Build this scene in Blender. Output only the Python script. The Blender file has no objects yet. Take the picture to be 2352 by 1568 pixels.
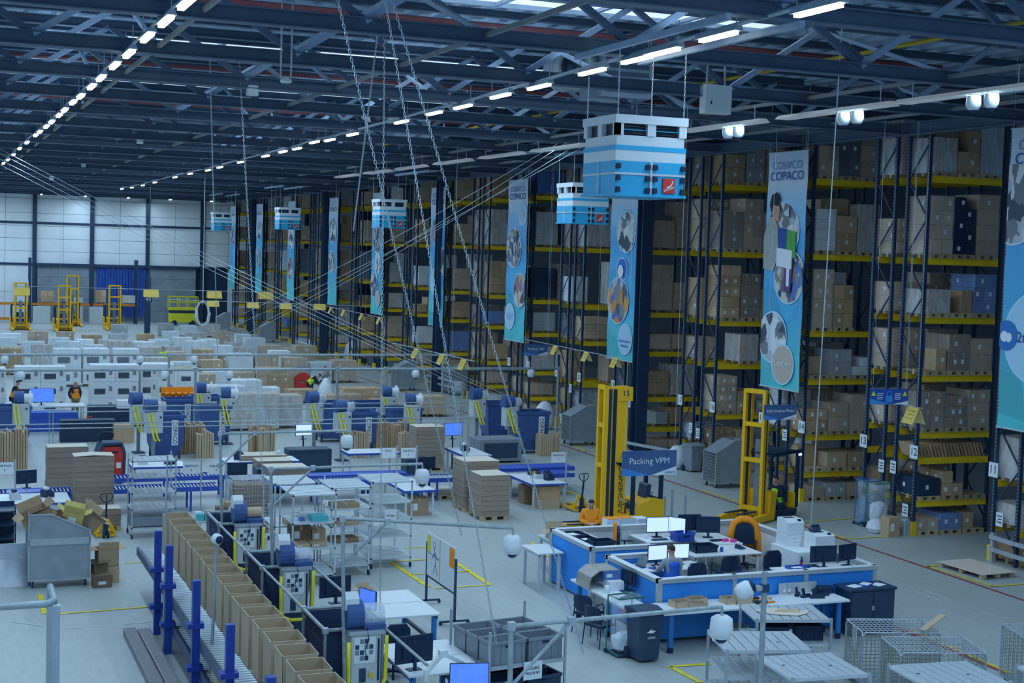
import bpy, math, random
from mathutils import Vector, Matrix

PI = math.pi
RND = random.Random(11)
SC = bpy.context.scene
COL = SC.collection

# ---------------------------------------------------------------- camera
CAM_H = 8.5
YAW, PITCH, ROLL = 0.38656, 0.06376, 0.03031
cd = bpy.data.cameras.new('camera')
cam = bpy.data.objects.new('camera', cd)
COL.objects.link(cam)
cd.sensor_width = 36.0
cd.sensor_fit = 'HORIZONTAL'
cd.lens = 3311.0 / 2352.0 * 36.0
cd.clip_start, cd.clip_end = 0.1, 400
fw = Vector((math.sin(YAW) * math.cos(PITCH), math.cos(YAW) * math.cos(PITCH), -math.sin(PITCH)))
rt = Vector((math.cos(YAW), -math.sin(YAW), 0))
up = rt.cross(fw)
r2 = rt * math.cos(ROLL) + up * math.sin(ROLL)
u2 = up * math.cos(ROLL) - rt * math.sin(ROLL)
cam.matrix_world = Matrix(((r2.x, u2.x, -fw.x, 0), (r2.y, u2.y, -fw.y, 0), (r2.z, u2.z, -fw.z, CAM_H), (0, 0, 0, 1)))
SC.camera = cam

# ---------------------------------------------------------------- world, lamps, exposure
world = bpy.data.worlds.new('hall_daylight')
SC.world = world
world.use_nodes = True
bg = world.node_tree.nodes['Background']
bg.inputs[0].default_value = (0.32, 0.60, 1.0, 1)
bg.inputs[1].default_value = 0.5

def lamp_strip(name, x, y0, y1, z, power, xb=None):
    d = bpy.data.lights.new(name, 'AREA')
    d.shape = 'RECTANGLE'
    d.size, d.size_y = 0.25, y1 - y0
    d.energy = power
    d.color = (0.53, 0.775, 1.0)
    o = bpy.data.objects.new(name, d)
    COL.objects.link(o)
    o.location = (x, (y0 + y1) / 2, z)
    o['kind'] = 'helper'
    o.visible_camera = False
    return o

# continuous rows of tube lamps hung under the roof (their light; the fittings are built below)
for lx in (-16.5, -6.3, 3.9, 14.1):
    lamp_strip('lamp_row_and_fill_light', lx, -10, 149, 12.15, 4200 if lx > 0 else 2900)
lamp_strip('lamp_row_and_fill_light', 20.75, -10, 149, 12.08, 2900)  # added fill for the rack fronts, set under the strip fittings
for lx in (-6.3, 3.9, 14.1):
    ul = lamp_strip('roof_fill_uplight', lx, -10, 149, 12.95, 700)  # added upward fill that brightens the roof deck
    ul.rotation_euler = (PI, 0, 0)
wl = lamp_strip('lamp_row_and_fill_light', 8, 132, 166, 12.15, 600)  # added wash to brighten the far wall
wl.location = (8, 143.5, 12.15)
wl.rotation_euler = (0, 0, PI / 2)
SC.view_settings.view_transform = 'Standard'
SC.view_settings.look = 'None'
SC.view_settings.gamma = 1.0
SC.view_settings.use_curve_mapping = False
SC.view_settings.exposure = 0.0
SC.cycles.max_bounces = 6
SC.cycles.diffuse_bounces = 3
SC.cycles.glossy_bounces = 3
SC.cycles.transparent_max_bounces = 10
SC.cycles.caustics_reflective = False
SC.cycles.caustics_refractive = False
SC.cycles.sample_clamp_indirect = 4.0

# ---------------------------------------------------------------- materials
MATS = {}
def mat(name, rgb, rough=0.6, metal=0.0, noise=0.12, scale=6.0, bump=0.0, var=0.0, emit=0.0, alpha=1.0, spec=0.4, coat=0.0, obj=True, stretch=None):
    if name in MATS:
        return MATS[name]
    m = bpy.data.materials.new(name)
    m.use_nodes = True
    nt = m.node_tree
    b = nt.nodes['Principled BSDF']
    L = nt.links
    b.inputs['Roughness'].default_value = rough
    b.inputs['Metallic'].default_value = metal
    b.inputs['Specular IOR Level'].default_value = spec
    b.inputs['Coat Weight'].default_value = coat
    c = (rgb[0], rgb[1], rgb[2], 1)
    b.inputs['Base Color'].default_value = c
    m.diffuse_color = c
    src = None
    if noise > 0 or bump > 0:
        tc = nt.nodes.new('ShaderNodeTexCoord')
        nz = nt.nodes.new('ShaderNodeTexNoise')
        nz.inputs['Scale'].default_value = scale
        nz.inputs['Detail'].default_value = 5
        vec = tc.outputs['Object']
        if stretch:
            mp = nt.nodes.new('ShaderNodeMapping')
            mp.inputs['Scale'].default_value = stretch
            L.new(vec, mp.inputs[0]); vec = mp.outputs[0]
        L.new(vec, nz.inputs['Vector'])
        if noise > 0:
            mr = nt.nodes.new('ShaderNodeMapRange')
            mr.inputs['From Min'].default_value = 0.25
            mr.inputs['From Max'].default_value = 0.75
            mr.inputs['To Min'].default_value = 1 - noise
            mr.inputs['To Max'].default_value = 1 + noise
            L.new(nz.outputs['Fac'], mr.inputs['Value'])
            src = mr.outputs[0]
        if bump > 0:
            bp = nt.nodes.new('ShaderNodeBump')
            bp.inputs['Strength'].default_value = bump
            bp.inputs['Distance'].default_value = 0.02
            L.new(nz.outputs['Fac'], bp.inputs['Height'])
            L.new(bp.outputs[0], b.inputs['Normal'])
    if var > 0:
        oi = nt.nodes.new('ShaderNodeObjectInfo')
        m2 = nt.nodes.new('ShaderNodeMapRange')
        m2.inputs['To Min'].default_value = 1 - var
        m2.inputs['To Max'].default_value = 1 + var * 0.7
        L.new(oi.outputs['Random'], m2.inputs['Value'])
        if src:
            mm = nt.nodes.new('ShaderNodeMath'); mm.operation = 'MULTIPLY'
            L.new(src, mm.inputs[0]); L.new(m2.outputs[0], mm.inputs[1])
            src = mm.outputs[0]
        else:
            src = m2.outputs[0]
    if src:
        vm = nt.nodes.new('ShaderNodeVectorMath'); vm.operation = 'SCALE'
        vm.inputs[0].default_value = rgb
        L.new(src, vm.inputs['Scale'])
        L.new(vm.outputs[0], b.inputs['Base Color'])
    if emit > 0:
        b.inputs['Emission Color'].default_value = c
        b.inputs['Emission Strength'].default_value = emit
    if alpha < 1:
        b.inputs['Alpha'].default_value = alpha
    MATS[name] = m
    return m

KRAFT = mat('kraft_cardboard', (0.56, 0.385, 0.235), 0.85, noise=0.10, scale=3, var=0.22)
KRAFT2 = mat('pale_cardboard', (0.62, 0.46, 0.31), 0.85, noise=0.08, scale=3, var=0.12)
KRAFT3 = mat('dark_cardboard', (0.30, 0.20, 0.125), 0.85, noise=0.12, scale=3, var=0.2)
SHEETS = mat('stacked_card_sheets', (0.37, 0.285, 0.225), 0.9, noise=0.35, scale=6, stretch=(0.6, 0.6, 60), var=0.12)
SHEETTOP = mat('card_sheet_top', (0.78, 0.68, 0.56), 0.8, noise=0.05)
WHITEBOX = mat('white_carton', (0.84, 0.88, 0.9), 0.6, noise=0.05, var=0.08)
GREYBOX = mat('grey_carton', (0.42, 0.45, 0.46), 0.7, noise=0.08, var=0.15)
BLACKBOX = mat('black_carton', (0.020, 0.050, 0.105), 0.5, noise=0.1, var=0.2)
BLUEBOX = mat('blue_carton', (0.10, 0.22, 0.55), 0.6, noise=0.1, var=0.15)
TAPE = mat('packing_tape', (0.58, 0.44, 0.30), 0.35, noise=0.05)
PAPER = mat('white_paper', (0.86, 0.9, 0.93), 0.7, noise=0.02)
PALLETW = mat('pallet_wood', (0.56, 0.43, 0.27), 0.85, noise=0.22, scale=5, var=0.2, stretch=(0.6, 6, 6))
NAVY = mat('dark_blue_steel', (0.018, 0.048, 0.108), 0.45, noise=0.12, spec=0.5)
TRUSS = mat('roof_steel', (0.10, 0.155, 0.235), 0.5, noise=0.15, scale=2)
TRUSSL = mat('galvanised_brace', (0.38, 0.49, 0.64), 0.45, noise=0.15, scale=2)
YELLOW = mat('yellow_beam_paint', (1.0, 0.66, 0.02), 0.45, noise=0.10, scale=2, var=0.08)
TRUCKY = mat('yellow_truck_paint', (1.0, 0.54, 0.012), 0.4, noise=0.05, scale=2)
ORANGE = mat('orange_fabric', (1.0, 0.33, 0.02), 0.85, noise=0.08, scale=12)
GALV = mat('galvanised_steel', (0.50, 0.55, 0.60), 0.42, metal=0.35, noise=0.12, scale=4)
PIPE = mat('scaffold_pipe', (0.40, 0.46, 0.48), 0.45, metal=0.3, noise=0.22, scale=8)
DKGREY = mat('dark_grey_plastic', (0.030, 0.065, 0.125), 0.5, noise=0.1)
BLACKP = mat('black_plastic', (0.010, 0.032, 0.080), 0.45, noise=0.05)
MIDGREY = mat('grey_plastic', (0.25, 0.29, 0.34), 0.5, noise=0.08, var=0.1)
LTGREY = mat('light_grey_paint', (0.60, 0.65, 0.68), 0.5, noise=0.05)
WHITE = mat('white_paint', (0.84, 0.88, 0.90), 0.45, noise=0.03)
WHITETOP = mat('white_laminate', (0.86, 0.9, 0.92), 0.35, noise=0.02)
BLUEPANEL = mat('bright_blue_panel', (0.04, 0.32, 0.92), 0.65, noise=0.06, scale=20)
BLUELEG = mat('blue_leg_paint', (0.03, 0.22, 0.62), 0.45, noise=0.06)
BLUESTEEL = mat('conveyor_blue', (0.035, 0.10, 0.50), 0.45, noise=0.08)
CONVTOP = mat('conveyor_blue_plate', (0.06, 0.13, 0.62), 0.3, noise=0.05)
BINBLUE = mat('waste_bin_blue', (0.055, 0.12, 0.32), 0.5, noise=0.12, scale=5)
HOPPER = mat('navy_fabric', (0.030, 0.055, 0.13), 0.8, noise=0.2, scale=6)
RED = mat('red_paint', (0.70, 0.05, 0.04), 0.4, noise=0.06)
SCREEN = mat('lit_screen', (0.62, 0.78, 1.0), 0.3, noise=0.03, scale=9, emit=0.75)
SCREENB = mat('lit_blue_screen', (0.10, 0.25, 0.95), 0.3, noise=0.4, scale=5, emit=0.6)
CYAN = mat('cyan_panel', (0.03, 0.42, 0.72), 0.4, noise=0.05)
RUBBER = mat('rubber', (0.012, 0.034, 0.075), 0.7, noise=0.1)
YELHOSE = mat('yellow_hose', (0.92, 0.80, 0.03), 0.4, noise=0.05)
GREEN = mat('green_tube', (0.02, 0.22, 0.16), 0.4, noise=0.05)
HIVIS = mat('hivis_yellow', (0.62, 0.95, 0.05), 0.8, noise=0.08)
WARN = mat('yellow_card', (0.80, 0.56, 0.10), 0.6, noise=0.08)
INK = mat('black_print', (0.006, 0.026, 0.075), 0.6, noise=0)
BLUEINK = mat('blue_print', (0.02, 0.09, 0.38), 0.6, noise=0)

def film_mat(name, a, rgb=(0.85, 0.93, 1.0)):
    if name in MATS: return MATS[name]
    m = bpy.data.materials.new(name); m.use_nodes = True
    nt = m.node_tree; L = nt.links
    b = nt.nodes['Principled BSDF']
    b.inputs['Base Color'].default_value = (*rgb, 1)
    b.inputs['Roughness'].default_value = 0.22
    tc = nt.nodes.new('ShaderNodeTexCoord')
    mp = nt.nodes.new('ShaderNodeMapping'); mp.inputs['Scale'].default_value = (5.0, 5.0, 1.6)
    nz = nt.nodes.new('ShaderNodeTexNoise'); nz.inputs['Scale'].default_value = 1.0; nz.inputs['Detail'].default_value = 3; nz.inputs['Distortion'].default_value = 0.6
    L.new(tc.outputs['Object'], mp.inputs[0]); L.new(mp.outputs[0], nz.inputs['Vector'])
    mr = nt.nodes.new('ShaderNodeMapRange')
    mr.inputs['From Min'].default_value = 0.36; mr.inputs['From Max'].default_value = 0.72
    mr.inputs['To Min'].default_value = a * 0.6; mr.inputs['To Max'].default_value = min(1, a * 1.35)
    L.new(nz.outputs['Fac'], mr.inputs['Value']); L.new(mr.outputs[0], b.inputs['Alpha'])
    bp = nt.nodes.new('ShaderNodeBump'); bp.inputs['Strength'].default_value = 0.35; bp.inputs['Distance'].default_value = 0.05
    L.new(nz.outputs['Fac'], bp.inputs['Height']); L.new(bp.outputs[0], b.inputs['Normal'])
    MATS[name] = m
    return m
FILM = film_mat('stretch_film', 0.17)
FILMW = film_mat('milky_stretch_film', 0.5)
BAGFILM = film_mat('clear_plastic_bag', 0.20)

# ---------------------------------------------------------------- mesh builder
class MB:
    def __init__(self):
        self.v = []; self.f = []; self.mi = []; self.cur = 0; self.m = Matrix.Identity(4)
    def at(self, x=0, y=0, z=0, rz=0, rx=0, ry=0):
        self.m = Matrix.Translation((x, y, z)) @ Matrix.Rotation(rz, 4, 'Z') @ Matrix.Rotation(ry, 4, 'Y') @ Matrix.Rotation(rx, 4, 'X')
        return self
    def add(self, vs, fs):
        n = len(self.v)
        m = self.m
        self.v += [tuple(m @ Vector(p)) for p in vs]
        self.f += [tuple(i + n for i in q) for q in fs]
        self.mi += [self.cur] * len(fs)
        return self
    def slot(self, i):
        self.cur = i; return self
    def box(self, x0, y0, z0, x1, y1, z1):
        return self.add([(x0, y0, z0), (x1, y0, z0), (x1, y1, z0), (x0, y1, z0), (x0, y0, z1), (x1, y0, z1), (x1, y1, z1), (x0, y1, z1)],
                        [(0, 3, 2, 1), (4, 5, 6, 7), (0, 1, 5, 4), (1, 2, 6, 5), (2, 3, 7, 6), (3, 0, 4, 7)])
    def cbox(self, cx, cy, cz, sx, sy, sz):
        return self.box(cx - sx / 2, cy - sy / 2, cz - sz / 2, cx + sx / 2, cy + sy / 2, cz + sz / 2)
    def bbox(self, x0, y0, z0, x1, y1, z1, b=0.01):
        # box with chamfered vertical and top edges
        q = []
        for (z, k) in ((z0, b), (z1 - b, b), (z1, 2 * b)):
            i = 0 if k == b else b
            xa, xb, ya, yb = x0 + i, x1 - i, y0 + i, y1 - i
            q += [(xa + b, ya, z), (xb - b, ya, z), (xb, ya + b, z), (xb, yb - b, z), (xb - b, yb, z), (xa + b, yb, z), (xa, yb - b, z), (xa, ya + b, z)]
        fs = [tuple(reversed(range(8))), tuple(range(16, 24))]
        for r in (0, 8):
            for i in range(8):
                j = (i + 1) % 8
                fs.append((r + i, r + j, r + 8 + j, r + 8 + i))
        return self.add(q, fs)
    def bar(self, p0, p1, w, h=None):
        # rectangular bar between two points
        h = h or w
        p0, p1 = Vector(p0), Vector(p1)
        d = (p1 - p0).normalized()
        a = Vector((0, 0, 1)) if abs(d.z) < 0.95 else Vector((0, 1, 0))
        s = d.cross(a).normalized(); u = s.cross(d)
        q = []
        for p in (p0, p1):
            for (i, j) in ((-1, -1), (1, -1), (1, 1), (-1, 1)):
                q.append(tuple(p + s * (i * w / 2) + u * (j * h / 2)))
        return self.add(q, [(0, 1, 2, 3), (7, 6, 5, 4), (0, 4, 5, 1), (1, 5, 6, 2), (2, 6, 7, 3), (3, 7, 4, 0)])
    def cyl(self, p0, p1, r, n=8, r1=None):
        p0, p1 = Vector(p0), Vector(p1)
        d = (p1 - p0).normalized()
        a = Vector((0, 0, 1)) if abs(d.z) < 0.95 else Vector((1, 0, 0))
        s = d.cross(a).normalized(); u = s.cross(d)
        r1 = r if r1 is None else r1
        q = []
        for p, rr in ((p0, r), (p1, r1)):
            for i in range(n):
                t = 2 * PI * i / n
                q.append(tuple(p + (s * math.cos(t) + u * math.sin(t)) * rr))
        fs = [tuple(range(n)), tuple(reversed(range(n, 2 * n)))]
        fs += [(i, i + n, (i + 1) % n + n, (i + 1) % n) for i in range(n)]
        return self.add(q, fs)
    def tube(self, pts, r, n=6, closed=False):
        pts = [Vector(p) for p in pts]
        k = len(pts)
        q = []; prev = None
        for i, p in enumerate(pts):
            if closed: d = pts[(i + 1) % k] - pts[i - 1]
            else: d = pts[min(i + 1, k - 1)] - pts[max(i - 1, 0)]
            d.normalize()
            if prev is None:
                a = Vector((0, 0, 1)) if abs(d.z) < 0.9 else Vector((1, 0, 0))
                s = d.cross(a).normalized()
            else:
                s = (prev - d * prev.dot(d)).normalized()
            prev = s
            u = s.cross(d)
            for j in range(n):
                t = 2 * PI * j / n
                q.append(tuple(p + (s * math.cos(t) + u * math.sin(t)) * r))
        fs = []
        for i in range(k if closed else k - 1):
            a, b = i * n, ((i + 1) % k) * n
            fs += [(a + j, b + j, b + (j + 1) % n, a + (j + 1) % n) for j in range(n)]
        if not closed:
            fs += [tuple(range(n)), tuple(reversed(range((k - 1) * n, k * n)))]
        return self.add(q, fs)
    def prism(self, prof, a0, a1, axis='x'):
        # profile (2-d list) extruded along an axis: x -> (y,z), y -> (x,z), z -> (x,y)
        n = len(prof)
        def p3(p, a):
            return (a, p[0], p[1]) if axis == 'x' else ((p[0], a, p[1]) if axis == 'y' else (p[0], p[1], a))
        q = [p3(p, a0) for p in prof] + [p3(p, a1) for p in prof]
        fs = [tuple(range(n)), tuple(reversed(range(n, 2 * n)))]
        fs += [(i, i + n, (i + 1) % n + n, (i + 1) % n) for i in range(n)]
        return self.add(q, fs)
    def lathe(self, prof, n=16, c=(0, 0, 0), a0=0, a1=2 * PI):
        # profile of (radius, z)
        full = abs(a1 - a0 - 2 * PI) < 1e-6
        k = n if full else n + 1
        q = []
        for (r, z) in prof:
            for i in range(k):
                t = a0 + (a1 - a0) * i / n
                q.append((c[0] + r * math.cos(t), c[1] + r * math.sin(t), c[2] + z))
        fs = []
        for a in range(len(prof) - 1):
            for i in range(n):
                j = (i + 1) % k
                fs.append((a * k + i, a * k + j, (a + 1) * k + j, (a + 1) * k + i))
        return self.add(q, fs)
    def quad(self, a, b, c, d):
        return self.add([a, b, c, d], [(0, 1, 2, 3)])
    def sheet(self, a, b, c, d, t):
        # quad given thickness t
        A, B, C_, D = map(Vector, (a, b, c, d))
        n = (B - A).cross(D - A).normalized() * t
        return self.add([tuple(p) for p in (A, B, C_, D, A + n, B + n, C_ + n, D + n)],
                        [(0, 3, 2, 1), (4, 5, 6, 7), (0, 1, 5, 4), (1, 2, 6, 5), (2, 3, 7, 6), (3, 0, 4, 7)])
    def mesh(self, name, mats, smooth=False):
        me = bpy.data.meshes.new(name)
        me.from_pydata(self.v, [], self.f)
        for m in (mats if isinstance(mats, (list, tuple)) else [mats]):
            me.materials.append(m)
        if any(self.mi):
            me.polygons.foreach_set('material_index', self.mi)
        if smooth:
            me.polygons.foreach_set('use_smooth', [True] * len(self.f))
        me.update()
        return me
    def build(self, name, mats, parent=None, loc=(0, 0, 0), rz=0, smooth=False):
        return put(name, self.mesh(name, mats, smooth), parent, loc, rz)

def put(name, me, parent=None, loc=(0, 0, 0), rz=0, scale=None):
    o = bpy.data.objects.new(name, me)
    COL.objects.link(o)
    o.location = loc
    if rz: o.rotation_euler = (0, 0, rz)
    if scale: o.scale = scale
    if parent is not None: o.parent = parent
    return o
def tag(o, label=None, cat=None, group=None, kind=None):
    if label: o['label'] = label
    if cat: o['category'] = cat
    if group: o['group'] = group
    if kind: o['kind'] = kind
    return o
def thing(name, label, cat, loc=(0, 0, 0), rz=0, group=None):
    o = bpy.data.objects.new(name, None)
    COL.objects.link(o)
    loc = tuple(loc)
    o.location = loc if len(loc) == 3 else (loc[0], loc[1], 0)
    o.rotation_euler = (0, 0, rz)
    o.empty_display_size = 0.1
    return tag(o, label, cat, group)
def struct(o):
    o['kind'] = 'structure'
    return o
def copy_tree(o, parent=None):
    c = o.copy()
    COL.objects.link(c)
    if parent is not None: c.parent = parent
    for ch in o.children: copy_tree(ch, c)
    return c
def clone(o, loc, rz=0, label=None, group=None):
    c = copy_tree(o)
    loc = tuple(loc)
    c.location = loc if len(loc) == 3 else (loc[0], loc[1], 0)
    c.rotation_euler = (0, 0, rz)
    if label: c['label'] = label
    if group: c['group'] = group
    return c
TEXTS = []
def text(name, s, size, m, parent, loc, rot=(PI / 2, 0, 0), ext=0.002, align='CENTER', shear=0, sx=1.0):
    c = bpy.data.curves.new(name, 'FONT')
    c.body = s; c.size = size; c.extrude = ext; c.align_x = align; c.align_y = 'CENTER'; c.shear = shear
    c.resolution_u = 3
    c.materials.append(m)
    o = bpy.data.objects.new(name, c)
    COL.objects.link(o)
    o.location = loc; o.rotation_euler = rot; o.parent = parent
    TEXTS.append(o)
    if sx != 1.0: o.scale = (sx, 1, 1)
    return o
NUMW = {11: 'eleven', 12: 'twelve', 13: 'thirteen', 14: 'fourteen', 15: 'fifteen', 16: 'sixteen', 17: 'seventeen', 18: 'eighteen', 19: 'nineteen', 20: 'twenty',
        21: 'twenty-one', 22: 'twenty-two', 23: 'twenty-three', 24: 'twenty-four', 25: 'twenty-five'}
ORD = ['first', 'second', 'third', 'fourth', 'fifth', 'sixth', 'seventh', 'eighth', 'ninth', 'tenth', 'eleventh', 'twelfth', 'thirteenth',
       'fourteenth', 'fifteenth', 'sixteenth', 'seventeenth', 'eighteenth', 'nineteenth', 'twentieth']
def ordw(n):
    if n < 20: return ORD[n]
    t = ('twenty', 'thirty', 'forty', 'fifty')[(n + 1) // 10 - 2]
    u = (n + 1) % 10
    return t[:-1] + 'ieth' if u == 0 else t + '-' + ORD[u - 1]
MC = {}
def cached(key, fn):
    if key not in MC: MC[key] = fn()
    return MC[key]

# unit carton: body with a raised strip of tape over the top and two faces
def unit_carton(m, tape=TAPE):
    def mk():
        b = MB().box(-.5, -.5, 0, .5, .5, 1)
        b.slot(1).box(-.07, -.505, .78, .07, -.49, .99).box(-.07, -.505, .985, .07, .505, 1.004)
        return b.mesh('carton', [m, tape])
    return cached(('carton', m.name), mk)

# ---------------------------------------------------------------- floor, roof, walls
def floor_material():
    m = bpy.data.materials.new('polished_concrete'); m.use_nodes = True
    nt = m.node_tree; L = nt.links; b = nt.nodes['Principled BSDF']
    tc = nt.nodes.new('ShaderNodeTexCoord')
    n1 = nt.nodes.new('ShaderNodeTexNoise'); n1.inputs['Scale'].default_value = 0.25; n1.inputs['Detail'].default_value = 8
    n2 = nt.nodes.new('ShaderNodeTexNoise'); n2.inputs['Scale'].default_value = 3.0; n2.inputs['Detail'].default_value = 6
    mp = nt.nodes.new('ShaderNodeMapping'); mp.inputs['Scale'].default_value = (3, 0.6, 1)
    L.new(tc.outputs['Object'], n1.inputs['Vector']); L.new(tc.outputs['Object'], mp.inputs[0]); L.new(mp.outputs[0], n2.inputs['Vector'])
    ad = nt.nodes.new('ShaderNodeMath'); ad.operation = 'ADD'
    L.new(n1.outputs['Fac'], ad.inputs[0]); L.new(n2.outputs['Fac'], ad.inputs[1])
    cr = nt.nodes.new('ShaderNodeValToRGB')
    cr.color_ramp.elements[0].position = 0.30; cr.color_ramp.elements[0].color = (0.42, 0.46, 0.45, 1)
    cr.color_ramp.elements[1].position = 0.70; cr.color_ramp.elements[1].color = (0.55, 0.59, 0.58, 1)
    hv = nt.nodes.new('ShaderNodeMath'); hv.operation = 'MULTIPLY'; hv.inputs[1].default_value = 0.5
    L.new(ad.outputs[0], hv.inputs[0]); L.new(hv.outputs[0], cr.inputs[0]); L.new(cr.outputs[0], b.inputs['Base Color'])
    rr = nt.nodes.new('ShaderNodeMapRange'); rr.inputs['To Min'].default_value = 0.30; rr.inputs['To Max'].default_value = 0.52
    L.new(n1.outputs['Fac'], rr.inputs['Value']); L.new(rr.outputs[0], b.inputs['Roughness'])
    return m
fl = MB().box(-25, -8, -0.3, 50, 152, 0).build('floor', floor_material())
tag(struct(fl), 'grey polished concrete warehouse floor')
DIRT = mat('saw_cut_joint', (0.14, 0.16, 0.17), 0.9)

# roof deck: corrugated sheet, ribs along the hall, open where the rooflights sit
ROOFZ = 14.75
DECK = mat('corrugated_deck', (0.46, 0.60, 0.78), 0.5, noise=0.1, scale=1.0, metal=0.1)
SKY = [(5.6, 21.3, 31.3, 34.7), (5.6, 24, 45.4, 48.7), (5.6, 24, 59.3, 62.6), (5.6, 24, 72.9, 76.1), (5.6, 24, 86.6, 89.8), (5.6, 24, 100.3, 103.5), (5.6, 24, 114, 117.2), (5.6, 24, 127.7, 131)]
ceil = thing('ceiling', 'corrugated metal roof deck with ribs', None)
del ceil['label']
struct(ceil)
def deck(x0, x1, y0, y1):
    b = MB()
    P = 0.75
    n = int(round((x1 - x0) / P)); p = (x1 - x0) / n
    prof = []
    for i in range(n):
        xx = x0 + i * p
        prof += [(xx, 0), (xx + p * 0.30, 0), (xx + p * 0.42, 0.13), (xx + p * 0.88, 0.13)]
    prof.append((x1, 0))
    vs = [(x, y0, ROOFZ + z) for x, z in prof] + [(x, y1, ROOFZ + z) for x, z in prof]
    k = len(prof)
    b.add(vs, [(i, i + k, i + k + 1, i + 1) for i in range(k - 1)])
    b.box(x0, y0, ROOFZ + 0.25, x1, y1, ROOFZ + 0.35)
    b.build('deck_sheet', DECK, ceil)
deck(-25, 5.6, -8, 152)
deck(26.5, 50, -8, 152)
yy = -8
for (a, b_, c, d) in SKY:
    deck(5.6, 26.5, yy, c)
    if b_ < 26.5: deck(b_, 26.5, c, d)
    yy = d
deck(5.6, 26.5, yy, 152)
LIGHTGLASS = mat('rooflight_daylight', (0.70, 0.86, 1.0), 0.4, noise=0, emit=0.9)
for i, (a, b_, c, d) in enumerate(SKY):
    w = thing('window_%d' % (i + 1), None, None, (0, 0, 0))
    struct(w)
    n = 6
    for k in range(n):
        x0 = a + (b_ - a) * k / n; x1 = a + (b_ - a) * (k + 1) / n
        MB().prism([(c, ROOFZ + 0.02), ((c + d) / 2, ROOFZ + 0.06), (d, ROOFZ + 0.02), (d, ROOFZ + 0.06), ((c + d) / 2, ROOFZ + 0.1), (c, ROOFZ + 0.06)], x0 + 0.03, x1 - 0.03, 'x').build('pane', LIGHTGLASS, w)
        if k: MB().box(x0 - 0.06, c, ROOFZ - 0.08, x0 + 0.06, d, ROOFZ + 0.01).build('glazing_bar', TRUSSL, w)
    fb = MB()
    fb.box(a - 0.15, c - 0.15, ROOFZ - 0.02, b_ + 0.15, c, ROOFZ + 0.3).box(a - 0.15, d, ROOFZ - 0.1, b_ + 0.15, d + 0.15, ROOFZ + 0.3)
    fb.box(a - 0.15, c, ROOFZ - 0.1, a, d, ROOFZ + 0.5).box(b_, c, ROOFZ - 0.1, b_ + 0.15, d, ROOFZ + 0.5)
    fb.build('kerb_frame', TRUSSL, w)

# far wall: sandwich panels with dark posts and rails
WALLP = mat('white_wall_panel', (0.90, 0.94, 0.96), 0.5, noise=0.05, scale=0.6)
WALLG = mat('grey_wall_panel', (0.30, 0.36, 0.40), 0.6, noise=0.1, scale=1)
wall = thing('wall_far', None, None, (0, 150, 0)); struct(wall)
xs = [-25 + 2.74 * i for i in range(28)]
bayx = [4.36 + 5.47 * i for i in range(-5, 8)]
for i, bx in enumerate(bayx[:-1]):
    for h in range(2):
        px0 = bx + 5.47 / 2 * h
        z = 0
        for j, zz in enumerate((2.9, 5.6, 6.9, 8.15, 9.4, 10.65, 12.1, 15.0)):
            if z < 5.6 and 9.8 < px0 < 26.3:
                z = zz; continue
            MB().box(px0 + 0.015, 0, z + 0.015, px0 + 5.47 / 2 - 0.015, 0.2, zz - 0.015).build('wall_panel', WALLP, wall)
            z = zz
    MB().box(bx - 0.2, -0.3, 0, bx + 0.2, 0.05, 15).build('wall_post', NAVY, wall)
MB().box(-25, 0.16, 0, 46, 0.4, 15).build('wall_backing', NAVY, wall)
for z in (5.62, 9.7):
    for bx in bayx[:-1]:
        MB().box(bx + 0.2, -0.12, z - 0.11, bx + 5.27, 0.0, z + 0.11).build('wall_rail', NAVY, wall)
# right-hand return of the far wall and the hall's right wall behind the racks
wr = MB().box(46, -8, 0, 46.3, 152, 15).build('wall_right', mat('dark_right_wall', (0.10, 0.13, 0.17), 0.7)); struct(wr)

# dock doors in the far wall
DOORG = mat('grey_rubber_door', (0.26, 0.31, 0.36), 0.55, noise=0.2, scale=1.2)
for n, (x0, x1) in enumerate(((10.1, 15.1), (21.0, 25.6))):
    d = thing('door_%d' % (n + 1), None, None, (0, 149.7, 0)); struct(d)
    for k in range(5):
        MB().box(x0, -0.1, 1.1 * k + 0.01, x1, 0.25, 1.1 * k + 1.09).build('door_panel', DOORG, d)
    MB().box(x0 - 0.1, -0.35, 5.45, x1 + 0.1, 0.2, 5.75).build('door_track', NAVY, d)
d = thing('door_3', None, None, (0, 149.7, 0)); struct(d)
MB().box(15.3, 0.2, 0, 20.9, 0.28, 5.5).build('door_panel', WALLG, d)
STRIP = mat('blue_plastic_strip', (0.03, 0.10, 0.45), 0.25, noise=0.3, scale=2)
for k in range(17):
    MB().box(15.75 + k * 0.285, -0.1 - 0.04 * (k % 2), 0.3 + 0.5 * RND.random(), 15.98 + k * 0.285, -0.05 - 0.04 * (k % 2), 5.5).build('curtain_strip', STRIP, d)
MB().box(15.5, -0.3, 5.45, 20.7, 0.1, 5.75).build('door_track', NAVY, d)
MB().box(15.75, 0.05, 2.6, 17.0, 0.12, 5.45).build('door_panel', BLUESTEEL, d)

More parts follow.
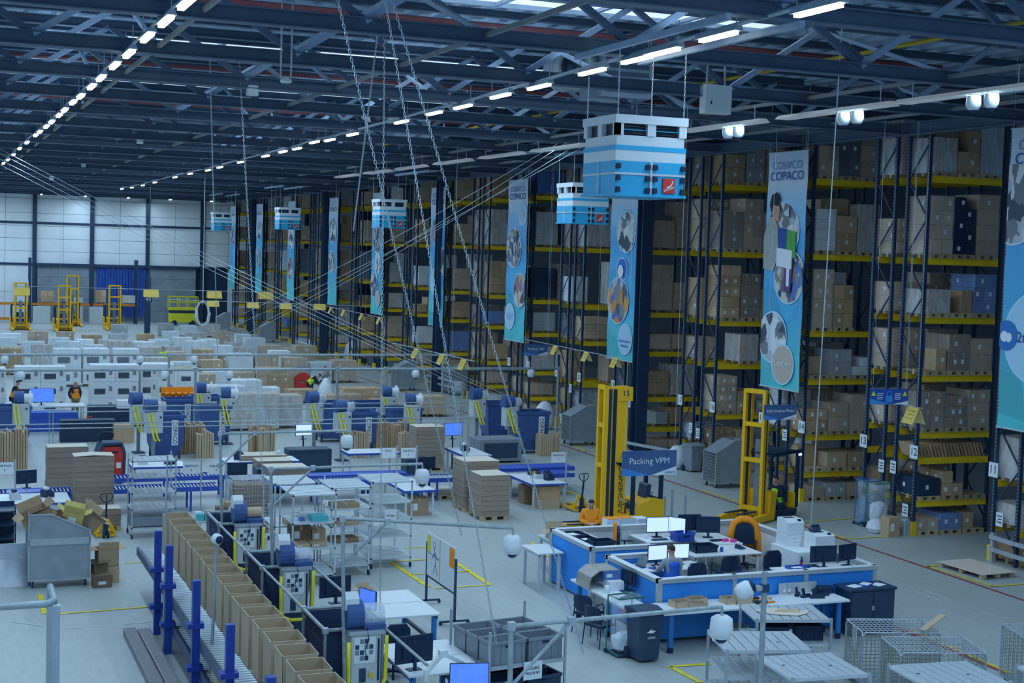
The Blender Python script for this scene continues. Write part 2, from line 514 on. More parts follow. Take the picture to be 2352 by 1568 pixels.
# painted floor lines
LINEY = mat('yellow_floor_paint', (0.92, 0.74, 0.04), 0.55, noise=0.2, scale=3)
LINER = mat('red_floor_paint', (0.42, 0.07, 0.08), 0.55, noise=0.25, scale=3)
LINEW = mat('white_floor_paint', (0.72, 0.76, 0.78), 0.6, noise=0.25, scale=3)
lines = thing('floor_markings', None, None); struct(lines)
def stripe(a, b, w, m, name='painted_line'):
    p0, p1 = Vector((a[0], a[1], 0)), Vector((b[0], b[1], 0))
    d = (p1 - p0).normalized(); s = Vector((-d.y, d.x, 0)) * w / 2
    z = {LINER: 0.008, LINEW: 0.006}.get(m, 0.012)
    up_ = Vector((0, 0, z))
    MB().add([tuple(p + up_) for p in (p0 - s, p1 - s, p1 + s, p0 + s)], [(0, 1, 2, 3)]).build(name, m, lines)
stripe((25.85, 20), (25.85, 140), 0.10, LINER)
stripe((20.9, 20.5), (20.9, 27.5), 0.16, LINER)
for a, b, w in (((25.9, 32.44), (26.63, 32.59), .1), ((26, 32.52), (26.11, 29.98), .1), ((26.05, 29.99), (27.17, 30), .1),
                ((26.28, 39), (28.25, 39.31), .1), ((26.05, 38.61), (25.97, 36.37), .1), ((25.94, 36.38), (27.56, 36.39), .1),
                ((26.04, 45.31), (26.15, 42.83), .1), ((26.42, 57.8), (26.09, 55.39), .1), ((25.99, 55.4), (27.31, 55.57), .1),
                ((11.61, 36.73), (11.68, 33.73), .14), ((13.29, 36.26), (13.25, 33.56), .14), ((11.61, 36.73), (12.7, 36.74), .08), ((11.68, 35.12), (13.26, 35.13), .08),
                ((11.78, 33.51), (13.27, 33.55), .08), ((12.54, 38.36), (13.22, 38.25), .08), ((14.25, 25.83), (15.9, 25.71), .12), ((14.25, 25.83), (14.32, 24.66), .12),
                ((2.52, 35.37), (2.48, 33.49), .12), ((2.69, 33.39), (4.87, 33.53), .09), ((4.81, 38.24), (5.79, 38.31), .06),
                ((16.33, 38.18), (16.09, 36.29), .1), ((21.11, 26.91), (20.93, 22.96), .1), ((26.28, 87.47), (26.16, 78.75), .12), ((26.28, 74.16), (26.26, 74.82), .1),
                ((21.11, 46.16), (21.08, 44.63), .1)):
    stripe(a, b, w, LINEY)
for a, b in (((1.7, 33.07), (2.39, 32.43)), ((2.61, 32.1), (3.2, 32.09)), ((3.36, 32.12), (3.53, 32.11)), ((4.1, 32.14), (4.63, 32.19)),
             ((23.67, 30.13), (23.67, 28.98)), ((24.02, 30.08), (23.96, 29)), ((23.64, 27.83), (23.69, 27.6)), ((23.95, 27.83), (24.03, 27.46))):
    stripe(a, b, 0.05, LINEW)

# ---------------------------------------------------------------- roof trusses, ties, pipes
TY = [20.8 + 5.5 * j for j in range(24)]
CH = 12.57
def hprof(w, h, t=0.025):
    a, b = w / 2, h / 2
    return [(-a, -b), (a, -b), (a, -b + t), (t / 2, -b + t), (t / 2, b - t), (a, b - t), (a, b), (-a, b), (-a, b - t), (-t / 2, b - t), (-t / 2, -b + t), (-a, -b + t)]
chord = MB(); chord.prism([(y, CH + z) for y, z in hprof(0.30, 0.30)], -24, 28, 'x')
chord_me = chord.mesh('bottom_chord', TRUSS)
topch_me = MB().prism([(y, 14.52 + z) for y, z in hprof(0.26, 0.26)], -24, 28, 'x').mesh('top_chord', TRUSS)
bnodes = [7.54 + 5.53 * n for n in range(-5, 4)]
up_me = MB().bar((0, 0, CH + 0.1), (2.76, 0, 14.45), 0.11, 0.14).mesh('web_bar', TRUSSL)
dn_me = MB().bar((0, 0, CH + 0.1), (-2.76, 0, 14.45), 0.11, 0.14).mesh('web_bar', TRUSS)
far_web = MB()
for x in bnodes:
    far_web.bar((x, 0, CH + 0.1), (x + 2.76, 0, 14.45), 0.11, 0.14).bar((x, 0, CH + 0.1), (x - 2.76, 0, 14.45), 0.11, 0.14)
far_web_me = far_web.mesh('web_bars', TRUSSL)
purlin_me = MB().prism([(y, 14.6 + z) for y, z in hprof(0.18, 0.2)], -24, 46, 'x').mesh('purlin', TRUSS)
for j, y in enumerate(TY):
    t = struct(thing('roof_truss', None, None, (0, y, 0)))
    put('bottom_chord', chord_me, t); put('top_chord', topch_me, t)
    if y < 95:
        for x in bnodes:
            if x < -6 and y < 60: continue
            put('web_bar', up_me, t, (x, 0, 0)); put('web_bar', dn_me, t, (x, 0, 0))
    else:
        o = put('web_bars', far_web_me, t); o['kind'] = 'stuff'
    for q in (1.85, 3.7):
        if not any(c - 0.3 < y + q < d + 0.3 for (_, _, c, d) in SKY):
            struct(put('roof_purlin', purlin_me, None, (0, y + q, 0)))
eb = struct(MB().prism([(28.1 + x, CH + z) for x, z in hprof(0.34, 0.38)], -8, 150, 'y').build('edge_beam', TRUSS))
TIE = mat('roof_tie_bar', (0.27, 0.29, 0.30), 0.55, noise=0.15)
for x in (4.56, 9.95, 20.9, 25.4, -1.2, -6.5):
    struct(MB().bar((x, 12, CH + 0.02), (x, 149, CH + 0.02), 0.07, 0.09).build('roof_tie', TIE))
# second set of braces between trusses, seen as slanted bars
for n, (x, y) in enumerate(((9.9, 26.3), (15.4, 31.8), (20.9, 26.3), (15.4, 42.8), (20.9, 37.3), (9.9, 48.3), (20.9, 48.3), (15.4, 53.8), (9.9, 37.3), (25.4, 31.8), (25.4, 42.8), (4.5, 31.8), (4.5, 42.8))):
    struct(MB().bar((x, y, CH + 0.1), (x, y + 5.5, 14.4), 0.09, 0.09).build('roof_brace', TRUSSL))
REDP = mat('red_sprinkler_pipe', (0.20, 0.06, 0.07), 0.5)
for (a, b_, c, d) in SKY:
    p = struct(thing('sprinkler_pipe', None, None))
    MB().cyl((-20, d + 0.55, 14.25), (27.8, d + 0.55, 14.25), 0.07, 8).build('pipe_run', REDP, p)
    for k in range(12):
        MB().cyl((-18 + 4 * k, d + 0.55, 14.18), (-18 + 4 * k, d + 0.55, 13.98), 0.035, 6, 0.06).build('sprinkler_head', GALV, p)
YPIPE = mat('yellow_gas_pipe', (0.62, 0.42, 0.03), 0.5)
struct(MB().cyl((23.0, 5, 14.0), (23.4, 149, 14.0), 0.055, 8).build('gas_pipe', YPIPE))

# ---------------------------------------------------------------- tube lamps
LAMP = mat('lamp_tube_glow', (0.93, 0.97, 0.86), 0.4, noise=0, emit=7.0)
TRUNK = mat('lamp_trunking', (0.42, 0.50, 0.56), 0.5)
tube_me = MB().box(-0.055, -0.6, -0.06, 0.055, 0.6, 0).mesh('tube', LAMP)
body_me = MB().prism([(-0.09, 0), (0.09, 0), (0.05, 0.09), (-0.05, 0.09)], -0.7, 0.7, 'y').mesh('lamp_body', TRUNK)
hang_me = MB().cyl((0, 0, 0.09), (0, 0, 0.5), 0.01, 4).mesh('hanger', GALV)
def lamp(x, y, row, n):
    t = thing('tube_lamp', '%s lit tube lamp from the camera in the %s' % (ordw(n), row), 'lamp', (x, y, 12.35), 0, 'lit tube lamps in the ' + row)
    put('tube', tube_me, t); put('lamp_body', body_me, t); put('hanger', hang_me, t, (0, -0.6, 0)); put('hanger', hang_me, t, (0, 0.6, 0))
ROW1 = [(3.89, 24.01, 12.35), (3.89, 26.2, 12.35), (3.88, 28.48, 12.35), (3.89, 31.23, 12.35), (3.87, 33.53, 12.35), (3.88, 36.37, 12.35), (3.89, 38.61, 12.35), (3.89, 41.42, 12.35), (3.87, 43.44, 12.35), (3.88, 46.3, 12.35), (3.89, 48.42, 12.35), (3.89, 51.36, 12.35), (3.89, 53.74, 12.35), (3.87, 56.62, 12.35), (3.86, 58.72, 12.35), (3.84, 63.69, 12.35), (3.82, 68.46, 12.35), (3.85, 73.92, 12.35), (3.85, 79.36, 12.35), (3.83, 83.48, 12.35)]
ROW2 = [(12.74, 19.17, 12.35), (12.83, 22.37, 12.35), (12.96, 24.66, 12.35), (13.02, 25.88, 12.35), (13.11, 28.15, 12.35), (13.3, 31.48, 12.35), (13.3, 33.94, 12.35), (13.48, 37.18, 12.35), (13.46, 39.52, 12.35), (13.57, 42.95, 12.35), (13.72, 49.02, 12.35), (13.77, 52.31, 12.35), (13.59, 53.88, 12.35), (13.95, 58.14, 12.35), (13.93, 60.57, 12.35), (14, 64.27, 12.35), (14.09, 70.24, 12.35), (14.2, 76.21, 12.35), (14.29, 80.14, 12.35), (14.2, 85.38, 12.35), (14.22, 91.13, 12.35), (14.42, 101.03, 12.35), (14.53, 107.86, 12.35), (14.48, 113.51, 12.35), (14.23, 117.54, 12.35)]
for n, q in enumerate(ROW1): lamp(q[0], q[1], 'left roof row', n)
for n, q in enumerate(ROW2): lamp(q[0], q[1], 'middle roof row', n)
for n in range(8): lamp(-2 + 4 * n, 143.6, 'added row before the far wall', n)  # invented lamps, added as a source for the far wall wash
for R_ in (ROW1, ROW2):
    d0 = Vector(R_[0]) - Vector(R_[1])
    tr = MB(); tr.tube([tuple(Vector(R_[0]) + d0 * 2 + Vector((0, 0, .1)))] + [(q[0], q[1], 12.45) for q in R_], 0.04, 4)
    struct(tr.build('lamp_trunking', TRUNK))

# wide strip fittings along the rack fronts, faint glow added; paired dome cameras
FITTING_GLOW = mat('strip_fitting', (0.50, 0.56, 0.60), 0.5, noise=0.1, emit=0.22)
def dome(parent, loc, s=1.0):
    d = MB().lathe([(0.0, 0.02), (0.09 * s, 0.02), (0.15 * s, -0.02 * s), (0.165 * s, -0.16 * s), (0.155 * s, -0.22 * s), (0.12 * s, -0.29 * s), (0.08 * s, -0.31 * s)], 14)
    o = d.build('camera_housing', WHITE, parent, loc, smooth=True)
    g = MB().lathe([(0.08 * s, -0.30 * s), (0.075 * s, -0.34 * s), (0.04 * s, -0.365 * s), (0.0, -0.37 * s)], 14)
    g.build('camera_dome', BLACKP, o, smooth=True)
    return o
for n, (y0, y1) in enumerate(((23.4, 27.7), (28.0, 32.7), (33.6, 38.0), (39.2, 43.4), (45, 49.4), (50.6, 54.8), (56.2, 60.4), (62, 66), (67.5, 71.5), (73, 77))):
    t = thing('strip_fitting', 'pale strip light fitting with added glow hung before the racks, %s from the camera' % ORD[n], 'lamp', (20.75, (y0 + y1) / 2, 12.1), 0, 'pale strip fittings')
    h = (y1 - y0) / 2
    MB().prism([(-0.22, 0), (0.22, 0), (0.1, 0.1), (-0.1, 0.1)], -h, h, 'y').build('lamp_body', FITTING_GLOW, t)
    for s in (-0.8, 0.8): MB().cyl((0, s * h, 0.1), (0, s * h, 0.5), 0.015, 5).build('hanger', GALV, t)
    if n < 4:
        for s in (-0.28, 0.28):
            c = thing('dome_camera', 'white dome camera under the %s pale strip fitting, %s of the pair' % (ORD[n], 'nearer' if s < 0 else 'farther'), 'camera', (20.75, (y0 + y1) / 2 - h * 0.3 + s, 12.08), 0, 'dome cameras under strip fittings')
            dome(c, (0, 0, 0), 1.0)

# ventilation boxes and fans up in the roof
def fan(loc, n):
    t = thing('duct_fan', 'round metal duct fan among the roof trusses, %s' % n, 'fan', loc)
    b = MB().at(0, 0, 0, 0, PI / 2)
    b.lathe([(0.62, -0.45), (0.62, 0.35), (0.70, 0.45), (0.46, 0.45), (0.40, 0.30), (0.40, -0.45)], 20)
    b.build('fan_ring', GALV, t, smooth=True)
    MB().at(0, 0, 0, 0, PI / 2).lathe([(0, -0.2), (0.16, -0.2), (0.16, 0.15), (0, 0.2)], 12).build('hub', TRUSS, t, smooth=True)
    for k in range(6):
        a = k * PI / 3
        MB().bar((0.12 * math.cos(a), 0.05, 0.12 * math.sin(a)), (0.42 * math.cos(a), -0.05, 0.42 * math.sin(a)), 0.13, 0.015).build('blade', TRUSS, t)
    MB().box(0.75, -0.6, -0.75, 2.3, 0.9, 0.9).build('duct_box', TRUSSL, t)
    for k in range(6): MB().box(0.85, -0.63, -0.6 + 0.22 * k, 2.2, -0.6, -0.48 + 0.22 * k).build('louvre', TRUSS, t)
    for sx in (-0.5, 0.5, 1.2, 2.1): MB().cyl((sx, 0, 0.5), (sx, 0, 14.65 - loc[2]), 0.02, 5).build('hanger', GALV, t)
fan((16.76, 37.5, 13.62), 'nearest of them')
fan((18.46, 62, 14.1), 'second from the camera')
cab = thing('control_box', 'white metal control box hung below a roof truss near the rack line', 'box', (18.15, 31.7, 12.01))
MB().bbox(-0.38, -0.2, 0, 0.38, 0.1, 0.7, 0.015).build('body', WHITE, cab)
MB().box(-0.22, -0.215, 0.22, -0.19, -0.2, 0.3).build('latch', INK, cab)
for s in (-0.25, 0.25): MB().box(s - 0.02, -0.05, 0.7, s + 0.02, 0, 1.6).build('hanger', GALV, cab)

# ---------------------------------------------------------------- hanging air units
FIN = mat('dark_louvre', (0.012, 0.03, 0.05), 0.4)
HVT = mat('air_unit_white', (0.70, 0.76, 0.80), 0.45, noise=0.03)
def air_unit(x, y, z, label, near):
    t = thing('air_unit', label, 'air unit', (x, y, z), 0, 'hanging air cleaning units')
    w, d, h = 1.5, 1.45, 1.5
    MB().box(0.02, 0.02, 0.04, w - 0.02, d - 0.02, 0.40).build('lower_cabinet', CYAN, t)
    MB().box(-0.02, -0.02, 0, w + 0.02, d + 0.02, 0.05).build('bottom_rim', CYAN, t)
    MB().box(0, 0, 0.40, w, d, 0.44).build('seam_strip', LTGREY, t)
    MB().box(0.01, 0.01, 0.44, w - 0.01, d - 0.01, 0.66).build('band_cabinet', CYAN, t)
    MB().box(0.01, 0.01, 0.66, w - 0.01, d - 0.01, 0.86).build('band_cabinet', HVT, t)
    MB().box(0.0, 0.0, 0.86, w, d, 0.95).build('stripe_band', CYAN, t)
    MB().box(0.03, 0.03, 0.95, w - 0.03, d - 0.03, 1.14).build('band_cabinet', HVT, t)
    top = MB()
    for (a, b_) in ((0, 0.16), (0.66, 0.84), (1.34, 1.5)):
        top.box(a, 0.0, 1.14, b_, 0.1, 1.36)
        top.box(0.0, a * 0.966, 1.14, 0.1, b_ * 0.966, 1.36)
    top.box(-0.02, -0.02, 1.36, w + 0.02, d + 0.02, 1.52).box(w - 0.1, 0.1, 1.14, w, d, 1.36).box(0.1, d - 0.1, 1.14, w, d, 1.36)
    top.build('outlet_head', HVT, t)
    MB().box(0.1, 0.1, 1.14, w - 0.1, d - 0.1, 1.36).build('outlet_dark', FIN, t)
    for k in range(3):
        for (a, b_) in ((0.16, 0.66), (0.84, 1.34)):
            MB().at(0, 0, 0).prism([(0.02, 1.17 + 0.065 * k), (0.1, 1.19 + 0.065 * k), (0.1, 1.2 + 0.065 * k), (0.02, 1.18 + 0.065 * k)], a, b_, 'x').build('louvre_blade', CYAN if k % 2 else FIN, t)
    MB().box(0.74, -0.012, 0.05, 0.79, 0.02, 0.66).build('door_seam', LTGREY, t)
    MB().box(-0.012, 0.7, 0.05, 0.02, 0.74, 0.66).build('door_seam', LTGREY, t)
    for zz in (0.12, 0.34, 0.56):
        for xx in (0.06, 0.69, 0.84, 1.44):
            o = MB().bbox(xx - 0.05, -0.05, zz - 0.05, xx + 0.05, 0.0, zz + 0.05, 0.012).build('latch', INK, t)
    lg = MB().box(1.02, -0.014, 0.08, 1.28, 0.02, 0.36).build('red_badge', RED, t)
    lg['label'] = 'red square badge with white swoosh'
    text('lettering', 'zehnder', 0.075, PAPER, lg, (1.15, -0.02, 0.17), (PI / 2, -0.35, 0))
    MB().tube([(1.1 + 0.13 * math.sin(a), -0.018, 0.31 - 0.14 * math.cos(a) + 0.02) for a in (0, 0.3, 0.6, 0.9, 1.2, 1.5)], 0.014, 4).build('swoosh', PAPER, lg)
    ya = 20.8 + 5.5 * math.floor((y - 20.8) / 5.5)
    for cx in (0.05, w - 0.05): MB().box(cx - .05, ya - y - .2, CH - 0.26 - z, cx + .05, ya - y + 11.2 if y + d > ya + 5.5 else ya - y + 5.7, CH - 0.15 - z).build('support_bar', TRUSSL, t)
    for (cx, cy) in ((0.05, 0.05), (w - 0.05, 0.05), (0.05, d - 0.05), (w - 0.05, d - 0.05)):
        chain_part((cx, cy, 1.0 if near else 1.5), (cx, cy, CH - 0.25 - z), 'chain', t, 0.035 if near else 0.03, not near)
    return t
def chain_mesh(L, s, simple=False):
    b = MB()
    if simple:
        b.cyl((0, 0, 0), (0, 0, L), s * 0.3, 5)
        return b
    n = max(1, int(L / (s * 1.5)))
    st = L / n
    for i in range(n):
        z = (i + 0.5) * st; r = s * 0.16
        hw, hh = s * 0.36, st * 0.62
        pts = [(-hw, -hh * 0.6), (0, -hh), (hw, -hh * 0.6), (hw, hh * 0.6), (0, hh), (-hw, hh * 0.6)]
        if i % 2: b.tube([(p, 0, z + q) for p, q in pts], r, 3, True)
        else: b.tube([(0, p, z + q) for p, q in pts], r, 3, True)
    return b
def chain_part(p0, p1, name, parent, s=0.045, simple=False, m=None):
    p0, p1 = Vector(p0), Vector(p1)
    d = p1 - p0
    o = chain_mesh(d.length, s, simple).build(name, m or CHAIN, parent, p0)
    o.rotation_mode = 'QUATERNION'
    o.rotation_quaternion = Vector((0, 0, 1)).rotation_difference(d.normalized())
    return o
CHAIN = mat('chain_steel', (0.58, 0.66, 0.70), 0.4, metal=0.4, noise=0.1)
air_unit(11.95, 24.5, 9.57, 'large white and blue air unit with red badge, nearest of the hanging units', True)
air_unit(22.2, 49.0, 9.53, 'white and blue air unit hanging left of the banner with the round office photo', True)
air_unit(22.3, 74.0, 9.45, 'white and blue air unit hanging before the fifth banner, third in the row', False)
air_unit(22.5, 98.5, 9.4, 'small far air unit hanging before the seventh banner, fourth in the row', False)
air_unit(22.5, 123.0, 9.35, 'farthest small air unit hanging near the white end wall', False)
air_unit(22.35, 23.7, 9.6, 'air unit cut off by the right edge beside the nearest banner', False)

# ---------------------------------------------------------------- pallets and loads
def pallet_mb(L=1.2, W=0.8):
    b = MB()
    for i in range(5):
        y = -W / 2 + i * (W - 0.12) / 4
        b.box(-L / 2, y, 0.122, L / 2, y + 0.12, 0.144)
    for x in (-L / 2, -0.0725, L / 2 - 0.145):
        b.box(x, -W / 2, 0.1, x + 0.145, W / 2, 0.122)
        for y in (-W / 2, -0.06, W / 2 - 0.12):
            b.box(x, y, 0.022, x + 0.145, y + 0.12, 0.1)
    for y in (-W / 2, -0.06, W / 2 - 0.12): b.box(-L / 2, y, 0, L / 2, y + 0.12, 0.022)
    return b
PAL = pallet_mb().mesh('pallet', PALLETW)
PAL2 = pallet_mb(0.8, 1.2).mesh('pallet', PALLETW)
film_me = MB().box(-.5, -.5, 0, .5, .5, 1).mesh('stretch_wrap', FILM)
filmw_me = MB().box(-.5, -.5, 0, .5, .5, 1).mesh('stretch_wrap', FILMW)
stick_me = MB().box(-.05, -.012, -.065, .05, 0, .065).mesh('sticker', PAPER)
KM = {'kraft': KRAFT, 'pale': KRAFT2, 'dark': KRAFT3, 'white': WHITEBOX, 'grey': GREYBOX, 'black': BLACKBOX, 'blue': BLUEBOX}
KN = {'kraft': 'brown', 'pale': 'pale brown', 'dark': 'dark brown', 'white': 'white', 'grey': 'grey', 'black': 'black', 'blue': 'blue'}
def load(label, loc, w, d, h, kind, nx, nz, film=0, group=None, stickers=0, ny=1, rz=0, ragged=0, palm=None, r=RND):
    t = thing('pallet_load', label, 'pallet load', loc, rz, group)
    put('pallet', palm or (PAL2 if w < 1.0 else PAL), t, (0, 0, 0), 0, (min(1.0, w / (0.8 if w < 1 else 1.2)) , 1, 1))
    m = KM[kind]; me = unit_carton(m, TAPE if kind in ('kraft', 'pale', 'dark') else m)
    cw, cdp, chh = w / nx, d / ny, h / nz
    for k in range(nz):
        for i in range(nx):
            for j in range(ny):
                if ragged and k == nz - 1 and r.random() < ragged: continue
                g = 0.012
                hh = chh - 0.008
                o = put('carton', me, t, (-w / 2 + (i + .5) * cw + r.uniform(-.008, .008), -d / 2 + (j + .5) * cdp + r.uniform(-.012, .012), 0.145 + k * chh), 0,
                        (cw - g, cdp - g, hh))
                if stickers and r.random() < stickers and j == 0:
                    s = put('sticker', stick_me, t, (o.location.x + r.uniform(-.2, .2) * cw, o.location.y - cdp / 2 + 0.004, 0.145 + (k + .5) * chh))
                if stickers and i == 0 and r.random() < stickers * 0.7:
                    s = put('sticker', stick_me, t, (o.location.x - cw / 2 + 0.004, o.location.y + r.uniform(-.2, .2) * cdp, 0.145 + (k + .5) * chh), -PI / 2)
    if film:
        put('stretch_wrap', film_me if film == 1 else filmw_me, t, (0, 0, 0.10), 0, (w + 0.03, d + 0.04, h + 0.06))
    return t

# ---------------------------------------------------------------- racks
RX = 28.42
BAY = 2.8
def rack_y(k): return 36.3 + 6.2 * k if k < 1 else 42.5 + 6.2 * (k - 1)
POSTT = 12.43
post_me = MB().box(-.05, -.05, 0, .05, .05, POSTT).mesh('upright', NAVY)
dot = mat('post_hole_row', (0.30, 0.36, 0.42), 0.5)
beam_me = MB().prism([(-0.025, -0.05), (0.025, -0.05), (0.025, 0.10), (0.045, 0.10), (0.045, 0.15), (-0.025, 0.15)], 0.05, BAY - 0.05, 'x').mesh('beam', YELLOW)
conn_me = MB().box(-.04, -.045, -0.08, .06, -.02, 0.2).mesh('beam_connector', YELLOW)
guard_me = MB().prism([(-.09, -.09), (.09, -.09), (.09, .09), (-.09, .09)], 0, 0.45, 'z').mesh('post_guard', YELLOW)
hole_me = MB()
for i in range(118): hole_me.box(-.055, -.02, 0.6 + 0.1 * i, -.05, .02, 0.63 + 0.1 * i)
hole_me = hole_me.mesh('hole_row', dot)
def brace_mesh(z0, z1, d, flip):
    a, b_ = ((0, 0.05, z0), (0, d - 0.05, z1))
    if flip: a, b_ = (0, d - 0.05, z0), (0, 0.05, z1)
    return MB().bar(a, b_, 0.035, 0.045)
STD = [1.03, 2.33, 4.29, 5.97, 8.65, 11.25]
FIRST = [1.09, 2.43, 3.23, 5.0, 6.8, 8.62, 11.14]
def rack_name(k):
    if k < 0: return 'rack eleven'
    if k <= 4: return 'rack %s' % NUMW[12 + 2 * k]
    return 'the %s rack past nineteen' % ORD[k - 4]
nz_br = 10
brA = [brace_mesh(0.4 + i * 1.18, 0.4 + (i + 1) * 1.18, 1.1, i % 2).mesh('brace', NAVY) for i in range(nz_br)]
brA_lo = MB()
for i in range(nz_br):
    a, b_ = (0.05, 1.05) if i % 2 == 0 else (1.05, 0.05)
    brA_lo.bar((0, a, 0.4 + i * 1.18), (0, b_, 0.4 + (i + 1) * 1.18), 0.035, 0.045)
brA_lo = brA_lo.mesh('brace', NAVY)
KMAX = 17
LOADS = 0
lr = random.Random(5)
for k in range(-1, KMAX + 1):
    Y0 = rack_y(k)
    rk = thing('pallet_rack', 'tall dark blue double pallet rack with yellow beams, %s' % (rack_name(k) if k > 4 else 'end post marked ' + NUMW[12 + 2 * k if k >= 0 else 11]), 'rack', (RX, Y0, 0), 0, 'rows of high pallet racks')
    lv = FIRST if k == 0 else STD
    for row, yo in ((0, 0.0), (1, 1.6)):
        for fx in (0, BAY):
            if fx and k > 4: continue
            for yy in (0.05, 1.05):
                p = put('upright', post_me, rk, (fx, yo + yy, 0))
                if fx == 0:
                    if k < 5: put('hole_row', hole_me, p)
                    if (row, yy) in ((0, 0.05), (1, 1.05)): put('post_guard', guard_me, p)
            if k < 5 and fx == 0:
                for m_ in brA: put('brace', m_, rk, (fx, yo, 0))
            else:
                put('brace', brA_lo, rk, (fx, yo, 0))
        for z in lv:
            bm = put('beam', beam_me, rk, (0, yo + 0.05, z - 0.15))
            put('beam', beam_me, rk, (0, yo + 1.05, z - 0.15))
            if k < 6 and row == 0: put('beam_connector', conn_me, bm, (0, 0, 0))
            if k < 3 and row == 0: put('beam_connector', conn_me, bm, (BAY - 0.02, 0, 0))
    # loads
    zs = [0.0] + lv
    for li, z in enumerate(zs):
        nxt = zs[li + 1] - 0.3 if li + 1 < len(zs) else z + 2.1
        room = nxt - z
        if room < 0.5: continue
        if k == 0 and li == 2:
            sc = thing('slanted_cards', 'row of slanted brown card pieces on a beam level of rack twelve', 'card row', (RX + .15, Y0 + .5, z))
            for q in range(20): MB().sheet((q * .13, -.45, 0), (q * .13, .45, 0), (q * .13 - .16 + .01 * (q % 3), .45, .42), (q * .13 - .16 + .01 * (q % 3), -.45, .42), .02).build('card_piece', KRAFT, sc)
            continue
        for row in (0, 1):
            n = (3 if k <= 2 else 2) if row == 0 else (2 if k <= 1 else 1)
            if k < 0: n = 1
            if k > 8 and row == 0: n = 1
            if k > 6 and row == 1: continue
            for s in range(n):
                if lr.random() < 0.06 and k > 0: continue
                three = k <= 2 and row == 0
                w = lr.choice((0.80, 0.82)) if three else lr.choice((0.8, 1.15, 1.2))
                if not three and n > 1: w = 1.18
                xx = RX + (0.53 + 0.88 * s if three else 0.12 + w / 2 + 1.28 * s)
                hmax = min(room - 0.25, 2.2)
                h = hmax * lr.choice((0.95, 0.9, 0.8, 0.7, 0.55)) if hmax > 0.9 else hmax * lr.choice((0.95, 0.7))
                h = max(0.22, h)
                if li <= 1: h = min(h, 0.75)
                kd = lr.choices(('kraft', 'pale', 'dark', 'white', 'grey', 'black', 'blue'), (46, 16, 13, 7, 8, 8, 2))[0]
                film = lr.choices((0, 1, 2), (40, 48, 12))[0]
                nx_ = lr.choice((1, 2, 2)) if w < 1 else lr.choice((2, 2, 3))
                nz_ = max(1, round(h / lr.choice((0.38, 0.48, 0.6))))
                if k > 6: nx_, nz_ = min(nx_, 2), min(nz_, 3)
                wname = {0: 'stacked', 1: 'film-wrapped', 2: 'milky-wrapped'}[film]
                pos = ('on the floor' if li == 0 else 'on the %s beam level' % ORD[li - 1])
                rown = '' if row == 0 else ' back row'
                lab = '%s %s cartons %s, %s%s load of %s' % (wname, KN[kd], pos.replace('on the ', 'on ').replace(' beam level', ' level'), 'rear ' if row else '', ORD[s], rack_name(k))
                load(lab, (xx, Y0 + (0.55 if row == 0 else 2.15), z), w, 1.12, h, kd, nx_, nz_, film, 'pallet loads in the high racks', 0.55 if k <= 2 and film != 2 else 0, ny=1 if row or k > 1 else lr.choice((1, 2)), ragged=0.25 if film == 0 else 0, palm=PAL2 if w < 1 else None, r=lr)
                LOADS += 1

# number plates on the end posts
plate_me = MB().box(-.012, -.19, -.21, 0, .19, .21).mesh('number_plate', PAPER)
for k in range(-1, 6):
    Y0 = rack_y(k)
    for (num, yy) in ((12 + 2 * k, 0.05), (13 + 2 * k, 2.65)):
        if num < 11: continue
        t = thing('number_plate', 'white number plate reading %s on a rack end post' % NUMW[num], 'sign', (RX - 0.08, Y0 + yy, 2.62))
        put('plate', plate_me, t)
        text('lettering', str(num), 0.34, INK, t, (-0.014, 0, 0), (PI / 2, 0, -PI / 2))
# small white location cards
card_me = MB().box(-.012, -.14, -.2, 0, .14, .2).mesh('card', PAPER)
for n, (k, yy, z) in enumerate(((0, 1.05, 2.0), (0, 1.65, 1.95), (0, 0.35, 0.75), (-1, 2.3, 1.25), (1, 1.1, 2.2), (2, 1.1, 1.45), (2, 1.7, 1.6), (3, 1.0, 2.0), (4, 1.0, 2.0))):
    t = thing('location_card', 'small white location card on the %s inner post of the end of %s' % ('nearer' if yy < 1.3 else 'farther', rack_name(k)) if n != 2 else 'crooked white note hanging low on the end of rack twelve', 'sign', (RX - 0.075, rack_y(k) + yy, z))
    put('card', card_me, t)
    for q in range(3): MB().box(-0.015, -0.1, -0.1 + 0.09 * q, -0.0125, 0.1 - 0.05 * (q % 2), -0.07 + 0.09 * q).build('printed_line', INK, t)

# steel columns along the rack fronts
def column(x, y, h, label, w=0.52, rz=0):
    t = struct(thing('column', None, None, (x, y, 0), rz))
    MB().prism(hprof(w, w, 0.05), 0, h, 'z').build('column_shaft', NAVY, t)
    MB().box(-w / 2, -w / 2, 0, w / 2, w / 2, 0.03).build('base_plate', NAVY, t)
    return t
for y in (54.1, 80.1, 106.5, 132.5): column(28.0 - 0.1, y, 12.4, '')
post43 = column((17.78, 127.9)[0], (17.78, 127.9)[1], 5.2, '', 0.45)

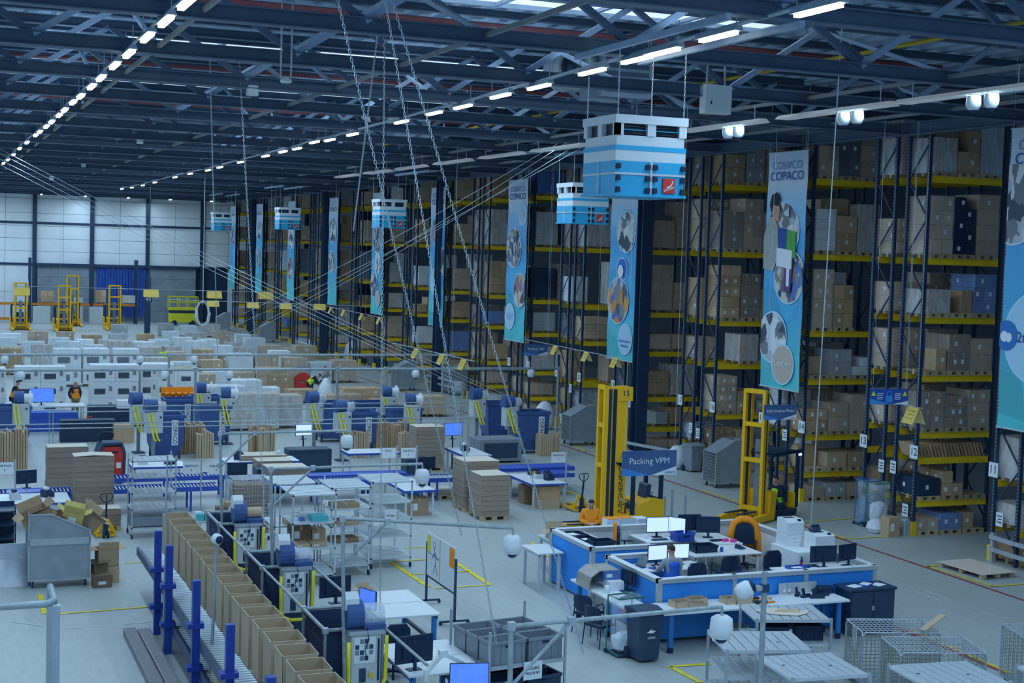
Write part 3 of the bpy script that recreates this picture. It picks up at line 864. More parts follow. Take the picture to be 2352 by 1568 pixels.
# ---------------------------------------------------------------- banners
def banner_print(name, seed):
    m = bpy.data.materials.new(name); m.use_nodes = True
    nt = m.node_tree; L = nt.links; b = nt.nodes['Principled BSDF']
    b.inputs['Roughness'].default_value = 0.6
    tc = nt.nodes.new('ShaderNodeTexCoord'); sp = nt.nodes.new('ShaderNodeSeparateXYZ')
    L.new(tc.outputs['Generated'], sp.inputs[0])
    cr = nt.nodes.new('ShaderNodeValToRGB'); e = cr.color_ramp.elements
    e[0].position = 0.0; e[0].color = (0.10, 0.62, 0.66, 1)
    e[1].position = 1.0; e[1].color = (0.66, 0.78, 0.90, 1)
    for p, c in ((0.16, (0.10, 0.60, 0.70)), (0.30, (0.08, 0.50, 0.82)), (0.62, (0.10, 0.46, 0.86)), (0.78, (0.36, 0.66, 0.92)), (0.87, (0.72, 0.82, 0.93))):
        x = e.new(p); x.color = (*c, 1)
    L.new(sp.outputs['Z'], cr.inputs[0])
    mp = nt.nodes.new('ShaderNodeMapping'); mp.inputs['Rotation'].default_value = (0.5, 0, 0); mp.inputs['Scale'].default_value = (0, 1.2, 5.5)
    mp.inputs['Location'].default_value = (0, seed * 1.7, seed * 0.9)
    vo = nt.nodes.new('ShaderNodeTexVoronoi'); vo.inputs['Scale'].default_value = 1.3
    L.new(tc.outputs['Generated'], mp.inputs[0]); L.new(mp.outputs[0], vo.inputs['Vector'])
    mr = nt.nodes.new('ShaderNodeMapRange'); mr.inputs['To Min'].default_value = 0.72; mr.inputs['To Max'].default_value = 1.15
    L.new(vo.outputs['Color'], mr.inputs['Value'])
    vm = nt.nodes.new('ShaderNodeVectorMath'); vm.operation = 'SCALE'
    L.new(cr.outputs[0], vm.inputs[0]); L.new(mr.outputs[0], vm.inputs['Scale'])
    mx = nt.nodes.new('ShaderNodeMix'); mx.data_type = 'RGBA'
    gt = nt.nodes.new('ShaderNodeMath'); gt.operation = 'GREATER_THAN'; gt.inputs[1].default_value = 0.80
    L.new(sp.outputs['Z'], gt.inputs[0]); L.new(gt.outputs[0], mx.inputs['Factor'])
    L.new(vm.outputs[0], mx.inputs['A']); L.new(cr.outputs[0], mx.inputs['B'])
    L.new(mx.outputs['Result'], b.inputs['Base Color'])
    return m
def photo_print(name, cols, scale, seed):
    m = bpy.data.materials.new(name); m.use_nodes = True
    nt = m.node_tree; L = nt.links; b = nt.nodes['Principled BSDF']
    b.inputs['Roughness'].default_value = 0.6
    tc = nt.nodes.new('ShaderNodeTexCoord')
    mp = nt.nodes.new('ShaderNodeMapping'); mp.inputs['Location'].default_value = (seed, seed * 2.3, seed * 0.7); mp.inputs['Scale'].default_value = (1, 1.4, 0.9)
    vo = nt.nodes.new('ShaderNodeTexVoronoi'); vo.inputs['Scale'].default_value = scale; vo.inputs['Randomness'].default_value = 1
    nz = nt.nodes.new('ShaderNodeTexNoise'); nz.inputs['Scale'].default_value = scale * 0.6; nz.inputs['Detail'].default_value = 4
    L.new(tc.outputs['Object'], mp.inputs[0]); L.new(mp.outputs[0], nz.inputs['Vector'])
    ad = nt.nodes.new('ShaderNodeVectorMath'); ad.operation = 'ADD'
    L.new(mp.outputs[0], ad.inputs[0]); L.new(nz.outputs['Color'], ad.inputs[1]); L.new(ad.outputs[0], vo.inputs['Vector'])
    sp = nt.nodes.new('ShaderNodeSeparateXYZ'); L.new(vo.outputs['Color'], sp.inputs[0])
    cr = nt.nodes.new('ShaderNodeValToRGB'); cr.color_ramp.interpolation = 'CONSTANT'
    e = cr.color_ramp.elements
    e[0].position = 0; e[0].color = (*cols[0], 1); e[1].position = 1 / len(cols); e[1].color = (*cols[1], 1)
    for i in range(2, len(cols)):
        x = e.new(i / len(cols)); x.color = (*cols[i], 1)
    L.new(sp.outputs[0], cr.inputs[0]); L.new(cr.outputs[0], b.inputs['Base Color'])
    return m
PH1 = photo_print('office_photo_print', [(0.72, 0.76, 0.8), (0.5, 0.55, 0.6), (0.06, 0.08, 0.12), (0.75, 0.72, 0.68), (0.20, 0.22, 0.26), (0.8, 0.84, 0.88)], 2.2, 3)
PH2 = photo_print('warehouse_photo_print', [(0.10, 0.13, 0.18), (0.6, 0.64, 0.68), (0.30, 0.26, 0.22), (0.04, 0.06, 0.10), (0.66, 0.6, 0.52), (0.10, 0.2, 0.55)], 2.8, 8)
PH3 = photo_print('hands_photo_print', [(0.62, 0.42, 0.32), (0.30, 0.2, 0.16), (0.72, 0.68, 0.62), (0.35, 0.22, 0.30), (0.10, 0.08, 0.12)], 1.8, 5)
RIM = mat('pale_blue_rim_print', (0.55, 0.78, 0.95), 0.6, noise=0)
PALEC = mat('pale_circle_print', (0.45, 0.72, 0.92), 0.6, noise=0)
TANC = mat('tan_circle_print', (0.58, 0.50, 0.42), 0.6, noise=0)
def disc(parent, name, y, z, r, m, off, ymin, ymax):
    # flat printed circle, clipped to the banner's own edges
    pts = []
    for i in range(40):
        a = 2 * PI * i / 40
        pts.append((min(max(y + r * math.cos(a), ymin), ymax), z + r * math.sin(a)))
    return MB().prism(pts, -off, -off + 0.003, 'x').build(name, m, parent)
def banner(n, yf, yn, z1, z0, circles, label, marks=True):
    # far edge yf (picture left), near edge yn
    t = thing('hanging_banner', label, 'banner', (27.9, (yf + yn) / 2, 0), 0, 'tall banners hung on rack ends')
    hw = (yf - yn) / 2
    b = MB()
    vs = []; N = 24
    for i in range(N + 1):
        z = z0 + (z1 - z0) * i / N
        o = 0.015 * math.sin(i * 0.9 + n)
        vs += [(o, -hw, z), (o, hw, z), (o + 0.012, -hw, z), (o + 0.012, hw, z)]
    fs = []
    for i in range(N):
        a, c = 4 * i, 4 * i + 4
        fs += [(a, a + 1, c + 1, c), (a + 2, c + 2, c + 3, a + 3), (a, c, c + 2, a + 2), (a + 1, a + 3, c + 3, c + 1)]
    fs += [(0, 2, 3, 1), (4 * N, 4 * N + 1, 4 * N + 3, 4 * N + 2)]
    b.add(vs, fs).build('cloth', banner_print('banner_print_%d' % n, n), t)
    MB().cyl((0.006, -hw - 0.05, z1), (0.006, hw + 0.05, z1), 0.025, 6).build('top_rail', GALV, t)
    MB().cyl((0.006, -hw - 0.02, z0), (0.006, hw + 0.02, z0), 0.025, 6).build('bottom_rail', LTGREY, t)
    for s in (-1, 1): MB().cyl((0.006, s * hw * 0.95, z1), (0.006, s * hw * 0.95, 14.6), 0.012, 4).build('hanging_wire', GALV, t)
    for i, (u, v, r, m) in enumerate(circles):
        y = hw - 2 * hw * u; z = z1 - (z1 - z0) * v
        off = 0.024 + 0.008 * i
        disc(t, 'printed_circle', y, z, r + 0.06, RIM, off, -hw, hw)
        disc(t, 'printed_circle', y, z, r, m, off + 0.004, -hw, hw)
    if marks:
        o = text('lettering', 'COPACO', 0.44, BLUEINK, t, (-0.035, 0, z1 - 0.86), (PI / 2, 0, -PI / 2), sx=1.15)
        o = text('lettering', 'COPACO', 0.40, RIM if n > 4 else mat('faint_blue_print', (0.22, 0.34, 0.62), 0.6, noise=0), t, (-0.035, 0, z1 - 0.45), (PI / 2, 0, PI / 2), sx=1.15)
        o.rotation_euler = (-PI / 2, 0, -PI / 2)
    return t
b1 = banner(1, 44.68, 42.19, 12.2, 3.88, [(.45, .335, 1.0, PH1), (.66, .525, .9, PH2), (.30, .785, .87, PH1), (.60, .895, .66, TANC)], 'banner with a brown circle at the bottom, second from the right edge')
text('lettering', 'Lenovo', 0.34, PAPER, b1, (-0.085, -0.28, 4.78), (PI / 2, 0, -PI / 2))
# printed figure of a man bending over a computer in the first circle
SKIN = mat('skin', (0.62, 0.36, 0.25), 0.6, noise=0.05)
HAIRD = mat('dark_hair', (0.02, 0.022, 0.03), 0.7, noise=0.1)
GREYCLOTH = mat('grey_shirt', (0.42, 0.45, 0.42), 0.8)
def flat(parent, name, pts, m, off):
    return MB().prism(pts, -off, -off + 0.003, 'x').build(name, m, parent)
flat(b1, 'printed_figure', [(1.2, 8.1), (0.55, 8.0), (0.25, 8.55), (0.35, 9.6), (0.6, 9.95), (0.95, 9.9), (1.24, 9.2)], GREYCLOTH, 0.09)
flat(b1, 'printed_figure', [(0.52, 9.75), (0.30, 9.8), (0.26, 10.2), (0.40, 10.55), (0.72, 10.5), (0.8, 10.1)], SKIN, 0.094)
flat(b1, 'printed_figure', [(0.36, 10.3), (0.28, 10.55), (0.45, 10.8), (0.8, 10.7), (0.92, 10.35), (0.78, 10.05), (0.66, 10.35)], HAIRD, 0.098)
flat(b1, 'printed_figure', [(0.05, 8.35), (-0.8, 8.5), (-0.8, 9.4), (0.05, 9.5)], mat('green_print', (0.10, 0.42, 0.08), 0.6), 0.088)
flat(b1, 'printed_figure', [(0.28, 8.6), (-0.25, 8.55), (-0.25, 9.5), (0.28, 9.55)], BLUEINK, 0.091)
flat(b1, 'printed_figure', [(0.35, 8.2), (-0.62, 8.1), (-0.62, 8.75), (0.35, 8.85)], PAPER, 0.095)
flat(b1, 'printed_figure', [(-0.15, 7.3), (-0.6, 7.3), (-0.7, 8.4), (-0.5, 8.75), (-0.2, 8.5)], mat('purple_print', (0.12, 0.06, 0.22), 0.6), 0.092)
flat(b1, 'printed_figure', [(-0.32, 7.5), (-0.5, 7.5), (-0.5, 8.4), (-0.32, 8.4)], PAPER, 0.096)
banner(0, 32.2, 29.65, 12.26, 3.94, [(.1, .25, 1.1, PH1), (.45, .60, 0.3, PALEC), (.55, .69, 1.22, PALEC)], 'banner cut off by the right edge, with a white cloud logo')
bx0 = thing('x', None, None) if False else None
b0 = [o for o in COL.objects if o.name.startswith('hanging_banner') and 'cloud' in o.get('label', '')][0]
CLB = mat('cloud_badge_blue', (0.03, 0.20, 0.55), 0.5, noise=0)
disc(b0, 'printed_circle', 1.0, 6.53, 0.42, CLB, 0.07, -1.27, 1.27)
disc(b0, 'printed_cloud', 1.08, 6.5, 0.15, PAPER, 0.075, -1.27, 1.27); disc(b0, 'printed_cloud', 0.9, 6.48, 0.13, PAPER, 0.079, -1.27, 1.27)
text('lettering', '2tCloud', 0.42, BLUEINK, b0, (-0.07, -0.1, 6.5), (PI / 2, 0, -PI / 2))
OVAL = mat('oval_logo_blue', (0.03, 0.16, 0.60), 0.5, noise=0)
ORPH = photo_print('orange_vest_photo', [(0.9, 0.35, 0.03), (0.25, 0.28, 0.3), (0.8, 0.3, 0.03), (0.1, 0.12, 0.16), (0.5, 0.55, 0.58), (0.12, 0.16, 0.5)], 1.7, 2)
b2 = banner(2, 57.4, 54.84, 12.0, 3.85, [(.62, .32, .85, PH1), (.50, .52, .48, OVAL), (.40, .685, .97, ORPH), (.72, .885, .62, PALEC)], 'banner behind the big air unit, with an orange vest photo circle')
disc(b2, 'printed_circle', 0.05, 7.7, 0.28, PAPER, 0.07, -1.28, 1.28)
text('lettering', 'Hewlett Packard', 0.16, BLUEINK, b2, (-0.07, -0.55, 4.7), (PI / 2, 0, -PI / 2))
text('lettering', 'Enterprise', 0.16, BLUEINK, b2, (-0.07, -0.55, 4.5), (PI / 2, 0, -PI / 2))
b3 = banner(3, 69.6, 67.0, 12.04, 3.82, [(.78, .21, .55, PALEC), (.38, .42, .98, PH2), (.76, .68, .82, PH3), (.28, .85, .62, PALEC)], 'banner with a warehouse photo and a warm hand photo, fourth from the right edge')
text('lettering', 'hp', 0.62, PAPER, b3, (-0.06, -0.72, 10.3), (PI / 2, 0, -PI / 2), shear=0.25)
text('lettering', 'IBM', 0.5, PALEC, b3, (-0.07, 0.55, 5.05), (PI / 2, 0, -PI / 2))
banner(4, 82.0, 79.4, 12.0, 3.85, [(.45, .32, .8, PH3), (.8, .53, .8, PH1), (.4, .68, .75, PALEC), (.55, .86, .5, PALEC)], 'narrow-looking banner half hidden by the second dark column')
banner(5, 94.2, 91.7, 12.0, 3.9, [(.5, .38, .95, PH2), (.6, .58, .7, PH1), (.35, .76, .8, PH2), (.7, .87, .5, TANC)], 'banner behind the third hanging air unit')
banner(6, 105.6, 103.1, 11.9, 4.0, [(.5, .3, .9, PH1), (.4, .6, .8, PH2)], 'banner partly hidden by the third dark column')
banner(7, 118.9, 116.4, 11.9, 3.8, [(.5, .36, .95, PH1), (.5, .68, .9, PH3)], 'banner behind the fourth hanging air unit')
banner(8, 131.4, 128.7, 11.9, 3.87, [(.5, .3, .8, PH1), (.5, .6, .9, PH2)], 'banner second farthest along the racks')
banner(9, 143.6, 141.0, 11.9, 3.8, [(.5, .35, .9, PH2)], 'farthest banner beside the white end wall')

# ---------------------------------------------------------------- shared furniture builders
def monitor(label, loc, rz, w=0.56, h=0.33, screen=None, back=True, tilt=0, group='desk monitors'):
    # screen faces local -Y
    t = thing('monitor', label, 'monitor', loc, rz, group)
    MB().bbox(-0.13, -0.09, 0, 0.13, 0.09, 0.015, 0.004).build('foot', BLACKP, t)
    MB().box(-0.03, 0.03, 0.015, 0.03, 0.06, 0.30).build('stand', BLACKP, t)
    z0 = 0.13
    MB().box(-w / 2, -0.015, z0, w / 2, 0.015, z0 + h).box(-w * 0.32, 0.015, z0 + h * 0.15, w * 0.32, 0.04, z0 + h * 0.85).build('housing', BLACKP, t)
    MB().box(-w / 2 + 0.012, -0.018, z0 + 0.018, w / 2 - 0.012, -0.0145, z0 + h - 0.012).build('screen', screen or BLACKP, t)
    return t
def keyboard(label, loc, rz=0, m=None):
    t = thing('keyboard', label, 'keyboard', loc, rz)
    MB().prism([(-0.07, 0), (0.07, 0), (0.07, 0.028), (-0.07, 0.012)], -0.22, 0.22, 'x').build('base', m or BLACKP, t)
    b = MB()
    for r in range(4):
        for k in range(11): b.box(-0.205 + 0.037 * k, -0.055 + 0.03 * r, 0.016 + 0.004 * r, -0.175 + 0.037 * k, -0.03 + 0.03 * r, 0.022 + 0.004 * r)
    b.build('keys', DKGREY, t)
    return t
def office_chair(label, loc, rz, m=None, arms=True, jacket=False):
    # sitter faces local -Y
    t = thing('office_chair', label, 'chair', loc, rz)
    m = m or BLACKP
    for k in range(5):
        a = 2 * PI * k / 5
        MB().bar((0, 0, 0.10), (0.30 * math.cos(a), 0.30 * math.sin(a), 0.07), 0.05, 0.04).build('leg', BLACKP, t)
        MB().cyl((0.30 * math.cos(a) - .02, 0.30 * math.sin(a), 0.03), (0.30 * math.cos(a) + .02, 0.30 * math.sin(a), 0.03), 0.03, 8).build('caster', RUBBER, t)
    MB().cyl((0, 0, 0.08), (0, 0, 0.45), 0.03, 8).build('gas_column', BLACKP, t)
    MB().bbox(-0.25, -0.25, 0.44, 0.25, 0.24, 0.52, 0.03).build('seat', m, t)
    pts = [(-0.22, 0.58), (0.22, 0.58), (0.25, 0.75), (0.24, 1.0), (0.16, 1.10), (-0.16, 1.10), (-0.24, 1.0), (-0.25, 0.75)]
    MB().prism(pts, 0.22, 0.29, 'y').build('backrest', m, t)
    MB().bar((0, 0.2, 0.47), (0, 0.29, 0.7), 0.08, 0.03).build('back_bar', BLACKP, t)
    if arms:
        for s in (-1, 1):
            MB().bar((s * 0.28, 0.05, 0.46), (s * 0.29, 0.05, 0.68), 0.04).build('arm_post', BLACKP, t)
            MB().bbox(s * 0.29 - 0.045, -0.13, 0.68, s * 0.29 + 0.045, 0.14, 0.71, 0.01).build('armrest', BLACKP, t)
    return t
def visitor_chair(label, loc, rz):
    t = thing('visitor_chair', label, 'chair', loc, rz, 'black visitor chairs')
    for s in (-1, 1):
        MB().tube([(s * 0.26, -0.22, 0), (s * 0.26, -0.22, 0.62), (s * 0.26, -0.16, 0.66), (s * 0.26, 0.14, 0.66), (s * 0.26, 0.22, 0.60)], 0.013, 6).build('arm_frame', BLACKP, t)
        MB().cyl((s * 0.26, 0.26, 0), (s * 0.24, 0.2, 0.62), 0.013, 6).build('leg', BLACKP, t)
    MB().cyl((-0.26, -0.22, 0.43), (0.26, -0.22, 0.43), 0.012, 6).build('cross_rail', GALV, t)
    MB().prism([(-0.24, 0.44), (0.22, 0.42), (0.22, 0.47), (-0.2, 0.49), (-0.24, 0.47)], -0.24, 0.24, 'x').build('seat', BLACKP, t)
    q = []
    N = 8
    for (z, k) in ((0.52, 0.8), (0.62, 0.98), (0.76, 1.0), (0.86, 0.88), (0.90, 0.6)):
        for th in (0, 0.025):
            for i in range(N + 1):
                u = -1 + 2 * i / N
                q.append((0.25 * u * k, 0.24 - 0.06 * u * u + th + (z - 0.5) * 0.15, z))
    fs = []; W = N + 1
    for r in range(4):
        a = 2 * r * W
        for i in range(N):
            fs.append((a + i, a + i + 1, a + 2 * W + i + 1, a + 2 * W + i))
            fs.append((a + W + i + 1, a + W + i, a + 3 * W + i, a + 3 * W + i + 1))
        fs += [(a, a + 2 * W, a + 3 * W, a + W), (a + N, a + W + N, a + 3 * W + N, a + 2 * W + N)]
    fs += [tuple(list(range(N + 1)) + list(range(2 * W - 1, W - 1, -1)))]
    e = 8 * W
    fs += [tuple(list(range(e, e + W)) + list(range(e + 2 * W - 1, e + W - 1, -1)))]
    MB().add(q, fs).build('backrest', BLACKP, t)
    return t
def desk(label, x0, y0, x1, y1, h=0.74, top=None, legm=None, legw=0.06, name='desk', thick=0.035, inset=0.05, rail=True, z=0):
    t = thing(name, label, 'desk' if name == 'desk' else 'table', ((x0 + x1) / 2, (y0 + y1) / 2, z))
    a, b_ = (x1 - x0) / 2, (y1 - y0) / 2
    MB().bbox(-a, -b_, h - thick, a, b_, h, 0.006).build('table_top', top or WHITETOP, t)
    for sx in (-1, 1):
        for sy in (-1, 1):
            MB().cbox(sx * (a - inset - legw / 2), sy * (b_ - inset - legw / 2), (h - thick) / 2, legw, legw, h - thick).build('leg', legm or LTGREY, t)
        if rail: MB().box(sx * (a - inset) - 0.02, -b_ + inset, h - thick - 0.08, sx * (a - inset) + 0.02, b_ - inset, h - thick).build('end_rail', legm or LTGREY, t)
    return t
def tray(label, loc, w, d, h, m, rz=0, name='plastic_tray', cat='tray', group=None, rim=0.02, fill=None):
    # open-topped box with walls, rim and hand holes
    t = thing(name, label, cat, loc, rz, group)
    b = MB(); k = 0.015
    b.box(-w / 2 + k, -d / 2 + k, 0, w / 2 - k, d / 2 - k, 0.012)
    for s in (-1, 1):
        b.box(-w / 2, s * d / 2 - (k if s > 0 else 0), 0, w / 2, s * d / 2 + (0 if s > 0 else k), h)
        b.box(s * w / 2 - (k if s > 0 else 0), -d / 2, 0, s * w / 2 + (0 if s > 0 else k), d / 2, h)
    b.build('shell', m, t)
    r = MB()
    for s in (-1, 1):
        r.box(-w / 2 - rim, s * d / 2 - (0.002 if s > 0 else rim), h - 0.05, w / 2 + rim, s * d / 2 + (rim if s > 0 else 0.002), h + 0.005)
        r.box(s * w / 2 - (0.002 if s > 0 else rim), -d / 2 - rim, h - 0.05, s * w / 2 + (rim if s > 0 else 0.002), d / 2 + rim, h + 0.005)
    r.build('rim', m, t)
    if h > 0.2:
        for s in (-1, 1):
            MB().box(-0.07, s * (d / 2 + rim) - 0.004, h - 0.11, 0.07, s * (d / 2 + rim) + 0.004, h - 0.07).build('hand_hole', INK, t)
            for xx in (-0.4, -0.2, 0.2, 0.4):
                MB().box(xx * w - 0.01, s * d / 2 - 0.012, 0.02, xx * w + 0.01, s * d / 2 + 0.012, h - 0.05).build('rib', m, t)
    return t
def paper(label, loc, rz=0, w=0.21, d=0.3):
    o = MB().box(-w / 2, -d / 2, 0, w / 2, d / 2, 0.004).build('paper_sheet', PAPER, None, loc, rz)
    return tag(o, label, 'paper')
def box_open(label, loc, w, d, h, m=None, rz=0, flaps=(0.5, 0.5, 0.5, 0.5), rot=None, group=None, fl=0.45, sticker=True):
    # open carton with four flaps; flap angle as share of a half turn outwards
    m = m or KRAFT
    t = thing('open_carton', label, 'box', loc, rz, group)
    if rot: t.rotation_euler = rot
    b = MB(); k = 0.008
    b.box(-w / 2, -d / 2, 0, w / 2, d / 2, k)
    b.box(-w / 2, -d / 2, 0, w / 2, -d / 2 + k, h).box(-w / 2, d / 2 - k, 0, w / 2, d / 2, h)
    b.box(-w / 2, -d / 2, 0, -w / 2 + k, d / 2, h).box(w / 2 - k, -d / 2, 0, w / 2, d / 2, h)
    b.build('carton_body', m, t)
    L = min(w, d) * fl
    for i, f in enumerate(flaps):
        if f is None: continue
        a = PI * f
        c, s = math.cos(a) * L, math.sin(a) * L
        if i == 0: q = [(-w / 2, -d / 2, h), (w / 2, -d / 2, h), (w / 2, -d / 2 - s, h + c), (-w / 2, -d / 2 - s, h + c)]
        if i == 1: q = [(w / 2, d / 2, h), (-w / 2, d / 2, h), (-w / 2, d / 2 + s, h + c), (w / 2, d / 2 + s, h + c)]
        if i == 2: q = [(-w / 2, d / 2, h), (-w / 2, -d / 2, h), (-w / 2 - s, -d / 2, h + c), (-w / 2 - s, d / 2, h + c)]
        if i == 3: q = [(w / 2, -d / 2, h), (w / 2, d / 2, h), (w / 2 + s, d / 2, h + c), (w / 2 + s, -d / 2, h + c)]
        MB().sheet(*q, 0.006).build('flap', m, t)
    if sticker: MB().box(-0.1, -d / 2 - 0.003, h * 0.35, 0.08, -d / 2, h * 0.7).build('sticker', PAPER, t)
    return t
def carton(label, loc, w, d, h, m=None, rz=0, rot=None, group=None, sticker=True, name='carton', cat='box'):
    t = thing(name, label, cat, loc, rz, group)
    if rot: t.rotation_euler = rot
    m = m or KRAFT
    MB().bbox(-w / 2, -d / 2, 0, w / 2, d / 2, h, 0.004).build('carton_body', m, t)
    MB().box(-0.03, -d / 2 - 0.002, h - min(0.1, h * 0.5), 0.03, -d / 2, h).box(-0.03, -d / 2 - 0.002, h, 0.03, d / 2 + 0.002, h + 0.002).build('tape', TAPE if m in (KRAFT, KRAFT2, KRAFT3) else m, t)
    if sticker: MB().box(-w * 0.35, -d / 2 - 0.004, h * 0.3, -w * 0.35 + min(0.14, w * .4), -d / 2, h * 0.7).build('sticker', PAPER, t)
    return t

# ---------------------------------------------------------------- blue-panelled office island
WH = 1.4
ALU = mat('aluminium_profile', (0.55, 0.60, 0.62), 0.35, metal=0.3, noise=0.05)
def partition(label, x0, y0, x1, y1, side):
    # low wall along X or Y: blue panels between aluminium posts, flat white cap; side = which face is blue
    t = thing('office_partition', label, 'partition', (0, 0, 0), 0, 'low blue office walls')
    alongx = abs(x1 - x0) > abs(y1 - y0)
    L = abs(x1 - x0) if alongx else abs(y1 - y0)
    n = max(1, round(L / 2.2))
    ax, ay = min(x0, x1), min(y0, y1)
    for k in range(n + 1):
        if not alongx and k in (0, n): continue
        s = L * k / n
        px, py = (ax + s, ay) if alongx else (ax, ay + s)
        MB().cbox(px, py, WH / 2, 0.11, 0.11, WH).build('post', ALU, t)
    for k in range(n):
        a, b_ = L * k / n + 0.055, L * (k + 1) / n - 0.055
        if alongx: MB().box(ax + a, ay - 0.025, 0.06, ax + b_, ay + 0.025, WH - 0.1).build('panel', BLUEPANEL, t)
        else: MB().box(ax - 0.025, ay + a, 0.06, ax + 0.025, ay + b_, WH - 0.1).build('panel', BLUEPANEL, t)
        if alongx: MB().box(ax + a, ay + 0.026 if side < 0 else ay - 0.034, 0.06, ax + b_, ay + 0.034 if side < 0 else ay - 0.026, WH - 0.1).build('inner_panel', WHITE, t)
        else: MB().box(ax + 0.026 if side < 0 else ax - 0.034, ay + a, 0.06, ax + 0.034 if side < 0 else ax - 0.026, ay + b_, WH - 0.1).build('inner_panel', WHITE, t)
    if alongx:
        MB().box(ax - 0.055, ay - 0.075, WH - 0.1, ax + L + 0.055, ay + 0.075, WH - 0.012).build('cap_rail', ALU, t)
        MB().box(ax - 0.055, ay - 0.085, WH - 0.012, ax + L + 0.055, ay + 0.085, WH).build('cap_strip', WHITE, t)
    else:
        MB().box(ax - 0.075, ay + 0.076, WH - 0.1, ax + 0.075, ay + L - 0.076, WH - 0.012).build('cap_rail', ALU, t)
        MB().box(ax - 0.085, ay + 0.086, WH - 0.012, ax + 0.085, ay + L - 0.086, WH).build('cap_strip', WHITE, t)
    return t
IX0, IX1, IY0, IYa, IYb, IY1 = 14.9, 20.55, 27.62, 30.15, 31.05, 33.42
partition('long blue office wall facing the camera beside the table with small cartons', IX0, IY0, IX1, IY0, -1)
partition('tall-looking blue office wall at the far left corner of the office island', IX0, IYb, IX0, IY1, -1)
partition('blue office wall running back from the clear rubbish bag', IX0, IY0, IX0, IYa, -1)
partition('short blue office wall below the two black trays', IX0, IYb, 16.5, IYb, -1)
partition('short office wall with pale cap behind the lit screens of the seated man', IX0, IYa, 16.5, IYa, -1)
partition('back office wall with wide white cap before the man in orange', IX0, IY1, IX1, IY1, 1)
partition('right office wall with white cap running beside the white printers', IX1, IY0, IX1, IY1, 1)
# raised floor and desks inside
PL = 0.42
pf = tag(MB().box(IX0 + 0.06, IY0 + 0.06, 0, IX1 - 0.06, IY1 - 0.06, PL).build('office_platform', mat('grey_platform', (0.30, 0.33, 0.35), 0.7)), 'raised grey floor inside the blue office island', 'platform')
DK = PL + 0.76
dk = desk('counter desk with black trays along the far left office wall', IX0 + 0.1, IYb + 0.1, IX0 + 0.85, IY1 - 0.1, 1.30 - PL, z=PL)
d2 = desk("white desk under the seated man's two lit screens", 15.2, 29.25, 17.05, 30.03, 0.76, z=PL)
d3 = desk('white desk with two lit screens at the back of the office', 17.0, 32.2, 18.3, 33.28, 0.76, z=PL)
d4 = desk('white desk carrying pink boxes and dark monitor backs', 18.32, 31.55, 19.4, 33.0, 0.76, z=PL)
d5 = desk('white desk with a black crate and telephone in the middle of the office', 17.35, 30.4, 19.25, 31.45, 0.76, z=PL)
d6 = desk('white desk along the front right office wall with two monitor backs', 18.2, 27.75, 20.4, 28.4, 1.30 - PL, z=PL)
tray('black tray of papers on the far left counter desk, nearer one', (15.4, 31.6, 1.3), 0.55, 0.40, 0.14, BLACKP)
tray('black tray with white papers on the far left counter desk, middle one', (15.3, 32.25, 1.3), 0.42, 0.5, 0.07, BLACKP, 0.1)
tray('flat black tray on the far left counter desk, rear one', (15.3, 32.95, 1.3), 0.48, 0.5, 0.05, BLACKP, 0.1)
paper('white sheet lying in the middle black tray', (15.3, 32.25, 1.33), 0.3); paper('white sheet in the rear black tray', (15.25, 32.95, 1.33), 0.2)
paper('white sheet on the counter desk beside the rear tray', (15.6, 32.62, 1.3), 0.1)
# orange vest over a chair
c = office_chair('black office chair carrying an orange vest, beside the far left counter', (16.6, 32.55, PL), 1.2)
v = MB().prism([(-0.2, 0.55), (0.2, 0.55), (0.24, 0.85), (0.17, 1.22), (0.05, 1.15), (-0.05, 1.15), (-0.17, 1.22), (-0.24, 0.85)], 0.30, 0.36, 'y').build('vest', ORANGE, None, (16.6, 32.55, PL), 1.2)
tag(v, 'orange vest hung over an office chair back near the black trays', 'vest')
c = office_chair('black office chair draped with an orange jacket at the right office wall', (19.75, 32.05, PL), -0.5)
jk = thing('jacket', 'orange work jacket draped over a black chair by the right office wall', 'jacket', (19.75, 32.05, PL), -0.5)
MB().tube([(-0.34, 0.30, 0.45), (-0.34, 0.31, 0.8), (-0.26, 0.32, 1.10), (-0.1, 0.33, 1.2), (0.1, 0.33, 1.2), (0.26, 0.32, 1.10), (0.34, 0.31, 0.8), (0.36, 0.32, 0.25)], 0.10, 8).build('shoulders', ORANGE, jk, smooth=True)
MB().prism([(-0.36, 0.35), (0.38, 0.2), (0.34, 0.9), (0.22, 1.18), (-0.22, 1.18), (-0.34, 0.9)], 0.34, 0.42, 'y').build('back_cloth', ORANGE, jk)
# screens
monitor('lit white monitor left of the seated man in blue', (15.95, 29.72, DK), 0.05, 0.52, 0.36, SCREEN)
monitor('lit white monitor right of the seated man in blue', (16.52, 29.75, DK), -0.05, 0.56, 0.36, SCREEN)
monitor('lit white monitor on the back desk, facing the camera', (17.55, 32.75, DK), -0.15, 0.6, 0.4, SCREEN)
monitor('lit white monitor on the back desk, turned sideways', (18.0, 32.62, DK), -0.95, 0.6, 0.4, SCREEN)
monitor('dark monitor back on the desk with pink boxes, nearer the orange jacket', (18.85, 32.4, DK), PI - 0.35, 0.62, 0.42)
monitor('dark monitor back on the desk with pink boxes, nearer the lit pair', (18.5, 32.78, DK), PI - 0.15, 0.62, 0.42)
monitor('dark monitor back on the front right desk, outer one', (20.15, 28.12, 1.3), PI + 0.25, 0.60, 0.38)
monitor('dark monitor back on the front right desk, inner one', (19.45, 28.08, 1.3), PI - 0.1, 0.68, 0.38)
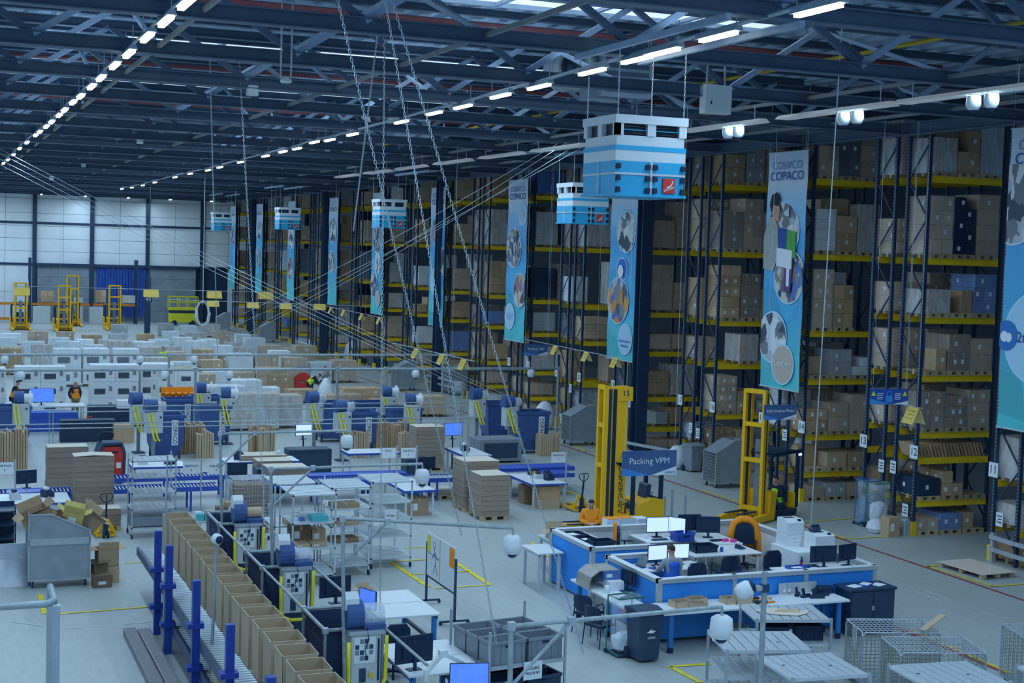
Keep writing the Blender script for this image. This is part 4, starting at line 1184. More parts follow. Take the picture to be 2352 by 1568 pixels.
for k, (x, y, z) in enumerate(((19.2, 28.25, 1.3), (18.9, 31.95, DK), (17.45, 32.4, DK), (16.2, 29.4, DK))):
    keyboard('black keyboard on %s' % ('the front right desk', 'the desk with pink boxes', 'the back desk with lit screens', "the seated man's desk")[k], (x, y, z))
pb = tray('dark blue crate standing on the back desk beside the lit screens', (18.0, 32.0 + 0.22, DK), 0.5, 0.36, 0.22, BLUESTEEL, 0.1)
tray('black plastic crate on the middle desk', (17.85, 30.9, DK), 0.6, 0.4, 0.17, BLACKP, 0.0)
PINK = mat('pink_card', (0.85, 0.08, 0.35), 0.6)
for k in range(2): tag(MB().bbox(-0.08, -0.05, 0, 0.08, 0.05, 0.07, 0.005).build('pink_box', PINK, None, (19.05 + 0.16 * k, 31.85 - 0.13 * k, DK), 0.3), 'small pink box on the desk before the orange jacket, %s one' % ('farther', 'nearer')[k], 'box')
ph = thing('desk_phone', 'grey desk telephone on the middle desk corner', 'telephone', (18.95, 30.95, DK), 0.4)
MB().prism([(-0.1, 0), (0.1, 0), (0.1, 0.08), (-0.1, 0.02)], -0.1, 0.1, 'x').build('base', DKGREY, ph); MB().tube([(-0.08, -0.07, 0.07), (-0.08, 0, 0.09), (-0.08, 0.08, 0.11)], 0.02, 6).build('handset', BLACKP, ph)
paper('white papers on the middle desk right of the crate', (18.5, 31.1, DK), 0.4, 0.3, 0.3)
mug = tag(MB().lathe([(0, 0), (0.04, 0), (0.042, 0.1), (0.036, 0.1), (0.034, 0.01), (0, 0.01)], 12).build('mug', WHITE, None, (17.2, 32.7, DK), smooth=True), 'white mug on the back desk left of the lit screens', 'mug')
tag(MB().lathe([(0, 0), (0.04, 0), (0.042, 0.11), (0, 0.11)], 10).build('blue_can', BLUESTEEL, None, (18.3, 30.75, DK), smooth=True), 'blue tin beside the black crate on the middle desk', 'tin')
visitor_chair('black chair with rounded back at the middle desk', (17.95, 29.95, PL), PI)
office_chair('black high-backed office chair holding the seated man', (16.22, 28.6, PL), 0.12 + PI, arms=False)
office_chair('black high-backed office chair left of the front monitor backs', (18.75, 28.85, PL), 0.1, arms=True)
# white cabinet with printers
cb = thing('white_cabinet', 'long white low cabinet carrying two printers inside the office', 'cabinet', (19.9, 29.55, PL))
MB().bbox(-0.55, -0.6, 0, 0.55, 0.6, 1.05, 0.01).build('body', WHITE, cb)
for s in (-0.27, 0.27): MB().box(s - 0.26, -0.615, 0.05, s + 0.26, -0.6, 1.0).build('door', WHITE, cb)
CBZ = PL + 1.05
def printer(label, loc, w, d, h, rz=0):
    t = thing('printer', label, 'printer', loc, rz, 'white printers in the office')
    MB().bbox(-w / 2, -d / 2, 0, w / 2, d / 2, h * 0.42, 0.012).build('paper_drawer', WHITE, t)
    MB().prism([(-d / 2 + 0.01, h * 0.43), (d / 2 - 0.01, h * 0.43), (d / 2 - 0.01, h), (-d / 2 + 0.12, h), (-d / 2 + 0.01, h * 0.88)], -w / 2 + 0.01, w / 2 - 0.01, 'x').build('body', WHITE, t)
    MB().box(-w * 0.3, 0.0, h, w * 0.25, d * 0.35, h + 0.004).build('output_tray', DKGREY, t)
    MB().at(w * 0.28, -d / 2 + 0.07, h * 0.93, 0, 0.8).box(-0.05, -0.04, 0, 0.05, 0.05, 0.012).build('control_panel', INK, t)
    for z in (0.14, 0.3): MB().box(-0.06, -d / 2 - 0.006, h * z, 0.06, -d / 2, h * z + 0.02).build('drawer_grip', LTGREY, t)
    return t
printer('taller white printer on the white cabinet in the office', (19.68, 29.85, CBZ), 0.5, 0.48, 0.66)
printer('shorter white printer on the white cabinet nearer the front wall', (20.12, 29.25, CBZ), 0.56, 0.52, 0.40)
lab = thing('label_printer', 'small dark label printer standing on the shorter printer', 'printer', (20.05, 29.35, CBZ + 0.4)); MB().bbox(-0.13, -0.09, 0, 0.13, 0.09, 0.12, 0.03).build('body', DKGREY, lab); MB().cyl((-0.1, 0, 0.13), (0.1, 0, 0.13), 0.05, 10).build('roll', BLACKP, lab)
tray('flat blue letter tray of papers on the front right desk', (18.75, 28.08, 1.3), 0.42, 0.3, 0.06, BLUESTEEL, 0.05); paper('white paper lying in the blue letter tray', (18.75, 28.08, 1.335), 0.05, .3, .2)
paper('white sheets at the left end of the front right desk', (18.38, 28.05, 1.3), 0.5, 0.3, 0.2)
bt = thing('small_bottle', 'small dark bottle with red label on the front right desk', 'bottle', (19.02, 28.32, 1.3)); MB().lathe([(0, 0), (0.033, 0), (0.033, 0.13), (0.014, 0.2), (0.014, 0.23), (0, 0.23)], 10).build('bottle_body', BLACKP, bt, smooth=True); MB().lathe([(0.0335, 0.05), (0.0335, 0.1)], 10).build('paper_label', RED, bt)
tag(MB().at(0, 0, 0).lathe([(0, 0), (0.13, 0), (0.16, 0.25), (0.15, 0.25), (0.12, 0.02), (0, 0.02)], 14).build('waste_basket', BLUESTEEL, None, (18.95, 31.1, PL), smooth=True), 'blue waste basket under the middle desk', 'basket')
gg = thing('sports_bag', 'olive green bag lying under the middle desk', 'bag', (18.5, 30.75, PL)); MB().bbox(-0.3, -0.18, 0, 0.3, 0.18, 0.28, 0.09).build('bag_body', mat('olive_cloth', (0.12, 0.16, 0.05), 0.9), gg); MB().tube([(-0.15, -0.1, 0.27), (-0.1, -0.1, 0.38), (0.1, -0.1, 0.38), (0.15, -0.1, 0.27)], 0.015, 5).build('strap', YELHOSE, gg)
lt = thing('laptop', "open dark laptop at the left end of the seated man's desk", 'laptop', (15.42, 29.7, DK), -1.4); MB().box(-0.17, -0.12, 0, 0.17, 0.12, 0.02).build('base', DKGREY, lt); MB().sheet((-0.17, 0.12, 0.02), (0.17, 0.12, 0.02), (0.17, 0.2, 0.24), (-0.17, 0.2, 0.24), 0.012).build('lid', MIDGREY, lt)
ds = thing('folder', "blue folder on the seated man's desk", 'folder', (15.75, 29.45, DK), 0.3); MB().box(-0.12, -0.08, 0, 0.12, 0.08, 0.03).build('folder_body', BLUESTEEL, ds)
bg_ = tag(MB().prism([(-0.3, 0), (0.05, -0.12), (0.3, 0.03), (0.1, 0.09)], 0, 0.012, 'z').build('plastic_sheet', PAPER, None, (15.35, 27.62, WH), 0.1), 'crumpled white plastic lying on the front office wall cap', 'plastic')
# small high table left of the island
desk('narrow white work table on casters against the far left office wall', 14.1, 32.5, 14.8, 33.6, 0.98, WHITETOP, LTGREY, 0.07, 'work_table')
# man in orange's table and white cartons behind the back wall
for k, (x, y) in enumerate(((17.1, 34.55), (17.5, 34.6), (17.95, 34.5))):
    cc = carton(('white carton with orange lid behind the back office wall, nearest the man', 'white carton with orange lid in the middle of the row of three', 'white carton at the right of the row of three by the truck')[k], (x, y, 0.9), 0.36, 0.4, 0.46, WHITEBOX, 0.1 * (k - 1), sticker=False)
    if k < 2: MB().box(-0.17, -0.19, 0.464, 0.17, 0.19, 0.475).build('orange_lid', ORANGE, cc)
desk('packing bench behind the back office wall', 15.2, 34.2, 18.4, 35.1, 0.9, WHITETOP, GALV, 0.05, 'packing_bench')
box_open('open brown carton with raised flap left of the man in orange', (15.55, 34.6, 0.9), 0.5, 0.4, 0.22, KRAFT2, 0.0, (0.2, 0.05, 0.6, 0.55), sticker=False)
# loose uprights standing behind the office
for k, (px, pz) in enumerate((((21.13, 39.9), 1.05), ((21.7, 40.06), .85), ((21.79, 39.74), 1.1), ((22.4, 39.97), .88))):
    o = MB().prism(hprof(0.07, 0.05, 0.012), 0, pz, 'z').build('steel_upright', GALV, None, (px[0], px[1], 0))
    tag(o, 'perforated steel upright standing behind the office, %s from the mast' % ORD[k], 'post', 'loose uprights behind the office')

# ---------------------------------------------------------------- L-shaped work table in front
TH = 0.9
wt = thing('work_table', 'L-shaped white work table on blue legs wrapped round the office corner', 'table', (0, 0, 0))
MB().bbox(14.5, 26.6, TH - 0.045, 19.2, 27.5, TH, 0.006).build('table_top', WHITETOP, wt)
MB().bbox(13.9, 26.62, TH - 0.045, 14.49, 30.1, TH, 0.006).build('table_top', WHITETOP, wt)
for (x, y) in ((14.75, 26.75), (19.0, 26.75), (17.0, 26.75), (14.05, 29.9), (14.05, 28.3), (14.7, 27.35), (19.0, 27.35)):
    MB().cbox(x, y, TH / 2 - 0.02, 0.1, 0.07, TH - 0.045).build('leg', BLUELEG, wt)
    MB().cbox(x, y, 0.06, 0.11, 0.08, 0.12).build('foot', BLACKP, wt)
MB().box(14.8, 27.3, 0.15, 18.9, 27.33, 0.8).build('modesty_panel', BLUELEG, wt)
ov = thing('metal_tray_rack', 'beige metal sheet hood standing on the left wing of the work table', 'hood', (14.2, 29.35, TH))
MB().prism([(-0.35, 0), (-0.33, 0), (-0.3, 0.28), (-0.1, 0.42), (0.4, 0.42), (0.4, 0.4), (-0.08, 0.4), (-0.28, 0.27)], -0.35, 0.35, 'y').build('hood_shell', mat('beige_metal', (0.42, 0.40, 0.36), 0.5), ov)
MB().prism([(-0.35, 0), (0.4, 0), (0.4, 0.42), (-0.1, 0.42), (-0.3, 0.28)], 0.34, 0.36, 'y').build('hood_side', mat('beige_metal', (0.42, 0.40, 0.36), 0.5), ov)
carton('blue printed carton inside the beige hood on the work table', (14.42, 29.1, TH + 0.2), 0.4, 0.25, 0.2, BLUEBOX)
carton('white carton on the left wing of the work table', (14.45, 28.95, TH), 0.36, 0.34, 0.2, WHITEBOX, 0.0, sticker=False)
tag(MB().lathe([(0, 0), (0.06, 0), (0.06, 0.16), (0.025, 0.16), (0.025, 0.02), (0, 0.02)], 12).build('paper_roll', PAPER, None, (14.15, 28.65, TH), smooth=True), 'white paper roll standing on the work table left wing', 'roll')
mo = monitor('dark monitor back on the work table beside the blue carton', (14.72, 28.75, TH), PI / 2 + 0.2, 0.5, 0.32)
keyboard('black keyboard on the left wing of the work table', (14.4, 28.1, TH), 0.4)
tag(MB().bbox(-0.1, -0.08, 0, 0.1, 0.08, 0.06, 0.02).build('scanner_dock', DKGREY, None, (14.55, 28.35, TH)), 'dark scanner dock on the work table left wing', 'device')
for k, (x, y, w, d, rz) in enumerate(((15.15, 27.1, .42, .3, .1), (15.45, 26.85, .35, .25, -.05), (15.62, 27.25, .4, .3, .1), (16.65, 27.05, .42, .3, 0), (16.35, 27.1, .3, .28, 0.1))):
    t = tray('open low brown carton tray on the front table, %s from the office corner' % ORD[k], (x, y, TH), w, d, 0.13, KRAFT2, rz, 'carton_tray', 'tray', 'low carton trays on the front table', 0.002)
    for q in range(3): MB().bbox(-0.06, -0.05, 0.012, 0.06, 0.04, 0.09, 0.01).build('packed_device', DKGREY, t, ((q - 1) * w * 0.28, RND.uniform(-.04, .04), 0), RND.uniform(-.5, .5))
for k in range(2):
    t = tray('orange grid tray holding white items on the front table, %s one' % ('upper', 'lower')[k], (17.25 - 0.1 * k, 27.2 - 0.28 * k, TH), 0.42, 0.22, 0.03, ORANGE, 0.1, rim=0.005)
    for a in range(5):
        for c_ in range(2): MB().cbox(-0.16 + 0.08 * a, -0.05 + 0.1 * c_, 0.03, 0.05, 0.05, 0.04).build('white_item', WHITE, t)
for k in range(2):
    t = thing('water_bottle', 'clear water bottle with white label on the front table, %s one' % ('left', 'right')[k], 'bottle', (18.0 + 0.13 * k, 27.42, TH))
    MB().lathe([(0, 0), (0.035, 0), (0.035, 0.17), (0.014, 0.22), (0.014, 0.25), (0, 0.25)], 10).build('bottle_body', BAGFILM, t, smooth=True); MB().lathe([(0.036, 0.06), (0.036, 0.13)], 10).build('paper_label', PAPER, t)
for k, (x, y, rz, L) in enumerate(((18.35, 27.1, .3, .3), (18.55, 26.95, -.2, .35), (18.75, 27.1, .1, .45), (18.85, 27.3, .5, .3), (18.25, 27.28, .8, .25))):
    t = thing('hand_scanner', 'black hand scanner heaped on the front table, %s from the bottles' % ORD[k], 'scanner', (x, y, TH), rz, 'black scanners heaped on the table')
    MB().bbox(-L / 2, -0.05, 0, L / 2, 0.05, 0.07, 0.02).build('scanner_head', BLACKP, t)
    MB().bar((-L * 0.2, 0, 0.05), (-L * 0.3, 0.02, 0.2), 0.05).build('scanner_grip', BLACKP, t)
kb = tag(MB().bbox(-0.22, -0.12, 0, 0.22, 0.12, 0.16, 0.05).build('black_bag', BLACKP, None, (19.0, 27.35, TH)), 'black soft bag beside the dark cabinet on the front table', 'bag')
for k in range(4):
    o = MB().bbox(-0.06, -0.06, 0, 0.06, 0.06, 0.07, 0.01).build('small_device', BLACKP, None, (16.95 + 0.15 * (k % 2), 26.85 + 0.32 * (k // 2), TH), 0.2 * k)
    tag(o, 'small black device between carton trays and orange trays, %s one' % ORD[k], 'device', 'small black devices on the front table')
MB().at(18.6, 27.5, TH).box(-0.55, 0, 0, 0.35, 0.02, 0.22)
wb_ = tag(MB().box(-0.55, 0, 0, 0.45, 0.02, 0.24).build('backboard', LTGREY, None, (18.45, 27.5, TH)), 'pale low backboard leaning at the rear of the front table', 'board')
# dark tambour cabinet
tc_ = thing('tambour_cabinet', 'dark blue two-door cabinet at the right end of the front table', 'cabinet', (19.95, 27.1, 0))
MB().box(-0.6, -0.3, 0, 0.6, 0.3, 1.02).build('body', NAVY, tc_); MB().bbox(-0.64, -0.34, 1.02, 0.64, 0.34, 1.07, 0.006).build('top_board', NAVY, tc_)
for s in (-1, 1):
    MB().box(0.03 if s > 0 else -0.58, -0.315, 0.05, 0.58 if s > 0 else -0.03, -0.3, 1.0).build('door', DKGREY, tc_)
MB().cbox(0, -0.325, 0.62, 0.05, 0.03, 0.1).build('lock', GALV, tc_)
for k, (x, rz) in enumerate(((19.65, 0), (20.3, 0.1))): paper('white sheet on the dark cabinet top, %s one' % ('left', 'right')[k], (x, 27.1, 1.07), rz + 0.3, 0.32, 0.25)
cl = thing('clipboard', 'blue clipboard with papers on the dark cabinet top', 'clipboard', (20.0, 27.15, 1.07), 0.6); MB().box(-0.17, -0.12, 0, 0.17, 0.12, 0.02).build('board', BLUESTEEL, cl); MB().box(-0.15, -0.1, 0.02, 0.1, 0.1, 0.035).build('paper', PAPER, cl)
visitor_chair('black visitor chair with curved arms, nearer the camera at the work table', (13.55, 27.75), PI / 2 + 0.35)
visitor_chair('black visitor chair with curved arms, farther one tucked to the work table', (13.75, 28.75), PI / 2 + 0.5)
tray('grey plastic crate on the floor under the front table', (16.4, 26.95, 0), 0.6, 0.4, 0.42, MIDGREY, 0.0, 'euro_crate', 'crate')

# wheelie bins
def wheelie(label, loc, rz, m, h=1.06, w=0.56, d=0.62, marks=False):
    t = thing('wheelie_bin', label, 'bin', loc, rz)
    a, b_ = w / 2, d / 2
    N = MB()
    vs = []
    for (z, s) in ((0.06, 0.82), (0.2, 0.86), (h - 0.12, 1.0), (h - 0.1, 1.04), (h - 0.05, 1.04)):
        for (x, y) in ((-1, -.9), (-.9, -1), (.9, -1), (1, -.9), (1, .9), (.9, 1), (-.9, 1), (-1, .9)):
            vs.append((x * a * s, y * b_ * s, z))
    fs = [tuple(reversed(range(8)))]
    for r in range(4):
        for i in range(8): fs.append((8 * r + i, 8 * r + (i + 1) % 8, 8 * r + 8 + (i + 1) % 8, 8 * r + 8 + i))
    fs.append(tuple(range(32, 40)))
    N.add(vs, fs).build('bin_body', m, t)
    MB().prism([(-b_ - 0.05, h - 0.05), (b_ + 0.03, h - 0.05), (b_ + 0.03, h + 0.02), (0, h + 0.06), (-b_ - 0.05, h - 0.01)], -a - 0.03, a + 0.03, 'x').build('lid', m, t)
    MB().cyl((-a * 0.8, b_ + 0.08, h - 0.06), (a * 0.8, b_ + 0.08, h - 0.06), 0.02, 6).build('handle_bar', m, t)
    for s in (-1, 1):
        MB().cyl((s * a * 0.78, b_ * 0.85, 0.12), (s * (a * 0.78 + 0.07), b_ * 0.85, 0.12), 0.12, 14).build('wheel', RUBBER, t)
        MB().cyl((s * (a * 0.78 + 0.07), b_ * 0.85, 0.12), (s * (a * 0.78 + 0.075), b_ * 0.85, 0.12), 0.06, 10).build('hub_cap', DKGREY, t)
    if marks:
        MB().prism([(-0.12, 0.66), (0.02, 0.64), (0.1, 0.69), (0.02, 0.7), (-0.02, 0.73), (-0.06, 0.69)], -b_ - 0.012, -b_ - 0.002, 'y').build('white_mark', PAPER, t)
        text('lettering', 'DESKL', 0.07, PAPER, t, (0, -b_ - 0.012, 0.55))
    return t
wheelie('dark wheelie bin with white marks before the work table', (13.95, 26.45), 0.05, DKGREY, 1.08, marks=True)
wheelie('grey wheelie bin with green lid beside the rack guard', (27.96, 49.46), 0.1, MIDGREY, 1.06)
# clear bag on a green frame trolley
def bag_stand(label, loc, rz, fill=None, h=1.15, frame=GREEN, w=0.6):
    t = thing('bag_stand', label, 'bag stand', loc, rz)
    a = w / 2; f = MB()
    f.tube([(-a, -0.22, h), (a, -0.22, h), (a, 0.22, h), (-a, 0.22, h)], 0.018, 6, True)
    f.build('bag_ring', frame, t)
    for s in (-1, 1): MB().tube([(s * a, 0.22, h), (s * a, 0.24, 0.1), (s * a, -0.25, 0.05)], 0.017, 6).build('stand_leg', frame, t)
    MB().box(-a, -0.25, 0.03, a, 0.25, 0.06).build('base_plate', DKGREY, t)
    for s in (-1, 1): MB().cyl((s * a - 0.02, 0.26, 0.05), (s * a + 0.02, 0.26, 0.05), 0.05, 10).build('wheel', RUBBER, t)
    b = MB(); vs = []; N = 16; R = random.Random(hash(label) % 1000)
    R = random.Random(len(label))
    for (z, s) in ((0.07, 0.6), (0.14, 0.9), (0.4, 1.0), (0.7, 0.96), (0.95, 0.98), (h, 1.0), (h + 0.02, 1.03), (h - 0.2, 1.05)):
        for i in range(N):
            q = 2 * PI * i / N
            cx, cy = math.copysign(abs(math.cos(q)) ** 0.5, math.cos(q)), math.copysign(abs(math.sin(q)) ** 0.5, math.sin(q))
            j = 1 + R.uniform(-.05, .05)
            vs.append((cx * a * s * j, cy * 0.22 * s * j, z))
    fs = [tuple(reversed(range(N)))]
    for r in range(7):
        for i in range(N): fs.append((N * r + i, N * r + (i + 1) % N, N * r + N + (i + 1) % N, N * r + N + i))
    b.add(vs, fs).build('clear_bag', BAGFILM, t, smooth=True)
    if fill:
        b = MB(); vs = []
        for (z, s) in ((0.09, 0.5), (0.15, 0.82), (0.4, 0.92), (fill[1] - 0.08, 0.88), (fill[1], 0.6), (fill[1] + 0.05, 0.2)):
            for i in range(N):
                q = 2 * PI * i / N; j = 1 + R.uniform(-.12, .08)
                vs.append((math.cos(q) * a * s * j * 1.1, math.sin(q) * 0.22 * s * j * 1.1, z + R.uniform(-.02, .02)))
        fs = [tuple(reversed(range(N))), tuple(range(5 * N, 6 * N))]
        for r in range(5):
            for i in range(N): fs.append((N * r + i, N * r + (i + 1) % N, N * r + N + (i + 1) % N, N * r + N + i))
        b.add(vs, fs).build('bag_contents', fill[0], t)
    return t
SCRAP = mat('mixed_straps', (0.20, 0.33, 0.5), 0.5, noise=0.8, scale=9, stretch=(1, 1, 6))
FOAMW = mat('white_foam_scrap', (0.8, 0.86, 0.92), 0.5, noise=0.1, bump=0.5, scale=4)
bs = bag_stand('clear rubbish bag on a green frame behind the dark wheelie bin', (13.75, 26.95), 0.1, (FOAMW, 0.45), 1.25)
text('lettering', 'CONTAINER', 0.11, ORANGE, bs, (0, -0.25, 1.0))
bag_stand('clear bag full of blue and dark straps standing before rack twelve', (28.06, 38.21), 0.0, (SCRAP, 0.95), 1.45, BLUELEG, 0.62)
bag_stand('clear bag of white foam on a green frame before rack twelve', (28.11, 37.68), 0.0, (FOAMW, 0.8), 1.45, GREEN, 0.62)
lump = tag(MB().lathe([(0, 0), (0.25, 0.02), (0.33, 0.15), (0.28, 0.32), (0.12, 0.42), (0, 0.44)], 14).build('foam_bag', FOAMW, None, (*(27.61, 37.08), 0)), 'round white plastic bag lying on the floor beside the open carton', 'bag')
carton('tall brown carton standing on the floor before rack twelve', (*(27.69, 36.5), 0), 0.42, 0.4, 0.6, KRAFT, 0.05)
tag(MB().bbox(-.12, -.12, 0, .12, .12, .5, .02).build('grey_canister', GALV, None, (*(28.22, 36.44), 0)), 'slim grey metal canister beside the tall brown carton', 'canister')
# low pallet with sheet of board in the marked bay
fp = thing('flat_pallet', 'wooden pallet covered with a beige board inside the yellow lines', 'pallet', (26.92, 31.6, 0), 0.06)
for i in range(3):
    for j in range(3): MB().cbox(-0.5 + 0.5 * i, -0.78 + 0.78 * j, 0.06, 0.14, 0.14, 0.1).build('block', PALLETW, fp)
for i in range(5): MB().cbox(-0.5 + 0.25 * i, 0, 0.12, 0.12, 1.72, 0.02).build('deck_board', PALLETW, fp)
MB().box(-0.62, -0.9, 0.131, 0.62, 0.9, 0.145).build('board_sheet', SHEETTOP, fp)

# ---------------------------------------------------------------- pallet jacks
def pallet_jack(label, loc, rz):
    # forks run along +Y, handle stands at the -Y end
    t = thing('pallet_jack', label, 'pallet jack', loc, rz, 'hand pallet jacks')
    for s in (-1, 1):
        MB().prism([(0.1, 0.08), (1.2, 0.06), (1.25, 0.10), (0.1, 0.14)], s * 0.19 - 0.08, s * 0.19 + 0.08, 'x').build('fork', TRUCKY, t)
        MB().bar((s * 0.27, 0.08, 0.10), (s * 0.06, 0.02, 0.50), 0.06, 0.10).build('frame_arm', TRUCKY, t)
        MB().bar((s * 0.27, -0.02, 0.07), (s * 0.05, -0.02, 0.07), 0.05, 0.06).build('frame_foot', TRUCKY, t)
        MB().cyl((s * 0.03, -0.08, 0.1), (s * 0.09, -0.08, 0.1), 0.1, 14).build('steer_wheel', RUBBER, t)
        MB().cyl((s * 0.19 - 0.04, 1.1, 0.04), (s * 0.19 + 0.04, 1.1, 0.04), 0.04, 10).build('load_roller', RUBBER, t)
    MB().cyl((0, -0.05, 0.08), (0, -0.05, 0.45), 0.07, 10).build('pump', BLACKP, t)
    MB().bar((0, -0.05, 0.4), (0, -0.14, 1.02), 0.05, 0.04).build('tiller', BLACKP, t)
    loop = [(0, -0.14, 1.0), (-0.13, -0.145, 1.1), (-0.18, -0.15, 1.2), (-0.15, -0.155, 1.27), (0, -0.16, 1.29), (0.15, -0.155, 1.27), (0.18, -0.15, 1.2), (0.13, -0.145, 1.1)]
    MB().tube(loop, 0.016, 6, True).build('handle_loop', BLACKP, t)
    MB().bar((0, -0.15, 1.0), (0, -0.155, 1.25), 0.03).build('handle_lever', BLACKP, t)
    return t
pallet_jack('yellow pallet jack before the low card stack at the left', (4.72, 41.74), 0.05)
pallet_jack('yellow pallet jack parked under the card stack beside the blue bench', (16.74, 41.8), 0.25)
pallet_jack('yellow pallet jack standing beside the tall numbered mast', (19.86, 42.4), 0.1)

# ---------------------------------------------------------------- stacks of flat card
def card_stack(label, loc, w, d, h, rz=0, pallet=True, layers=None, curl=0.0, m=None):
    t = thing('card_stack', label, 'card stack', loc, rz, 'stacks of flat cartons')
    z = 0
    if pallet:
        put('pallet', PAL2 if w < 1 else PAL, t, (0, 0, 0), 0, (w / (0.8 if w < 1 else 1.2), d / (1.2 if w < 1 else 0.8), 1)); z = 0.145
    n = layers or max(2, round(h / 0.16))
    r = random.Random(n + int(w * 10))
    for k in range(n):
        g = 0.01
        dx, dy = r.uniform(-.012, .012), r.uniform(-.012, .012)
        b = MB()
        b.box(-w / 2 + dx, -d / 2 + dy, z + k * h / n, w / 2 + dx, d / 2 + dy, z + (k + 1) * h / n - g * 0.6)
        b.build('card_bundle', m or SHEETS, t)
    MB().prism([(-w / 2, z + h), (0, z + h + curl), (w / 2, z + h), (w / 2, z + h + 0.008), (0, z + h + curl + 0.008), (-w / 2, z + h + 0.008)], -d / 2, d / 2, 'y').build('top_sheet', SHEETTOP, t)
    return t
card_stack('tall grey-brown card stack with curled top sheet, front left of the conveyors', (4.63, 44.36), 1.15, 0.75, 1.85, 0, curl=0.03)
card_stack('card stack with a dark corner behind the tallest left stack', (4.18, 47.87), 1.25, 0.8, 1.65, 0)
card_stack('low card stack behind the yellow jack at the left', (4.73, 42.97), 1.05, 0.7, 0.5, 0)
card_stack('wide low card stack on the conveyor left of the camera pole', (*(11.02, 46.64, 0.8), ), 1.35, 1.0, 0.33, 0, False, 5)
card_stack('pale low card stack beyond the brown cartons near the conveyor', (*(10.99, 50.19, 0.8), ), 1.6, 0.9, 0.22, 0, False, 4)
card_stack('tall card stack behind the small signs in the middle', (17.72, 51.88), 1.15, 0.9, 1.55, 0)
card_stack('tall card stack beside the chains, left of the jack stack', (16.64, 43.68), 1.2, 1.1, 1.5, 0)
card_stack('card stack on a pallet with the yellow jack in front', (16.53, 42.15), 0.95, 1.1, 1.28, 0)
card_stack('very low card stack on a pallet left of the chain stacks', (16.39, 46.08), 0.8, 1.2, 0.1, 0, True, 1)
card_stack('brown flat cartons under the packed wire shelf', (11.12, 48.99), 1.2, 0.9, 1.0, 0, False, 7)

# ---------------------------------------------------------------- sheet-sided trolleys
def sheet_trolley(label, loc, rz, w=1.4, d=0.85, hl=1.78, hr=1.3, mesh_front=False, m=None):
    m = m or mat('grey_sheet_steel', (0.34, 0.39, 0.43), 0.45, metal=0.25, noise=0.14, scale=3)
    t = thing('sheet_trolley', label, 'trolley', loc, rz, 'grey sheet steel trolleys')
    a, b_ = w / 2, d / 2; z0 = 0.2; k = 0.012; xs = -a + w * 0.36
    prof = [(-a, z0), (a, z0), (a, hr), (xs, hl), (-a, hl)]
    for y in (-b_, b_ - k): MB().prism(prof, y, y + k, 'y').build('side_sheet', m, t)
    MB().box(-a, -b_, z0, -a + k, b_, hl).build('end_sheet', m, t)
    if not mesh_front: MB().box(a - k, -b_, z0, a, b_, hr).build('end_sheet', m, t)
    MB().box(-a, -b_, z0, a, b_, z0 + k).build('floor_sheet', m, t)
    for y in (-b_ - 0.01, b_ + 0.01):
        e = MB()
        pts = [(-a, y, z0), (-a, y, hl), (xs, y, hl), (a, y, hr), (a, y, z0)]
        for q in range(4): e.bar(pts[q], pts[q + 1], 0.03)
        e.bar((-a, y, z0), (a, y, z0), 0.03)
        e.build('edge_frame', GALV, t)
    MB().box(-a, -b_ - 0.025, z0 + (hr - z0) * 0.72, a, -b_, z0 + (hr - z0) * 0.86).build('latch_band', GALV, t)
    if mesh_front:
        g = MB()
        for q in range(1, 12): g.bar((a, -b_ + d * q / 12, z0), (a, -b_ + d * q / 12, hr), 0.008)
        for q in range(1, 10): g.bar((a, -b_, z0 + (hr - z0) * q / 10), (a, b_, z0 + (hr - z0) * q / 10), 0.008)
        g.build('wire_end', GALV, t)
    if mesh_front: MB().sheet((xs, -b_ + .02, hl - .01), (a, -b_ + .02, hr - .01), (a, b_ - .02, hr - .01), (xs, b_ - .02, hl - .01), 0.01).build('lid_sheet', m, t)
    for sx in (-1, 1):
        for sy in (-1, 1):
            MB().cyl((sx * (a - 0.1) - 0.02, sy * (b_ - 0.1), 0.085), (sx * (a - 0.1) + 0.02, sy * (b_ - 0.1), 0.085), 0.085, 14).build('wheel', RUBBER, t)
            MB().box(sx * (a - 0.1) - 0.035, sy * (b_ - 0.1) - 0.04, 0.08, sx * (a - 0.1) + 0.035, sy * (b_ - 0.1) + 0.04, z0).build('caster_fork', GALV, t)
    return t
sheet_trolley('big grey sheet trolley with sloped top full of waste cartons, lower left', (3.0, 36.45), 0.0, 1.42, 0.95, 1.80, 1.38)
def cage_trolley(label, px, rz, s=1.0):
    return sheet_trolley(label, px, rz, 1.25 * s, 0.9 * s, 1.75 * s, 1.3 * s, True)
cage_trolley('grey sloped trolley with mesh end beyond the blue bench', ((26.07, 57.01)[0] + .62, (26.07, 57.01)[1] + .45), PI)
cage_trolley('grey sloped trolley with mesh end beside the numbered truck driver', ((26.72, 45.55)[0] + .62, (26.72, 45.55)[1] + .45), PI)
cage_trolley('grey sloped trolley standing before the fourth banner', (26.2, 81.2), PI)
cage_trolley('grey sloped trolley near the white plastic bags in the aisle', (28.6, 78.6), PI)
cage_trolley('grey sloped trolley at the foot of the farther rack ends', (26.9, 121.5), PI)
cage_trolley('farthest grey sloped trolley by the end wall', (25.9, 136.0), PI)
